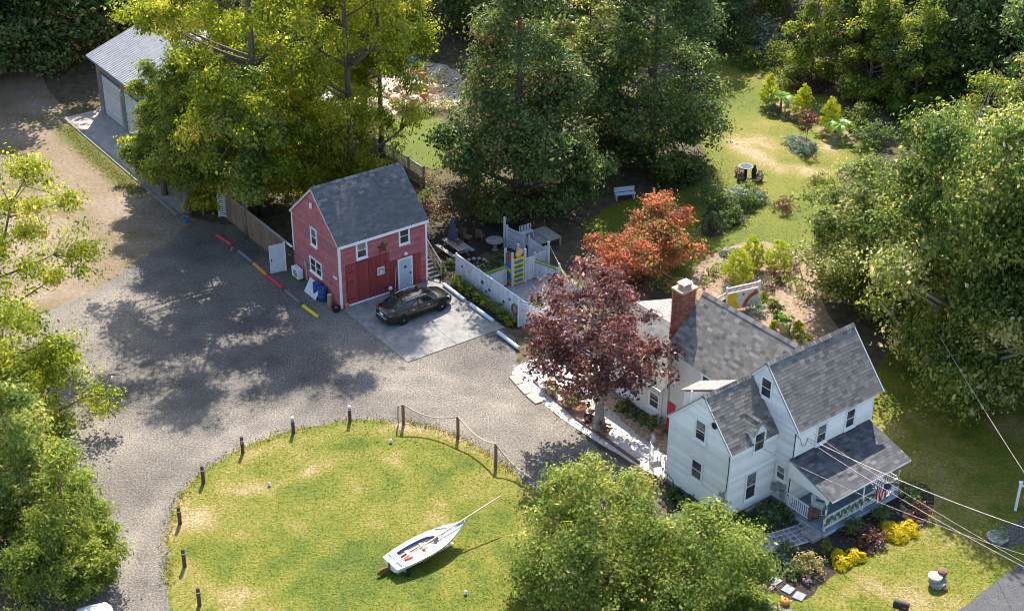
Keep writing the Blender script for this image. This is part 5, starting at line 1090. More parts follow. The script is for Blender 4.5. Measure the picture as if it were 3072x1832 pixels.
tip = Vector((-0.455 + 5.74, 62.964 - 58.89, 0)); ca, sa = math.cos(R(37.3)), math.sin(R(37.3))
tl = Vector((tip.x * ca + tip.y * sa, -tip.x * sa + tip.y * ca, 1.565))
MB().tube([(.15, -.22, deckz(.2) + .06), (.15 + (tl.x - .15) * .5, (-.22 + tl.y) * .5, (deckz(.2) + .06 + tl.z) * .5), tl], [.03, .045, .035], 8).build('mast', 'pale_wood', boat)
MB().tube([(.5, -.1, deckz(.6) - .02), (2.6, .02, deckz(2.5) + .02)], .025, 6).build('boom', 'pale_wood', boat); MB().tube([(1.0, -.2, deckz(1) - .05), (2.5, -.08, deckz(2.4) - .02)], .02, 6).build('spar', 'lamp_clear', boat)
bx('life_vest', 'red_paint', boat, .75, 1.1, -.36, -.12, deckz(.8) - .16, deckz(.8) - .02)
for x, e in ((3.0, 4.3), (.28, .3)): MB().tube([(x, bw(x) * .9, deckz(x) + .03), ((x + e) / 2, .0, deckz((x + e) / 2) + .09), (e, -bw(e) * .9, deckz(e) + .03)], .022, 5).build('strap', 'strap_blue', boat)
MB().tube([(2.9, -.1, deckz(2.9) + .1), (3.3, 0, deckz(3.3) + .09), (4.36, 0, deckz(4.36) + .03)], .02, 5).build('strap', 'strap_blue', boat)
MB().bar((1.35, -.825, deckz(1.35) - .1), (1.75, -.83, deckz(1.75) - .1), .015, .12).build('name_patch', 'brown_paint', boat)
rd = MB().hexa([(-.1, -.02, .18), (-.02, -.02, .18), (-.02, .02, .18), (-.1, .02, .18), (-.1, -.02, .62), (-.02, -.02, .62), (-.02, .02, .62), (-.1, .02, .62)])
rd.build('rudder_head', 'rust_brown', boat)
rb = []
for i in range(14): a = 2 * math.pi * i / 14; rb.append((-.36 + .36 * math.cos(a), .05 + .02, .2 + .17 * math.sin(a)))
MB().prism(rb, None, (0, -.05, 0)).build('rudder_blade', 'rust_brown', boat)
tr_ = MB().bar((.1, -.45, .17), (3.6, -.12, .12), .07, .07).bar((.1, .45, .17), (3.6, .12, .12), .07, .07).bar((.5, -.75, .15), (.5, .75, .15), .06, .06); tr_.build('dolly_frame', 'bright_metal', boat)
for s in (-1, 1): MB().lathe([(.05, -.05), (.15, -.05), (.16, 0), (.15, .05), (.05, .05)], 14).build('dolly_wheel', 'tyre', boat).matrix_basis = Matrix.Translation((.5, s * .78, .16)) @ Matrix.Rotation(R(90), 4, 'X')
bx('dolly_leg', 'bright_metal', boat, 3.45, 3.55, -.05, .05, 0, .42); bx('dolly_leg', 'bright_metal', boat, 1.9, 2.0, -.3, .3, .1, bz(1.9) + .06)

# ------------------------------------------------------------------ posts, rope, lawn lamps
pp = [(499, 1484, 'bottom-most dark bollard post on the lawn edge'), (461, 1390, 'second bollard post from the bottom along the drive'), (448, 1287, 'third bollard post from the bottom along the drive'), (503, 1186, 'fourth bollard post from the bottom along the drive'), (597, 1112, 'bollard post with pink band where the lawn edge turns'), (719, 1061, 'bollard post left of the top of the round lawn'), (856, 1031, 'pale-topped bollard post at the top of the round lawn')]
pm = MB().lathe([(.1, 0), (.095, .3), (.1, .7), (.09, 1.0), (.06, 1.04)], 10).mesh('shaft', 'dark_wood'); pb = MB().lathe([(.104, .78), (.104, .83)], 10).mesh('band', 'white_paint'); pc = MB().lathe([(.104, .9), (.1, 1.01), (.05, 1.06)], 10).mesh('cap', 'white_paint'); pk = MB().lathe([(.104, .68), (.104, .74)], 10).mesh('band', 'pink_paint')
for i, (x, y, lab) in enumerate(pp):
    t = thing('bollard_post', lab, 'post', G(x, y), i * .7, 'bollard posts round the lawn'); link('shaft', pm, t); link('band', pb, t)
    if i == 4: link('band', pk, t)
    if i in (5, 6): link('cap', pc, t)
rp = [(986, 1036, 'rope fence post at the left end, with the rope hanging down'), (1119, 1063, 'middle rope fence post on the drive side of the lawn'), (1212, 1128, 'right rope fence post nearest the bottom tree')]
RP = []
for x, y, lab in rp:
    t = thing('rope_post', lab, 'post', G(x, y), 0, 'rope fence posts'); MB().box(-.085, .085, -.085, .085, 0, 1.25).build('shaft', 'brown_wood', t); MB().hexa([(-.1, -.1, 1.25), (.1, -.1, 1.25), (.1, .1, 1.25), (-.1, .1, 1.25), (-.04, -.04, 1.31), (.04, -.04, 1.31), (.04, .04, 1.31), (-.04, .04, 1.31)]).build('cap', 'brown_wood', t)
    RP.append(G(x, y) + Vector((0, 0, 1.33)))
e = G(1300, 1180) + Vector((0, 0, .55)); pts = [RP[0] + Vector((-.28, -.02, -1.25)), RP[0] + Vector((-.3, -.02, -.6)), RP[0] + Vector((-.26, 0, -.08))]
for a, b_, sag in ((RP[0], RP[1], .42), (RP[1], RP[2], .38), (RP[2], e, .3)):
    for i in range(12):
        f = i / 12; p = a.lerp(b_, f); p.z -= sag * 4 * f * (1 - f); pts.append(p)
pts.append(e); o = MB().tube(pts, .045, 6).build('fence_rope', 'rope'); tag(o, 'thick tan rope slung in loops between the rope fence posts', 'rope')
for x, y, lab in ((663, 1191, 'white lawn lamp on the left of the round lawn'), (956, 1081, 'white lawn lamp near the top of the round lawn'), (1145, 1445, 'white lawn lamp below the dinghy')):
    t = thing('lawn_lamp', lab, 'lamp', G(x, y), 0, 'white lawn lamps'); MB().lathe([(.07, 0), (.09, .08), (.06, .1)], 10).build('base', 'bright_metal', t); MB().lathe([(.05, .1), (.085, .15), (.085, .19), (.04, .24), (.01, .25)], 12).build('globe', 'white_paint', t, smooth=True)

# ------------------------------------------------------------------ front yard
# stone path of single pavers, swept from the house corner to the porch step
path = P2([(1655, 1238), (1700, 1275), (1760, 1302), (1830, 1313), (1900, 1303), (1960, 1283), (2000, 1262)])
pv = []
for (x0, y0), (x1, y1) in zip(path[:-1], path[1:]):
    for i in range(10): pv.append(Vector((x0 + (x1 - x0) * i / 10, y0 + (y1 - y0) * i / 10)))
pv.append(Vector(path[-1]))
def walk(d):
    acc = 0
    for a, b_ in zip(pv[:-1], pv[1:]):
        L = (b_ - a).length
        if acc + L >= d: t = (b_ - a).normalized(); return a + t * (d - acc), t
        acc += L
    return pv[-1], (pv[-1] - pv[-2]).normalized()
Lp = sum((b_ - a).length for a, b_ in zip(pv[:-1], pv[1:])); W = .62; edge = []
rows = []
for i in range(41):
    p, t = walk(Lp * i / 40); n = Vector((-t.y, t.x)); rows.append([(p.x - n.x * (W + .08), p.y - n.y * (W + .08), .035), (p.x + n.x * (W + .08), p.y + n.y * (W + .08), .035)])
pa = MB().grid(rows).build('stone_path', 'paver_joint'); tag(pa, kind='structure')
d = .05
while d < Lp - .1:
    p, t = walk(d + .14); n = Vector((-t.y, t.x)); L = random.uniform(.24, .3)
    for k in range(4):
        q = p + n * (-W + W * 2 * (k + .5) / 4); w = W / 4 * .8 * random.uniform(.88, 1.0); a0 = math.atan2(t.y, t.x)
        bx('paver', 'paver', pa, -L / 2 + .02, L / 2 - .02, -w, w, 0.0, .02 + random.uniform(0, .008), loc=(q.x, q.y, .035), rz=a0 + random.gauss(0, .04))
    d += L + .03
for i, (x, y) in enumerate(((1833, 1355), (1863, 1377), (1895, 1400), (1928, 1420), (1955, 1436))):
    o = bx('stepping_stone', 'step_stone', None, -.27, .27, -.25, .25, 0, .06, loc=G(x, y) + Vector((0, 0, .015)), rz=R(28 + i * 7)); tag(o, '%s square stepping stone counting from the house path' % ordinal(i), 'stepping stone', 'stepping stones by the bottom tree')
# foundation plantings
sh = [(.4, -.35, .55, .5), (1.0, -.5, .5, .5), (1.6, -.75, .6, .55), (2.2, -.6, .55, .5), (2.7, -1.0, .6, .6), (2.0, -1.5, .65, .6), (1.2, -1.45, .6, .55), (2.75, -1.75, .55, .55), (-.45, .5, .5, .5), (-.5, 1.4, .5, .55), (-.55, 2.3, .55, .55), (-.5, 3.2, .5, .5), (.35, -1.2, .5, .45)]
for i, (u, v, r, h) in enumerate(sh):
    lab = 'low green shrub, number %s along the wing wall of the white house' % ordinal(i) if i < 0 else '%s leafy green shrub in the bed round the house wing, counting from the front corner' % ordinal(i)
    bush('foundation_shrub', lab, HL(u, v), r, h, 420, .13, 'leaf_green' if i % 3 else 'leaf_mid', 100 + i, group='shrubs round the house wing')
bush('grey_mound', 'pale grey-green mound plant in the corner between wing and porch', HL(1.9, -1.0), .75, .6, 700, .1, 'leaf_silver', 120, tshift=-.35)
o = MB().hexa([(-.8, -.12, 0), (.8, -.12, 0), (.75, .15, 0), (-.75, .15, 0), (-.7, -.08, .3), (.7, -.1, .34), (.7, .1, .34), (-.7, .1, .3)]).build('cellar_stone', 'field_stone', None, HL(1.7, -.2), HYAW); tag(o, 'long weathered stone slab against the front of the house wing', 'stone')
def mum(label, x, y, r, h, seed):
    t = thing('chrysanthemum', label, 'flower bush', G(x, y), 0, 'yellow flower mounds'); g = np.random.default_rng(seed); n = int(2600 * r * r) + 500
    ph = g.uniform(0, 6.28, n); ct = g.uniform(0, 1, n); st_ = np.sqrt(1 - ct ** 2); nr = np.stack([st_ * np.cos(ph), st_ * np.sin(ph), ct], 1); lump = 1 + .16 * np.sin(ph * 3 + seed) * st_ + .12 * np.sin(ph * 5 + ct * 6 + seed * 2); p = nr * np.array([r, r, h * .85]) * (lump * g.uniform(.82, 1.06, n))[:, None]
    link('blossom', leaves(p, nr + g.normal(0, .3, (n, 3)), g.uniform(.06, .11, n), g.uniform(.1, 1, n), 'petal_yellow', 'blossom', 1.0, 0), t)
    link('foliage', leaves(p[:400] * .85, nr[:400] + g.normal(0, .4, (min(n, 400), 3)), g.uniform(.08, .12, min(n, 400)), g.uniform(0, .6, min(n, 400)), 'leaf_dark', 'foliage'), t); return t
mum('round yellow chrysanthemum nearest the bottom of the mulch bed', 2056, 1356, .5, .5, 1); mum('yellow chrysanthemum behind and right of the roundest one', 2088, 1340, .5, .5, 2); mum('small yellow chrysanthemum at the top left of the lower clump', 2048, 1336, .36, .4, 3)
mum('large yellow flower mound under the flag', 2185, 1285, .65, .55, 4); mum('yellow flower mound at the right end of the porch bed', 2215, 1270, .6, .5, 5); mum('low yellow flower mound at the left of the upper clump', 2170, 1268, .45, .45, 6)
bush('rust_bush', 'rusty brown bush in the porch bed between the yellow flowers', G(2125, 1300), .85, .8, 900, .12, 'leaf_rust', 130); bush('rust_bush', 'dark rusty bush at the right end of the porch bed', G(2245, 1235), .7, .8, 700, .12, 'leaf_rust', 131, tshift=-.25)
bush('porch_shrub', 'dark green shrub under the middle of the porch rail', G(2080, 1270), .75, .7, 700, .12, 'leaf_dark', 132); bush('porch_shrub', 'dark green shrub at the right porch corner', G(2230, 1190), .8, .8, 700, .12, 'leaf_dark', 133); bush('porch_shrub', 'dark green shrub directly below the hanging flag', G(2150, 1240), .7, .7, 700, .12, 'leaf_dark', 134)
bush('variegated_shrub', 'cream and orange variegated shrub in the mulch bed', G(1975, 1372), .85, .95, 1100, .13, 'leaf_variegated', 135, fl=.5); bush('dark_shrub', 'dark round shrub left of the variegated shrub', G(1945, 1380), .55, .7, 500, .12, 'leaf_dark', 136)
bush('dwarf_conifer', 'small dark conifer by the corner of the porch', G(2017, 1330), .38, 1.1, 600, .1, 'leaf_conifer', 137, style='cone', tshift=-.2); bush('dark_shrub', 'rounded dark shrub on the edge of the stone path', G(1925, 1330), .5, .65, 550, .12, 'leaf_dark', 138)
bush('hydrangea', 'blue-green leafy plant with pink bloom near the stepping stones', G(1905, 1362), .7, .55, 650, .13, 'leaf_silver', 139, tshift=-.45)
for x, y, r, sd_, lab in ((2060, 1362, .3, 140, 'pink and white flowers beside the yellow chrysanthemums'), (2142, 1310, .3, 141, 'blue and white flowers at the foot of the rusty bush'), (1880, 1415, .45, 142, 'mixed pink and yellow flowers beside the stepping stones'), (1975, 1405, .25, 143, 'small red and white flowers at the tip of the mulch bed'), (2240, 1258, .3, 144, 'white and pink flowers at the far right of the porch bed'), (1612, 1165, .4, 145, 'bright flowers by the iron railing')):
    bush('flower_patch', lab, G(x, y), r, .35, 200, .09, 'petal_mixed', sd_, group='small flower patches', cat='flowers', tshift=.25)
# pumpkin, mailbox, pots, sign post
t = thing('pumpkin', 'round orange pumpkin on the gravel near the bottom edge', 'pumpkin', G(1920, 1454)); pmk = MB()
pr_ = [(.05, 0), (.16, .03), (.22, .12), (.22, .2), (.15, .29), (.05, .31)]
rows = [[(r * (1 + .06 * math.cos(8 * a)) * math.cos(a), r * (1 + .06 * math.cos(8 * a)) * math.sin(a), zz) for a in [2 * math.pi * i / 32 for i in range(32)]] for r, zz in pr_]
pmk.grid(rows, True); pmk.build('gourd', 'orange_paint', t, smooth=True); MB().tube([(0, 0, .28), (.02, 0, .38)], .025, 6).build('stem', 'clay_olive', t)
t = thing('mailbox', 'dark round-topped mailbox cut off by the bottom edge', 'mailbox', G(2196, 1500), R(-25)); MB().box(-.06, .06, -.06, .06, 0, 1.05).build('post', 'brown_wood', t)
pr_ = [(-.17, 1.05), (-.17, 1.25)] + [(-.17 * math.cos(R(a)), 1.25 + .17 * math.sin(R(a))) for a in range(20, 180, 20)] + [(.17, 1.25), (.17, 1.05)]
MB().prism([(-.35, y, zz) for y, zz in pr_], None, (.7, 0, 0)).build('box', 'black_paint', t); bx('flag', 'red_paint', t, .1, .28, -.19, -.175, 1.2, 1.28)
def pot(name, label, loc, r, h, m, plant=None, seed=0, group=None):
    t = thing(name, label, 'pot', loc, 0, group); MB().lathe([(r * .72, 0), (r * .95, h * .85), (r * 1.08, h * .87), (r * 1.08, h), (r * .92, h), (r * .88, h * .8), (.02, h * .8)], 14).build('vessel', m, t)
    if plant: link('foliage', bush_mesh(r * 1.5, r * 1.9, 240, .12, plant, seed), t, (0, 0, h * .8)); 
    return t
pg = thing('planter_group', 'tiered stone planter with lantern on the front lawn', 'planter', G(2288, 1402)); MB().lathe([(.34, 0), (.42, .3), (.45, .32), (.38, .34)], 14).build('tub', 'foundation', pg); MB().lathe([(.3, .34), (.33, .55), (.36, .57), (.1, .6)], 14, (-.12, .05, 0)).build('tub', 'grey_wood', pg); MB().lathe([(.2, .34), (.24, .7), (.1, .75)], 10, (.28, .3, 0)).build('urn', 'brown_wood', pg); MB().lathe([(.02, 0), (.1, .05), (.1, .18), (.03, .22)], 10, (.35, -.3, .0)).build('ball', 'terracotta', pg)
pot('round_planter', 'grey wheel-like planter on the dirt path at the right edge', G(2432, 1292), .5, .32, 'field_stone', 'leaf_dark', 5)
sp = thing('sign_post', 'white post with yellow sign at the right picture edge', 'sign', G(2476, 1216), R(-20)); MB().box(-.07, .07, -.07, .07, 0, 1.75).box(-.1, .1, -.1, .1, 1.75, 1.8).build('post', 'white_trim', sp); bx('arm', 'white_trim', sp, .07, 1.0, -.04, .04, 1.55, 1.63); bx('board', 'yellow_paint', sp, .25, .95, -.02, .02, .85, 1.45)
# flag on the porch
fl = thing('porch_flag', 'american flag hanging from a slanted pole on the porch front', 'flag', HL(6.55, -3.85, 0), HYAW)
MB().tube([(0, .05, 1.65), (.25, -.95, 2.35)], .018, 6).build('pole', 'pale_wood', fl)
cl = MB(); NX, NZ = 26, 20
def cloth(i, j):
    f = i / NX; h = j / NZ; x = .02 + .23 * f + .04 * math.sin(h * 9); y = -.12 - .8 * f * (1 - .55 * h) - .1 * h; x += .07 * math.sin(f * 14 + h * 2) * (.4 + h); zz = 1.72 + .62 * f - 1.15 * h
    return (x, y, zz)
for i in range(NX):
    for j in range(NZ):
        canton = i >= NX * .46 and j < NZ * .42
        cl.cur = 2 if canton else (0 if int(i * 13 / NX) % 2 == 0 else 1)
        cl.add([cloth(i, j), cloth(i + 1, j), cloth(i + 1, j + 1), cloth(i, j + 1)], [(0, 1, 2, 3)])
mat('flag_blue', (.02, .03, .14), (.5, .5, .6), 26, .8, lo=.62, hi=.64)
cl.build('cloth', ['red_paint', 'white_trim', 'flag_blue'], fl, smooth=True)
# rocking chairs
def rocker(label, u, v, rz, m='white_trim'):
    t = thing('rocking_chair', label, 'chair', HL(u, v, PZ + .02), HYAW + rz, 'porch rocking chairs')
    bx('seat', m, t, -.26, .26, -.25, .25, .38, .42)
    for s in (-1, 1):
        for y, z1 in ((-.24, .62), (.24, 1.1)): MB().bar((s * .26, y, .05), (s * .26, y + (.12 if y > 0 else 0), z1), .045).build('leg', m, t)
        MB().bar((s * .27, -.3, .62), (s * .27, .28, .64), .06, .03).build('arm', m, t)
        MB().tube([(s * .26, -.45, .09), (s * .26, -.15, .02), (s * .26, .2, .02), (s * .26, .55, .1)], .022, 5).build('rocker', m, t)
    for k in range(6): MB().bar((-.26, .25 + .018 * k, .48 + k * .115), (.26, .25 + .018 * k, .48 + k * .115), .03, .05).build('slat', m, t)
    return t
rocker('white rocking chair at the left end of the porch', 4.05, -2.55, R(25)); rocker('greenish rocking chair at the right end of the porch', 8.0, -2.3, R(-15), 'pale_blue_paint'); rocker('white rocking chair in the shade against the porch wall', 5.9, -1.9, R(5))
t = thing('whisky_barrel', 'brown half barrel beside the porch opening', 'barrel', HL(3.5, -2.75, PZ + .02)); MB().lathe([(.2, 0), (.25, .2), (.25, .3), (.22, .5)], 14).build('staves', 'brown_wood', t); MB().lathe([(.256, .12), (.256, .16)], 14).build('hoop', 'black_paint', t)
# wires across the yard
def wire(label, a, b_, sag, r=.018):
    a = Vector(a); b_ = Vector(b_); o = MB().tube([a.lerp(b_, i / 24) - Vector((0, 0, sag * 4 * (i / 24) * (1 - i / 24))) for i in range(25)], r, 5).build('overhead_wire', 'wire'); tag(o, label, 'wire', 'overhead wires')
wire('thickest overhead wire from the house corner across the flag', HL(4.15, -1.25, 4.15), G(2640, 1300, 6.4), .35, 0.0180); wire('overhead wire just below the thick one at the house corner', HL(4.1, -1.25, 4.05), G(2640, 1420, 6.0), .3, 0.0120); wire('faint overhead wire above the porch roof', HL(4.6, -1.25, 4.2), G(2640, 1415, 6.5), .25, 0.0090)
wire('overhead wire from the small dormer to the bottom right', HL(2.2, -.1, 3.7), G(2640, 1362, 5.6), .5, 0.0150); wire('overhead wire from the dark trees to the right edge', (23.0, 72.5, 5.5), G(2640, 1330, 6.4), .2, 0.0120)

# ------------------------------------------------------------------ play yard right of the barn (barn frame)
def BT(name, label, cat, u, v, z=0, rz=0, group=None): return thing(name, label, cat, BL(u, v, z), BYAW + rz, group)
sheet('play_sand', [tuple(BL(u, v)[:2]) for u, v in ((8.3, -3.4), (12.6, -3.6), (12.9, -5.2), (12.2, -8.5), (9.0, -9.0), (8.3, -7))], .012, 'play_sand', .5, None, .05, seed=31)
sheet('yard_soil', [tuple(BL(u, v)[:2]) for u, v in ((7.0, .8), (7.0, -8.0), (8.0, -8.2), (8.1, -.5), (10, 1.0), (16, 1.0), (16, 6), (8, 6))], .010, 'mulch', .5, None, .1, seed=32)
pfn = BT('panel_fence', 'long pale grey panel fence with hung ornaments beside the pad', 'fence', 8.12, -.7)
for k in range(3):
    v0 = -k * 2.55; pn = bx('fence_panel', 'fence_white', pfn, -.02, .02, v0 - 2.5, v0, .08, 1.62)
    for j in range(17): bx('board', 'fence_white', pn, -.035, -.02, v0 - .147 * j - .14, v0 - .147 * j, .08, 1.6)
for k in range(4): bx('post', 'fence_white', pfn, -.06, .06, -k * 2.55 - .01, -k * 2.55 + .06, 0, 1.75)
MB().bar((0, 0, 1.66), (0, -7.6, 1.66), .1, .05).build('cap_rail', 'fence_white', pfn)
for i, (v, zz, w) in enumerate(((-.7, 1.1, .1), (-3.0, 1.0, .16), (-3.75, .8, .14), (-3.4, .55, .1), (-5.3, .7, .12), (-5.9, 1.15, .1))):
    o = MB().prism([(-.05, -w, 0), (-.05, w * .4, w * .9), (-.05, w, 0), (-.05, w * .3, -w * .7)], None, (-.03, 0, 0)).build('fence_ornament', 'cable_black', None, BL(8.12, -.7 + v, zz), BYAW); tag(o, '%s dark hung ornament on the pale panel fence, from the barn end' % ordinal(i), 'ornament', 'ornaments on the panel fence')
for i, v in enumerate((-1.5, -3.6)):
    o = MB().tube([(-.06, .35, .45), (-.07, .2, 0), (-.07, 0, -.12), (-.07, -.2, 0), (-.06, -.35, .45)], .015, 5).build('rope_swag', 'rope', None, BL(8.12, -.7 + v, 1.15), BYAW); tag(o, '%s rope swag hanging on the pale panel fence' % ordinal(i), 'rope')
wh = BT('wheel_ring', 'rusty wagon wheel hung at the end of the pale panel fence', 'wheel', 8.03, -7.2, .75)
MB().tube([(0, .33 * math.cos(a), .33 * math.sin(a)) for a in [2 * math.pi * i / 20 for i in range(21)]], .05, 6).build('rim', 'brown_wood', wh); bx('board', 'terracotta', wh, -.02, .02, -.12, .12, -.25, .25)
for k in range(4): a = k * math.pi / 4; MB().bar((0, .3 * math.cos(a), .3 * math.sin(a)), (0, -.3 * math.cos(a), -.3 * math.sin(a)), .025).build('spoke', 'brown_wood', wh)
for i in range(8):
    v = -1.65 - i * .84; bush('box_shrub', '%s clipped round shrub along the pale fence, from the barn end' % ordinal(i), BL(7.5, v), .42, .72, 750, .09, 'leaf_conifer', 160 + i, style='round', group='clipped shrubs along the fence', fl=.08, tshift=.0)
# slatted return at the end of the fence
def slat_fence(name, label, u0, v0, u1, v1, h, n, m='fence_white', z0=.1):
    a = BL(u0, v0); b_ = BL(u1, v1); L = (b_ - a).length; t = thing(name, label, 'fence', a, math.atan2(b_.y - a.y, b_.x - a.x))
    for k in range(n): bx('slat', m, t, 0, L, -.015, .015, z0 + (h - z0) * k / n, z0 + (h - z0) * (k + .62) / n)
    for x in (0, L): bx('post', m, t, x - .05, x + .05, -.055, .055, 0, h + .12)
    return t
slat_fence('slat_screen', 'white slatted screen at the near end of the panel fence', 7.75, -8.0, 8.5, -9.7, 1.75, 12)
slat_fence('slat_screen', 'tall white slatted screen left of the arbour in the play yard', 13.1, .75, 13.4, -.8, 1.6, 11); slat_fence('slat_screen', 'white slatted screen behind the climbing tower', 13.4, -1.3, 13.4, -3.1, 1.6, 11); slat_fence('slat_screen', 'white slatted screen right of the climbing tower', 12.35, -3.35, 13.3, -3.3, 1.6, 8)
dk_ = BT('raised_deck', 'grey raised deck with bench at the back of the play yard', 'deck', 13.4, -.8)
bx('floor', 'grey_wood', dk_, .3, 2.9, -.2, 1.6, .55, .65)
for k in range(11): bx('deck_board', 'grey_wood', dk_, .3 + k * .236, .3 + k * .236 + .22, -.22, 1.62, .65, .67)
for q in ((.35, -.15), (2.85, -.15), (.35, 1.55), (2.85, 1.55)): bx('leg', 'grey_wood', dk_, q[0] - .05, q[0] + .05, q[1] - .05, q[1] + .05, 0, .55)
bn = BT('slat_bench', 'white slat-backed bench on the raised deck', 'bench', 14.3, .2, .67); bx('seat', 'fence_white', bn, -.5, .5, -.2, .2, .38, .42)
for k in range(8): bx('slat', 'fence_white', bn, -.47 + k * .125, -.41 + k * .125, .17, .2, .42, .85)
for q in ((-.45, -.15), (.45, -.15), (-.45, .18), (.45, .18)): bx('leg', 'fence_white', bn, q[0] - .03, q[0] + .03, q[1] - .03, q[1] + .03, 0, .38)
for i, (u, v, u2, v2, h) in enumerate(((8.2, -3.3, 10.2, -3.3, 1.15), (11.35, -3.55, 12.2, -3.6, 1.6), (12.2, -3.6, 12.75, -5.4, 1.1), (12.75, -5.4, 12.4, -8.4, 1.1))):
    a = BL(u, v); b_ = BL(u2, v2); L = (b_ - a).length; t = thing('low_wall', ['low pale wall between the panel fence and the climbing tower', 'tall pale wall piece right of the climbing tower', 'low pale wall at the back of the sand area', 'low pale wall along the right of the sand area'][i], 'wall', a, math.atan2(b_.y - a.y, b_.x - a.x))
    bx('panel', 'fence_white', t, 0, L, -.03, .03, 0, h)
    for k in range(int(L / .16)): bx('board', 'fence_white', t, k * .16 + .006, k * .16 + .154, -.05, -.03, .02, h)
    for k, m in enumerate(('green_paint', 'yellow_paint', 'green_paint')) if i != 1 else (): MB().bar((0, 0, h + .06 + k * .1), (L, 0, h + .06 + k * .1), .04, .05).build('painted_rail', m, t)
# climbing tower
tw = BT('climbing_tower', 'small climbing tower painted yellow, blue and green with a wooden sun', 'play tower', 10.3, -3.75)
for q in ((0, 0), (1.0, 0), (0, .75), (1.0, .75)): bx('post', 'fence_white', tw, q[0] - .06, q[0] + .06, q[1] - .06, q[1] + .06, 0, 2.45)
fp_ = bx('ladder_panel', 'yellow_paint', tw, .07, .93, -.02, .02, .1, 1.95); sp_ = bx('side_panel', 'blue_paint', tw, -.02, .02, .07, .68, .1, 1.55)
for k, m in enumerate(('blue_paint', 'green_paint', 'blue_paint', 'green_paint', 'blue_paint')):
    z0 = .22 + k * .34; MB().prism([(.16, -.021, z0 + .04), (.3, -.021, z0), (.7, -.021, z0 + .01), (.84, -.021, z0 + .05), (.82, -.021, z0 + .18), (.6, -.021, z0 + .22), (.3, -.021, z0 + .19), (.17, -.021, z0 + .2)], None, (0, -.02, 0)).build('cut_out', m, fp_)
for k, m in enumerate(('orange_paint', 'blue_paint', 'green_paint', 'yellow_paint', 'blue_paint')): bx('stripe', m, sp_, -.035, -.021, .07, .68, .12 + k * .28, .38 + k * .28)
bx('deck', 'brown_wood', tw, 0, 1.0, 0, .75, 1.3, 1.36)
MB().prism([(-.0, .07, 1.6), (0, .68, 1.6), (0, .68, 2.1), (0, .55, 2.35), (0, .2, 2.35), (0, .07, 2.1)], None, (.03, 0, 0)).build('hatch', 'brown_paint', tw)
sn = []
for i in range(32): r = .34 if i % 2 == 0 else .22; a = 2 * math.pi * i / 32; sn.append((.5 + r * math.cos(a), -.03, 2.32 + r * math.sin(a)))
MB().prism(sn, None, (0, -.03, 0)).build('wooden_sun', 'sun_paint', tw)
for u, v, lab in ((13.35, -3.5, 'tall post at the right end of the slatted screens'), (13.0, .9, 'tall pale pole at the left end of the slatted screens'), (12.7, -5.5, 'post carrying string lights at the sand wall corner')):
    o = BT('yard_post', lab, 'post', u, v); bx('shaft', 'fence_white', o, -.06, .06, -.06, .06, 0, 2.2 if v > -5 else 1.7); MB().hexa([(-.08, -.08, 2.2 if v > -5 else 1.7), (.08, -.08, 2.2 if v > -5 else 1.7), (.08, .08, 2.2 if v > -5 else 1.7), (-.08, .08, 2.2 if v > -5 else 1.7), (-.03, -.03, 2.27 if v > -5 else 1.77), (.03, -.03, 2.27 if v > -5 else 1.77), (.03, .03, 2.27 if v > -5 else 1.77), (-.03, .03, 2.27 if v > -5 else 1.77)]).build('cap', 'fence_white', o)
a = BL(13.35, -3.5, 2.1); b_ = HL(3.6, 13.0, 3.2); o = MB().tube([a.lerp(b_, i / 16) - Vector((0, 0, .6 * 4 * i / 16 * (1 - i / 16))) for i in range(17)], .02, 5).build('string_light', 'rope'); tag(o, 'pale cord strung from the tall yard post towards the house', 'cord')
cb = BT('game_board', 'yellow board with blue and green squares half hidden by purple leaves', 'board', 9.3, -7.9, .75, R(-20)); bx('panel', 'yellow_paint', cb, -.35, .35, -.02, .02, 0, .75); bx('square', 'blue_paint', cb, -.12, .25, -.035, -.02, .3, .6); bx('square', 'green_paint', cb, -.25, -.02, -.034, -.02, .08, .25); bx('leg', 'grey_wood', cb, -.05, .05, 0, .05, -.75, 0)
# picnic table with closed parasol
pt = BT('picnic_table', 'weathered grey picnic table with benches right of the barn stairs', 'table', 9.8, 2.05, 0, 0)
for k in range(5): bx('top_board', 'grey_wood', pt, -.37 + k * .15, -.235 + k * .15, -1.05, 1.05, .7, .74)
for s in (-.75, .75):
    for k in range(2): bx('bench_board', 'grey_wood', pt, s - .14 + k * .145, s - .005 + k * .145, -1.05, 1.05, .42, .46)
for y in (-.75, .75):
    bx('cross_beam', 'grey_wood', pt, -.85, .85, y - .03, y + .03, .36, .42)
    for s in (-1, 1): MB().bar((s * .62, y, 0), (s * .2, y, .7), .05, .09).build('leg', 'grey_wood', pt)
um = BT('closed_parasol', 'closed dark blue parasol standing through the picnic table', 'parasol', 10.0, 2.6); MB().tube([(0, 0, .05), (0, 0, 2.5)], .022, 8).build('pole', 'grey_wood', um)
rows = []
for zz, r in ((.85, .3), (1.1, .27), (1.6, .2), (2.1, .12), (2.4, .04)): rows.append([(r * (1 + .25 * math.cos(8 * a)) * math.cos(a), r * (1 + .25 * math.cos(8 * a)) * math.sin(a), zz) for a in [2 * math.pi * i / 32 for i in range(32)]])
MB().grid(rows, True).build('canopy', 'umbrella_cloth', um, smooth=True)
for i, (du, dv, m, lab) in enumerate(((.05, -.15, 'yellow_paint', 'yellow pot on the picnic table'), (.22, -.35, 'pink_paint', 'pink pot on the picnic table'))): pot('table_pot', lab, BL(9.8 + du, 2.05 + dv, .745), .11, .16, m, 'petal_mixed', 180 + i)
dl_ = BT('round_table', 'round grey stone table under the central tree', 'table', 12.3, 1.0); MB().lathe([(.25, 0), (.12, .1), (.12, .6), (.6, .66), (.62, .7), (.02, .71)], 18).build('top', 'grey_wood', dl_)
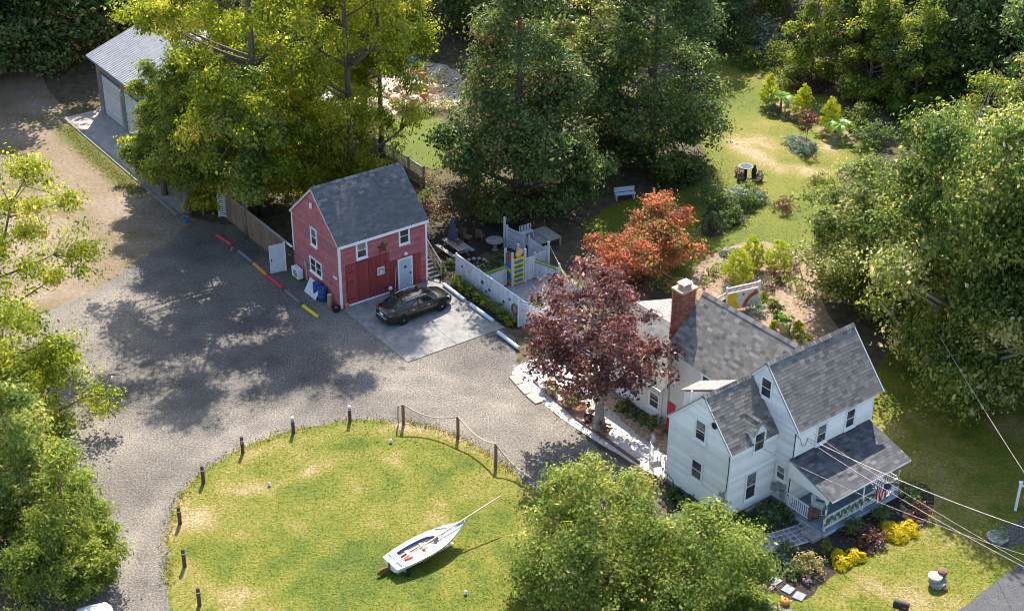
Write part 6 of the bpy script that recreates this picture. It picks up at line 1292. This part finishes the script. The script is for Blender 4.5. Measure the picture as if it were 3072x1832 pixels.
for i, (u, v, rz) in enumerate(((11.4, 2.9, .5), (12.2, 2.6, 2.2))):
    t = BT('wooden_chair', ['brown wooden chair left of the round stone table', 'brown wooden chair behind the round stone table'][i], 'chair', u, v, 0, rz); bx('seat', 'brown_wood', t, -.25, .25, -.25, .25, .38, .42)
    for k in range(4): bx('back_slat', 'brown_wood', t, -.24 + k * .125, -.14 + k * .125, .22, .25, .42, .95)
    for q in ((-.22, -.22), (.22, -.22), (-.22, .22), (.22, .22)): bx('leg', 'brown_wood', t, q[0] - .03, q[0] + .03, q[1] - .03, q[1] + .03, 0, .38)
for i, (u, v, r, h, m) in enumerate(((9.6, -1.6, .8, .7, 'leaf_mid'), (10.8, -1.0, .7, .6, 'leaf_green'), (11.6, -2.0, .6, .7, 'leaf_dark'), (9.0, -2.5, .6, .6, 'leaf_dark'), (7.5, .4, .6, .6, 'leaf_mid'), (8.6, .6, .5, .5, 'leaf_dark'), (7.6, 2.6, .8, 1.1, 'leaf_mid'), (8.2, 4.6, .9, 1.2, 'leaf_rust'), (12.0, -.3, .5, .5, 'leaf_dark'))):
    bush('yard_plant', '%s leafy plant in the shaded beds of the play yard, from the fence side' % ordinal(i), BL(u, v), r, h, 420, .14, m, 190 + i, group='plants in the play yard beds', fl=.4)
pond = thing('garden_pond', 'small dark pond in the play yard ringed with stones', 'pond', BL(10.0, -.2), BYAW)
mat('pond_water', (.01, .018, .02), None, rough=.05, spec=.8)
MB().lathe([(.8, 0), (.8, .05), (.02, .055)], 20).build('water', 'pond_water', pond)
for i in range(16): a = 2 * math.pi * i / 16; MB().lathe([(.14, 0), (.15, .1), (.08, .17), (.01, .18)], 7, (.88 * math.cos(a), .88 * math.sin(a), 0)).build('stone', 'field_stone', pond)

# ------------------------------------------------------------------ lattice fence behind the barn
def lattice(label, a, b_, h=1.5):
    L = (b_ - a).length; t = thing('lattice_fence', label, 'fence', a, math.atan2(b_.y - a.y, b_.x - a.x)); n = max(1, round(L / 2.2))
    for k in range(n + 1): bx('post', 'grey_wood', t, L * k / n - .06, L * k / n + .06, -.06, .06, 0, h + .15)
    bx('rail', 'fence_white', t, 0, L, -.04, .04, h - .06, h + .02); bx('rail', 'grey_wood', t, 0, L, -.03, .03, .05, .13); bx('rail', 'grey_wood', t, 0, L, -.03, .03, h * .45, h * .45 + .06)
    for k in range(int(L / .2)):
        x = k * .2; MB().bar((x, -.01, h * .5), (min(x + .6, L), -.01, h - .06), .02, .035).build('lath', 'grey_wood', t); MB().bar((min(x + .6, L), .012, h * .5), (x, .012, h - .06), .02, .035).build('lath', 'grey_wood', t)
    for k in range(int(L / .16)): bx('picket', 'grey_wood', t, k * .16, k * .16 + .14, -.02, 0, .1, h * .45)
fa, fb, fc = G(882, 372), G(1025, 458), G(820, 392)
lattice('weathered lattice fence running right behind the barn ridge', fa, fb); lattice('short weathered lattice fence running left behind the barn', fc, fa)
for i, (x, y, r, h, m) in enumerate(((850, 420, .9, .8, 'leaf_gold'), (895, 412, .8, .7, 'leaf_gold'), (935, 400, .7, .6, 'leaf_mid'), (900, 340, 1.2, 1.2, 'leaf_mid'), (960, 330, .9, .8, 'leaf_olive'), (1035, 455, 1.2, 1.3, 'leaf_variegated'), (1050, 520, 1.1, 1.2, 'leaf_rust'), (1030, 500, .9, 1.0, 'leaf_mid'))):
    bush('border_plant', '%s border plant along the lattice fence behind the barn, left to right' % ordinal(i), G(x, y), r, h, 500, .15, m, 210 + i, group='plants along the lattice fence', fl=.45)
for i, (x, y) in enumerate(((960, 200), (1010, 215), (900, 285), (1050, 190))):
    t = thing('patio_chair', '%s pale chair on the bright patio behind the trees, left to right' % ordinal(sorted([960, 1010, 900, 1050]).index(x)), 'chair', G(x, y), i * 1.3, 'chairs on the pale patio'); bx('seat', 'white_trim', t, -.28, .28, -.28, .28, .38, .42); bx('back', 'white_trim', t, -.28, .28, .25, .28, .42, .95)
    for q in ((-.25, -.25), (.25, -.25), (-.25, .25), (.25, .25)): bx('leg', 'white_trim', t, q[0] - .03, q[0] + .03, q[1] - .03, q[1] + .03, 0, .38)
for i, (x, y, m) in enumerate(((1015, 195, 'terracotta'), (1020, 245, 'terracotta'), (990, 160, 'blue_paint'))): pot('patio_pot', ['terracotta pot with leaves at the back of the bright patio', 'terracotta pot with leaves at the front of the bright patio', 'blue pot on the bright patio'][i], G(x, y), .4, .6, m, 'leaf_mid', 230 + i)

rk_g = np.random.default_rng(77)
for i, (x, y) in enumerate(((905, 262), (925, 275), (880, 290), (950, 250), (975, 240), (935, 240), (1000, 255), (1035, 245), (1045, 225), (990, 190), (1030, 165), (965, 222))):
    r = rk_g.uniform(.35, .7); mb = MB(); rows = []
    for zz, q in ((0, .9), (.35, 1.0), (.7, .75), (.9, .35)): rows.append([(r * q * (1 + rk_g.uniform(-.2, .2)) * math.cos(a_), r * q * (1 + rk_g.uniform(-.2, .2)) * math.sin(a_), zz * r) for a_ in [2 * math.pi * k / 8 for k in range(8)]])
    mb.grid(rows, True); mb.add(rows[-1], [tuple(range(8))]); o = mb.build('garden_boulder', 'tan_stone', None, G(x, y)); tag(o, '%s pale boulder on the patio behind the barn, listed from the fence side' % ordinal(i), 'boulder', 'boulders on the pale patio')
for i, (x, y, r, h, m) in enumerate(((870, 275, 1.2, 1.4, 'leaf_mid'), (915, 300, 1.0, 1.0, 'leaf_olive'), (1070, 215, 1.3, 1.5, 'leaf_mid'), (1060, 265, 1.2, 1.0, 'leaf_variegated'), (1000, 225, .7, .7, 'leaf_mid'), (955, 265, .8, .7, 'leaf_olive'), (1025, 280, 1.0, .9, 'leaf_mid'), (985, 275, .7, .6, 'leaf_rust'), (1040, 150, 1.3, 1.6, 'leaf_mid'))):
    bush('patio_plant', '%s leafy plant round the pale patio, from the lattice fence side' % ordinal(i), G(x, y), r, h, 500, .15, m, 400 + i, group='plants round the pale patio', fl=.45)
# ------------------------------------------------------------------ back garden
for i, (x, y, r, h, m) in enumerate(((1905, 262, .6, .6, 'leaf_mid'), (1920, 280, .5, .4, 'petal_mixed'), (1955, 285, .6, .5, 'leaf_rust'), (1875, 268, .5, .4, 'petal_mixed'), (1985, 318, .5, .4, 'leaf_mid'), (2045, 335, .7, .6, 'leaf_mid'), (2060, 405, .6, .6, 'leaf_olive'), (1715, 420, .9, .9, 'leaf_olive'), (1700, 395, .8, .8, 'leaf_rust'), (1760, 640, .6, .5, 'leaf_silver'), (1735, 655, .7, .6, 'leaf_mid'), (1920, 640, .6, .6, 'leaf_rust'), (1935, 690, .7, .7, 'leaf_mid'), (1960, 720, .8, .8, 'leaf_mid'))):
    bush('bedding_plant', '%s small bedding plant round the back lawn, far bed first' % ordinal(i), G(x, y), r, h, 300, .12, m, 420 + i, group='bedding plants round the back lawn', fl=.4)
for i, (x, y, r, h, lab) in enumerate(((1790, 672, 1.15, 2.0, 'front left golden cone shrub near the chimney'), (1824, 640, .95, 2.1, 'tall golden cone shrub behind the front pair'), (1888, 642, 1.05, 1.9, 'front right golden cone shrub near the chimney'), (1858, 248, .95, 2.4, 'golden cone shrub behind the left banana plant'), (1938, 272, 1.0, 2.4, 'golden cone shrub in the middle of the far bed'), (2008, 302, 1.0, 2.4, 'golden cone shrub behind the right banana plant'))):
    bush('golden_cypress', lab, G(x, y), r, h * 1.15, 6500, .085, 'leaf_gold', 240 + i, style='egg', group='golden cone shrubs', fl=.04, per=30, clump=.13)
def banana(label, loc, seed):
    g = np.random.default_rng(seed); t = thing('banana_plant', label, 'banana plant', loc, 0, 'banana plants'); MB().lathe([(.13, 0), (.1, .6), (.06, 1.2)], 8).build('stalk', 'clay_olive', t)
    for i in range(9):
        a = 2 * math.pi * i / 9 + g.normal(0, .2); L = g.uniform(1.3, 1.9); w = .3; rows = []; el = g.uniform(.5, 1.1)
        for k in range(7):
            f = k / 6; x = L * f * math.cos(el * .8) * 1.0; zz = 1.1 + L * f * math.sin(el) - .9 * L * f * f; ww = w * math.sin(math.pi * min(1, f * .9 + .08)) ** .7
            rows.append([(x * math.cos(a) + ww * math.sin(a), x * math.sin(a) - ww * math.cos(a), zz + .06), (x * math.cos(a), x * math.sin(a), zz), (x * math.cos(a) - ww * math.sin(a), x * math.sin(a) + ww * math.cos(a), zz + .06)])
        mb = MB(); mb.ct = g.uniform(0, 1); mb.grid(rows).build('leaf', 'leaf_banana', t)
banana('banana plant with broad bright leaves at the left of the far bed', G(1887, 258), 1); banana('banana plant with broad bright leaves right of the far bed', G(2030, 322), 2)
for i, (x, y, r) in enumerate(((1915, 335, .75), (1930, 348, .75), (1945, 360, .85), (1965, 352, .6))): bush('silver_mound', '%s silver-green lavender mound in the small round bed' % ordinal(i), G(x, y), r, .65, 650, .12, 'leaf_silver', 250 + i, group='silver mounds in the round bed')
plant_tree('young_tree', 'thin young tree with reddish leaves in the round bed', G(1950, 346), tree_meshes(3.0, 1.5, .8, 'round', 26, .3, 26, .14, 'leaf_rust', 'bark', 38, tr=.035, limbs=8, twigs=10))
bb_ = thing('bird_bath', 'stone bird bath on a dark pedestal on the back lawn', 'bird bath', G(1804, 424)); MB().lathe([(.3, 0), (.28, .08), (.13, .14), (.12, .8), (.2, .88)], 14).build('pedestal', 'cable_black', bb_); MB().lathe([(.15, .86), (.5, .98), (.56, 1.04), (.5, 1.03), (.3, .97), (.02, .95)], 20).build('basin', 'concrete', bb_); MB().lathe([(.45, 1.005), (.02, 1.006)], 20).build('water', 'pond_water', bb_)
st_ = thing('garden_statue', 'dark standing garden figure beside the bird bath', 'statue', G(1825, 424)); MB().lathe([(.25, 0), (.25, .12), (.16, .14), (.2, .5), (.17, .8), (.1, .92), (.12, 1.0), (.1, 1.1), (.02, 1.15)], 12).build('figure', 'cable_black', st_)
for i, (x, y) in enumerate(((1789, 416), (1794, 428), (1838, 428))): pot('bowl_planter', ['small bowl planter left of the bird bath', 'low planter in front of the bird bath pedestal', 'low planter right of the dark statue'][i], G(x, y), .3, .25, 'dark_wood', 'petal_mixed', 260 + i)
# mural panel fence behind the house
mu = thing('mural_panel', 'white framed panel painted with a rainbow and yellow field behind the roof', 'mural', G(1762, 752), math.atan2((G(1840, 733) - G(1762, 752)).y, (G(1840, 733) - G(1762, 752)).x)); ML_ = (G(1840, 733) - G(1762, 752)).length
bx('board', 'white_paint', mu, .06, ML_ - .06, -.02, .02, .15, 1.35)
for x in (0, ML_): bx('post', 'white_trim', mu, x - .06, x + .06, -.06, .06, 0, 1.85)
bx('rail', 'white_trim', mu, .06, ML_ - .06, -.03, .03, 1.35, 1.42); bx('rail', 'white_trim', mu, .06, ML_ - .06, -.03, .03, 1.72, 1.8)
for k in range(int(ML_ / .12)): MB().bar((.06 + k * .12, 0, 1.42), (.06 + min((k + 2) * .12, ML_ - .12), 0, 1.72), .015, .03).build('lath', 'pink_paint' if k % 4 == 0 else 'white_trim', mu)
MB().prism([(.08, -.022, .17), (ML_ * .42, -.022, .17), (ML_ * .36, -.022, .6), (ML_ * .3, -.022, .75), (ML_ * .34, -.022, 1.1), (ML_ * .3, -.022, 1.33), (.08, -.022, 1.33)], None, (0, -.008, 0)).build('painted_field', 'yellow_paint', mu)
def arc(r0, r1, m):
    p = [(ML_ - .08 - r0 * math.cos(R(a)) * 1.0, -.03, .17 + r0 * math.sin(R(a))) for a in range(0, 91, 10)] + [(ML_ - .08 - r1 * math.cos(R(a)), -.03, .17 + r1 * math.sin(R(a))) for a in range(90, -1, -10)]
    MB().prism(p, None, (0, -.006, 0)).build('rainbow_band', m, mu)
arc(.78, .88, 'purple_paint'); arc(.88, .97, 'red_paint'); arc(.97, 1.06, 'orange_paint')
for cx, cz in ((ML_ * .52, 1.15), (ML_ * .88, 1.22)): MB().prism([(cx + .09 * math.cos(a), -.03, cz + .09 * math.sin(a)) for a in [2 * math.pi * i / 8 for i in range(8)]], None, (0, -.006, 0)).build('painted_flower', 'red_paint', mu)
a = G(1680, 800); b_ = G(1762, 752); L = (b_ - a).length; t = thing('garden_fence', 'tan lattice fence panel left of the rainbow mural', 'fence', a, math.atan2(b_.y - a.y, b_.x - a.x)); bx('panel', 'blue_paint', t, 0, L - .08, -.02, .02, .1, 1.1); bx('rail', 'pale_wood', t, 0, L - .08, -.03, .03, 1.45, 1.52); bx('rail', 'pale_wood', t, 0, L - .08, -.03, .03, 1.1, 1.16)
for k in range(int(L / .13)): MB().bar((k * .13, 0, 1.16), (min(k * .13 + .26, L - .1), 0, 1.45), .015, .03).build('lath', 'pale_wood', t)
pot('big_pot', 'large olive pot of green plants on the bare soil behind the roof', G(1907, 793), .42, .75, 'clay_olive', 'leaf_banana', 270)
for i, (x, y, r, h, m, lab) in enumerate(((1893, 765, .45, 1.2, 'leaf_green', 'upright dark green shrub behind the olive pot'), (1878, 787, .25, .7, 'leaf_gold', 'small golden conifer left of the olive pot'), (1940, 790, .3, .7, 'leaf_gold', 'small golden conifer right of the olive pot'), (1835, 750, .9, .9, 'leaf_silver', 'pale green shrub at the foot of the mural'), (1950, 812, .7, .5, 'leaf_mid', 'low leafy plant near the roof valley'), (1895, 672, .8, .9, 'leaf_rust', 'brownish flowering shrub right of the golden cones'), (1860, 690, .7, .8, 'petal_mixed', 'flowering shrub between the golden cones'), (1850, 720, .6, .7, 'leaf_mid', 'leafy shrub at the right post of the mural'), (1875, 735, .5, .6, 'leaf_mid', 'small plant in the bare soil garden'), (1780, 700, .6, .5, 'leaf_silver', 'low silver plant left of the golden cones'), (1762, 610, .45, .4, 'leaf_silver', 'pale agave-like plant at the edge of the back lawn'), (1785, 605, .4, .4, 'leaf_silver', 'second pale agave-like plant at the edge of the back lawn'), (1640, 720, 1.1, 1.5, 'leaf_mid', 'bright green shrub just left of the chimney'), (1600, 690, 1.0, 1.2, 'leaf_dark', 'dark shrub between the bare twigs and the chimney'), (1985, 430, .9, .8, 'leaf_mid', 'leafy shrub on the right edge of the back lawn'), (1900, 500, .9, 1.1, 'leaf_rust', 'brown grassy shrub under the overhanging maple'), (1868, 255, .5, .6, 'leaf_silver', 'blue-green spiky plant in the far bed'), (1965, 265, .9, .8, 'leaf_silver', 'pale leafy plant right of the middle golden cone'))):
    bush('garden_shrub', lab, G(x, y), r, h, 600, .13, m, 280 + i, style='egg' if h > r else 'dome', fl=.35)
for i, (x, y, r, h, m) in enumerate(((1820, 468, 1.2, 1.2, 'leaf_mid'), (1790, 485, 1.3, 1.3, 'leaf_silver'), (1760, 505, 1.2, 1.2, 'leaf_mid'), (1815, 495, 1.0, 1.0, 'leaf_mid'), (1775, 530, 1.1, 1.1, 'leaf_green'), (1735, 545, 1.1, 1.1, 'leaf_green'), (1720, 480, 1.4, 1.5, 'leaf_dark'), (1835, 480, .8, .8, 'leaf_silver'))):
    bush('border_shrub', '%s rounded shrub of the hedge bed left of the back lawn, from the far end' % ordinal(i), G(x, y), r, h, 800, .16, m, 310 + i, group='shrubs in the curved bed by the back lawn', tshift=-.15, fl=.4)
for i, (x, y, r, h, m) in enumerate(((1790, 120, 2.0, 3.0, 'leaf_mid'), (1840, 110, 2.2, 3.2, 'leaf_silver'), (1880, 150, 1.8, 2.4, 'leaf_mid'), (1810, 150, 1.3, 1.6, 'leaf_olive'), (1915, 195, 1.5, 1.8, 'leaf_mid'), (1950, 205, 1.4, 1.6, 'leaf_rust'), (1860, 80, 2.4, 3.8, 'leaf_mid'), (2090, 300, 1.6, 2.2, 'leaf_mid'), (2110, 340, 1.5, 2.0, 'leaf_dark'), (1770, 75, 2.2, 4.0, 'leaf_dark'))):
    bush('hedge_shrub', '%s big wild shrub bordering the far side of the back lawn' % ordinal(i), G(x, y), r, h, 1300, .2, m, 330 + i, style='egg', group='wild shrubs behind the back lawn', tshift=-.1, fl=.4)
bn = thing('garden_bench', 'pale blue bench in the shade behind the red maple', 'bench', G(1513, 478), R(15)); bx('seat', 'pale_blue_paint', bn, -.75, .75, -.2, .2, .4, .45); bx('back', 'pale_blue_paint', bn, -.75, .75, .2, .24, .5, .85)
for q in (-.65, .65): bx('leg', 'pale_blue_paint', bn, q - .04, q + .04, -.18, .24, 0, .4)

# ------------------------------------------------------------------ white stone bed: pots, edging, chairs
for i, (x, y, r, h, m, pl) in enumerate(((1325, 948, .28, .42, 'paver_joint', None), (1345, 955, .36, .5, 'clay_olive', 'leaf_rust'), (1345, 930, .3, .4, 'tan_stone', None), (1385, 985, .35, .4, 'terracotta', 'petal_mixed'), (1405, 975, .35, .4, 'tan_stone', 'leaf_banana'), (1412, 995, .42, .35, 'terracotta', 'leaf_variegated'), (1380, 968, .3, .4, 'terracotta', 'leaf_mid'), (1435, 1020, .3, .3, 'dark_wood', 'leaf_purple'), (1475, 1050, .3, .3, 'terracotta', 'petal_mixed'), (1590, 1035, .3, .45, 'brown_wood', 'leaf_mid'), (1607, 1042, .34, .35, 'terracotta', 'leaf_silver'))):
    pot('flower_pot', '%s pot along the white stone bed, from the drive end' % ordinal(i), G(x, y) + Vector((0, 0, .02)), r, h, m, pl, 350 + i, 'pots in the white stone bed')
for i, (x, y, r, h, m) in enumerate(((1520, 985, .5, .5, 'leaf_mid'), (1545, 1000, .5, .5, 'leaf_green'), (1570, 1015, .5, .5, 'leaf_dark'), (1535, 970, .6, .7, 'leaf_rust'))): bush('wall_plant', '%s plant at the foot of the low extension wall' % ordinal(i), G(x, y), r, h, 380, .12, m, 370 + i, group='plants at the extension wall', fl=.4)
for (x0, y0, x1, y1, lab) in ((1300, 925, 1410, 1018, 'brown timber edging along the drive side of the white stone bed'), (1410, 1018, 1560, 1120, 'dark timber edging below the purple maple trunk')):
    a = G(x0, y0); b_ = G(x1, y1); o = MB().bar(a + Vector((0, 0, .07)), b_ + Vector((0, 0, .07)), .14, .12).build('timber_edging', 'brown_wood'); tag(o, lab, 'timber')
cu = P2([(1243, 905), (1262, 932), (1300, 965), (1350, 998)])
for i in range(3):
    a = G(*((1250, 915), (1268, 935), (1290, 958))[i]); b_ = G(*((1266, 933), (1288, 956), (1315, 978))[i]); o = MB().bar(a + Vector((0, 0, .05)), b_ + Vector((0, 0, .05)), .5, .07).build('edging_slab', 'tan_stone'); tag(o, '%s tan edging slab at the drive end of the white stone bed' % ordinal(i), 'slab', 'tan edging slabs')
rk = thing('white_chair', 'white wooden chair behind the back corner of the house wing', 'chair', HL(.85, 6.1), HYAW + R(70)); bx('seat', 'white_trim', rk, -.25, .25, -.25, .25, .4, .44)
for k in range(4): bx('slat', 'white_trim', rk, -.25, .25, .22, .25, .52 + k * .14, .6 + k * .14)
for q in ((-.22, -.22, .6), (.22, -.22, .6), (-.22, .24, 1.08), (.22, .24, 1.08)): bx('leg', 'white_trim', rk, q[0] - .025, q[0] + .025, q[1] - .025, q[1] + .025, 0, q[2])
t = thing('white_dog_statue', 'small white dog-shaped ornament near the extension wall', 'ornament', HL(1.9, 7.4), HYAW); MB().lathe([(.1, .0), (.12, .2), (.1, .35), (.06, .4)], 10).build('body', 'white_paint', t); MB().lathe([(.03, .36), (.09, .42), (.08, .52), (.02, .56)], 10, (-.05, 0, 0)).build('head', 'white_paint', t); bx('leg', 'white_paint', t, -.16, -.08, -.08, .08, 0, .2)

# ------------------------------------------------------------------ grass tufts, fallen leaves
def scatter(poly, n, g):
    b_ = np.array(poly); x0, y0 = b_.min(0); x1, y1 = b_.max(0)
    x0 = max(x0, -24); x1 = min(x1, 34); y0 = max(y0, 54.5)
    x = g.uniform(x0, x1, n); y = g.uniform(y0, y1, n); k = inside(x, y, poly); return x[k], y[k]
def tufts(name, poly, n, tfun, hmin, hmax, label, seed, z=.01, avoid=()):
    g = np.random.default_rng(seed); x, y = scatter(poly, n, g)
    for a in avoid: k = ~inside(x, y, a); x = x[k]; y = y[k]
    m = len(x); V = []; T = np.clip(tfun(x, y) * 1.05 + g.normal(0, .13, m), 0, 1)
    vs_ = np.zeros((m, 3, 3, 3))
    for q in range(3):
        a = g.uniform(0, 6.28, m); h = g.uniform(hmin, hmax, m); w = h * g.uniform(.3, .55, m); ox = g.normal(0, .03, m); oy = g.normal(0, .03, m); lx = g.normal(0, .5, m) * h; ly = g.normal(0, .5, m) * h
        vs_[:, q, 0] = np.stack([x + ox - w * np.cos(a), y + oy - w * np.sin(a), np.full(m, z)], 1); vs_[:, q, 1] = np.stack([x + ox + w * np.cos(a), y + oy + w * np.sin(a), np.full(m, z)], 1); vs_[:, q, 2] = np.stack([x + ox + lx, y + oy + ly, z + h], 1)
    o = link(name, npmesh(name, vs_.reshape(-1, 3), np.arange(m * 9), np.full(m * 3, 3), 'grass_blade', np.repeat(T, 3))); tag(o, label, 'grass', kind='stuff')
BEDS = [POLYS['mulch_bed'], POLYS['road'], POLYS['dirt_path'], POLYS['gravel_patch']]
tufts('grass_tufts', POLYS['lawn'], 90000, lawn_tint, .02, .055, 'short mown grass of the round front lawn', 1, .012, BEDS)
tufts('grass_tufts', POLYS['back_lawn'], 26000, blawn_tint, .02, .045, 'short grass of the back lawn', 2, .004)
ed = []
def edge_tufts(pts, n, w, seed, nm, lab):
    g = np.random.default_rng(seed); P = []
    for i in range(n):
        k = g.integers(0, len(pts) - 1); f = g.random(); P.append((pts[k][0] + (pts[k + 1][0] - pts[k][0]) * f + g.normal(0, w), pts[k][1] + (pts[k + 1][1] - pts[k][1]) * f + g.normal(0, w)))
    P = np.array(P); nn = np.concatenate([g.normal(0, .6, (n, 2)), np.full((n, 1), .5)], 1); zz = g.uniform(.02, .12, n)
    o = link(nm, leaves(np.concatenate([P, zz[:, None]], 1), nn, g.uniform(.08, .2, n), g.uniform(.2, 1, n), 'grass_blade', nm, .3)); tag(o, lab, 'weeds', kind='stuff')
edge_tufts(LAWN[0:13], 1700, .2, 3, 'edge_weeds', 'ragged dry weeds along the rim of the round lawn')
edge_tufts([(APR0.x + .4, APR0.y - 1.6), (-30.4, 104.9), (-26.6, 100.0)], 2500, .45, 4, 'edge_weeds', 'weedy green strip along the garage apron')
edge_tufts(P2([(20, 830), (90, 900), (120, 1000), (180, 1150), (215, 1250), (205, 1400)]), 700, .5, 14, 'edge_weeds', 'weeds under the trees on the left side of the drive')
edge_tufts([tuple(BL(u, v)[:2]) for u, v in ((-.3, -.2), (-.25, 3.0), (-.4, 5.8), (-.6, 9), (-.6, 14))], 420, .22, 15, 'edge_weeds', 'weeds at the foot of the barn side and brown yard wall')
def litter(poly, n, seed, lab, lo=.04, hi=.09, z=.03, m='litter'):
    g = np.random.default_rng(seed); x, y = scatter(poly, n, g); k = len(x); nn = g.normal(0, .25, (k, 3)) + np.array([0, 0, 1.0])
    o = link('fallen_leaves', leaves(np.stack([x, y, np.full(k, z)], 1), nn, g.uniform(lo, hi, k), g.uniform(0, 1, k), m, 'fallen_leaves')); tag(o, lab, 'fallen leaves', kind='stuff')
litter(POLYS['stone_bed'], 1700, 5, 'fallen purple leaves on the white stone bed', .08, .16); litter(POLYS['house_walk'], 1500, 6, 'fallen leaves on the walk by the extension', .08, .17); litter(POLYS['mulch_bed'], 900, 7, 'scattered leaves and chips on the dark mulch bed', .05, .1)
litter(POLYS['driveway'], 3000, 8, 'scattered leaves on the gravel drive', .04, .09, .02); litter(POLYS['dirt_field'], 2500, 9, 'scattered leaves on the dirt field', .06, .14, .02)
litter(POLYS['lawn'], 1500, 10, 'scattered fallen leaves on the front lawn', .05, .1, .05); litter(POLYS['parking_pad'] if 'parking_pad' in POLYS else [tuple(BL(u, v)[:2]) for u, v in ((0, 0), (7, 0), (7, -7.6), (0, -7.6))], 260, 11, 'few fallen leaves on the concrete pad', .05, .1, .06)
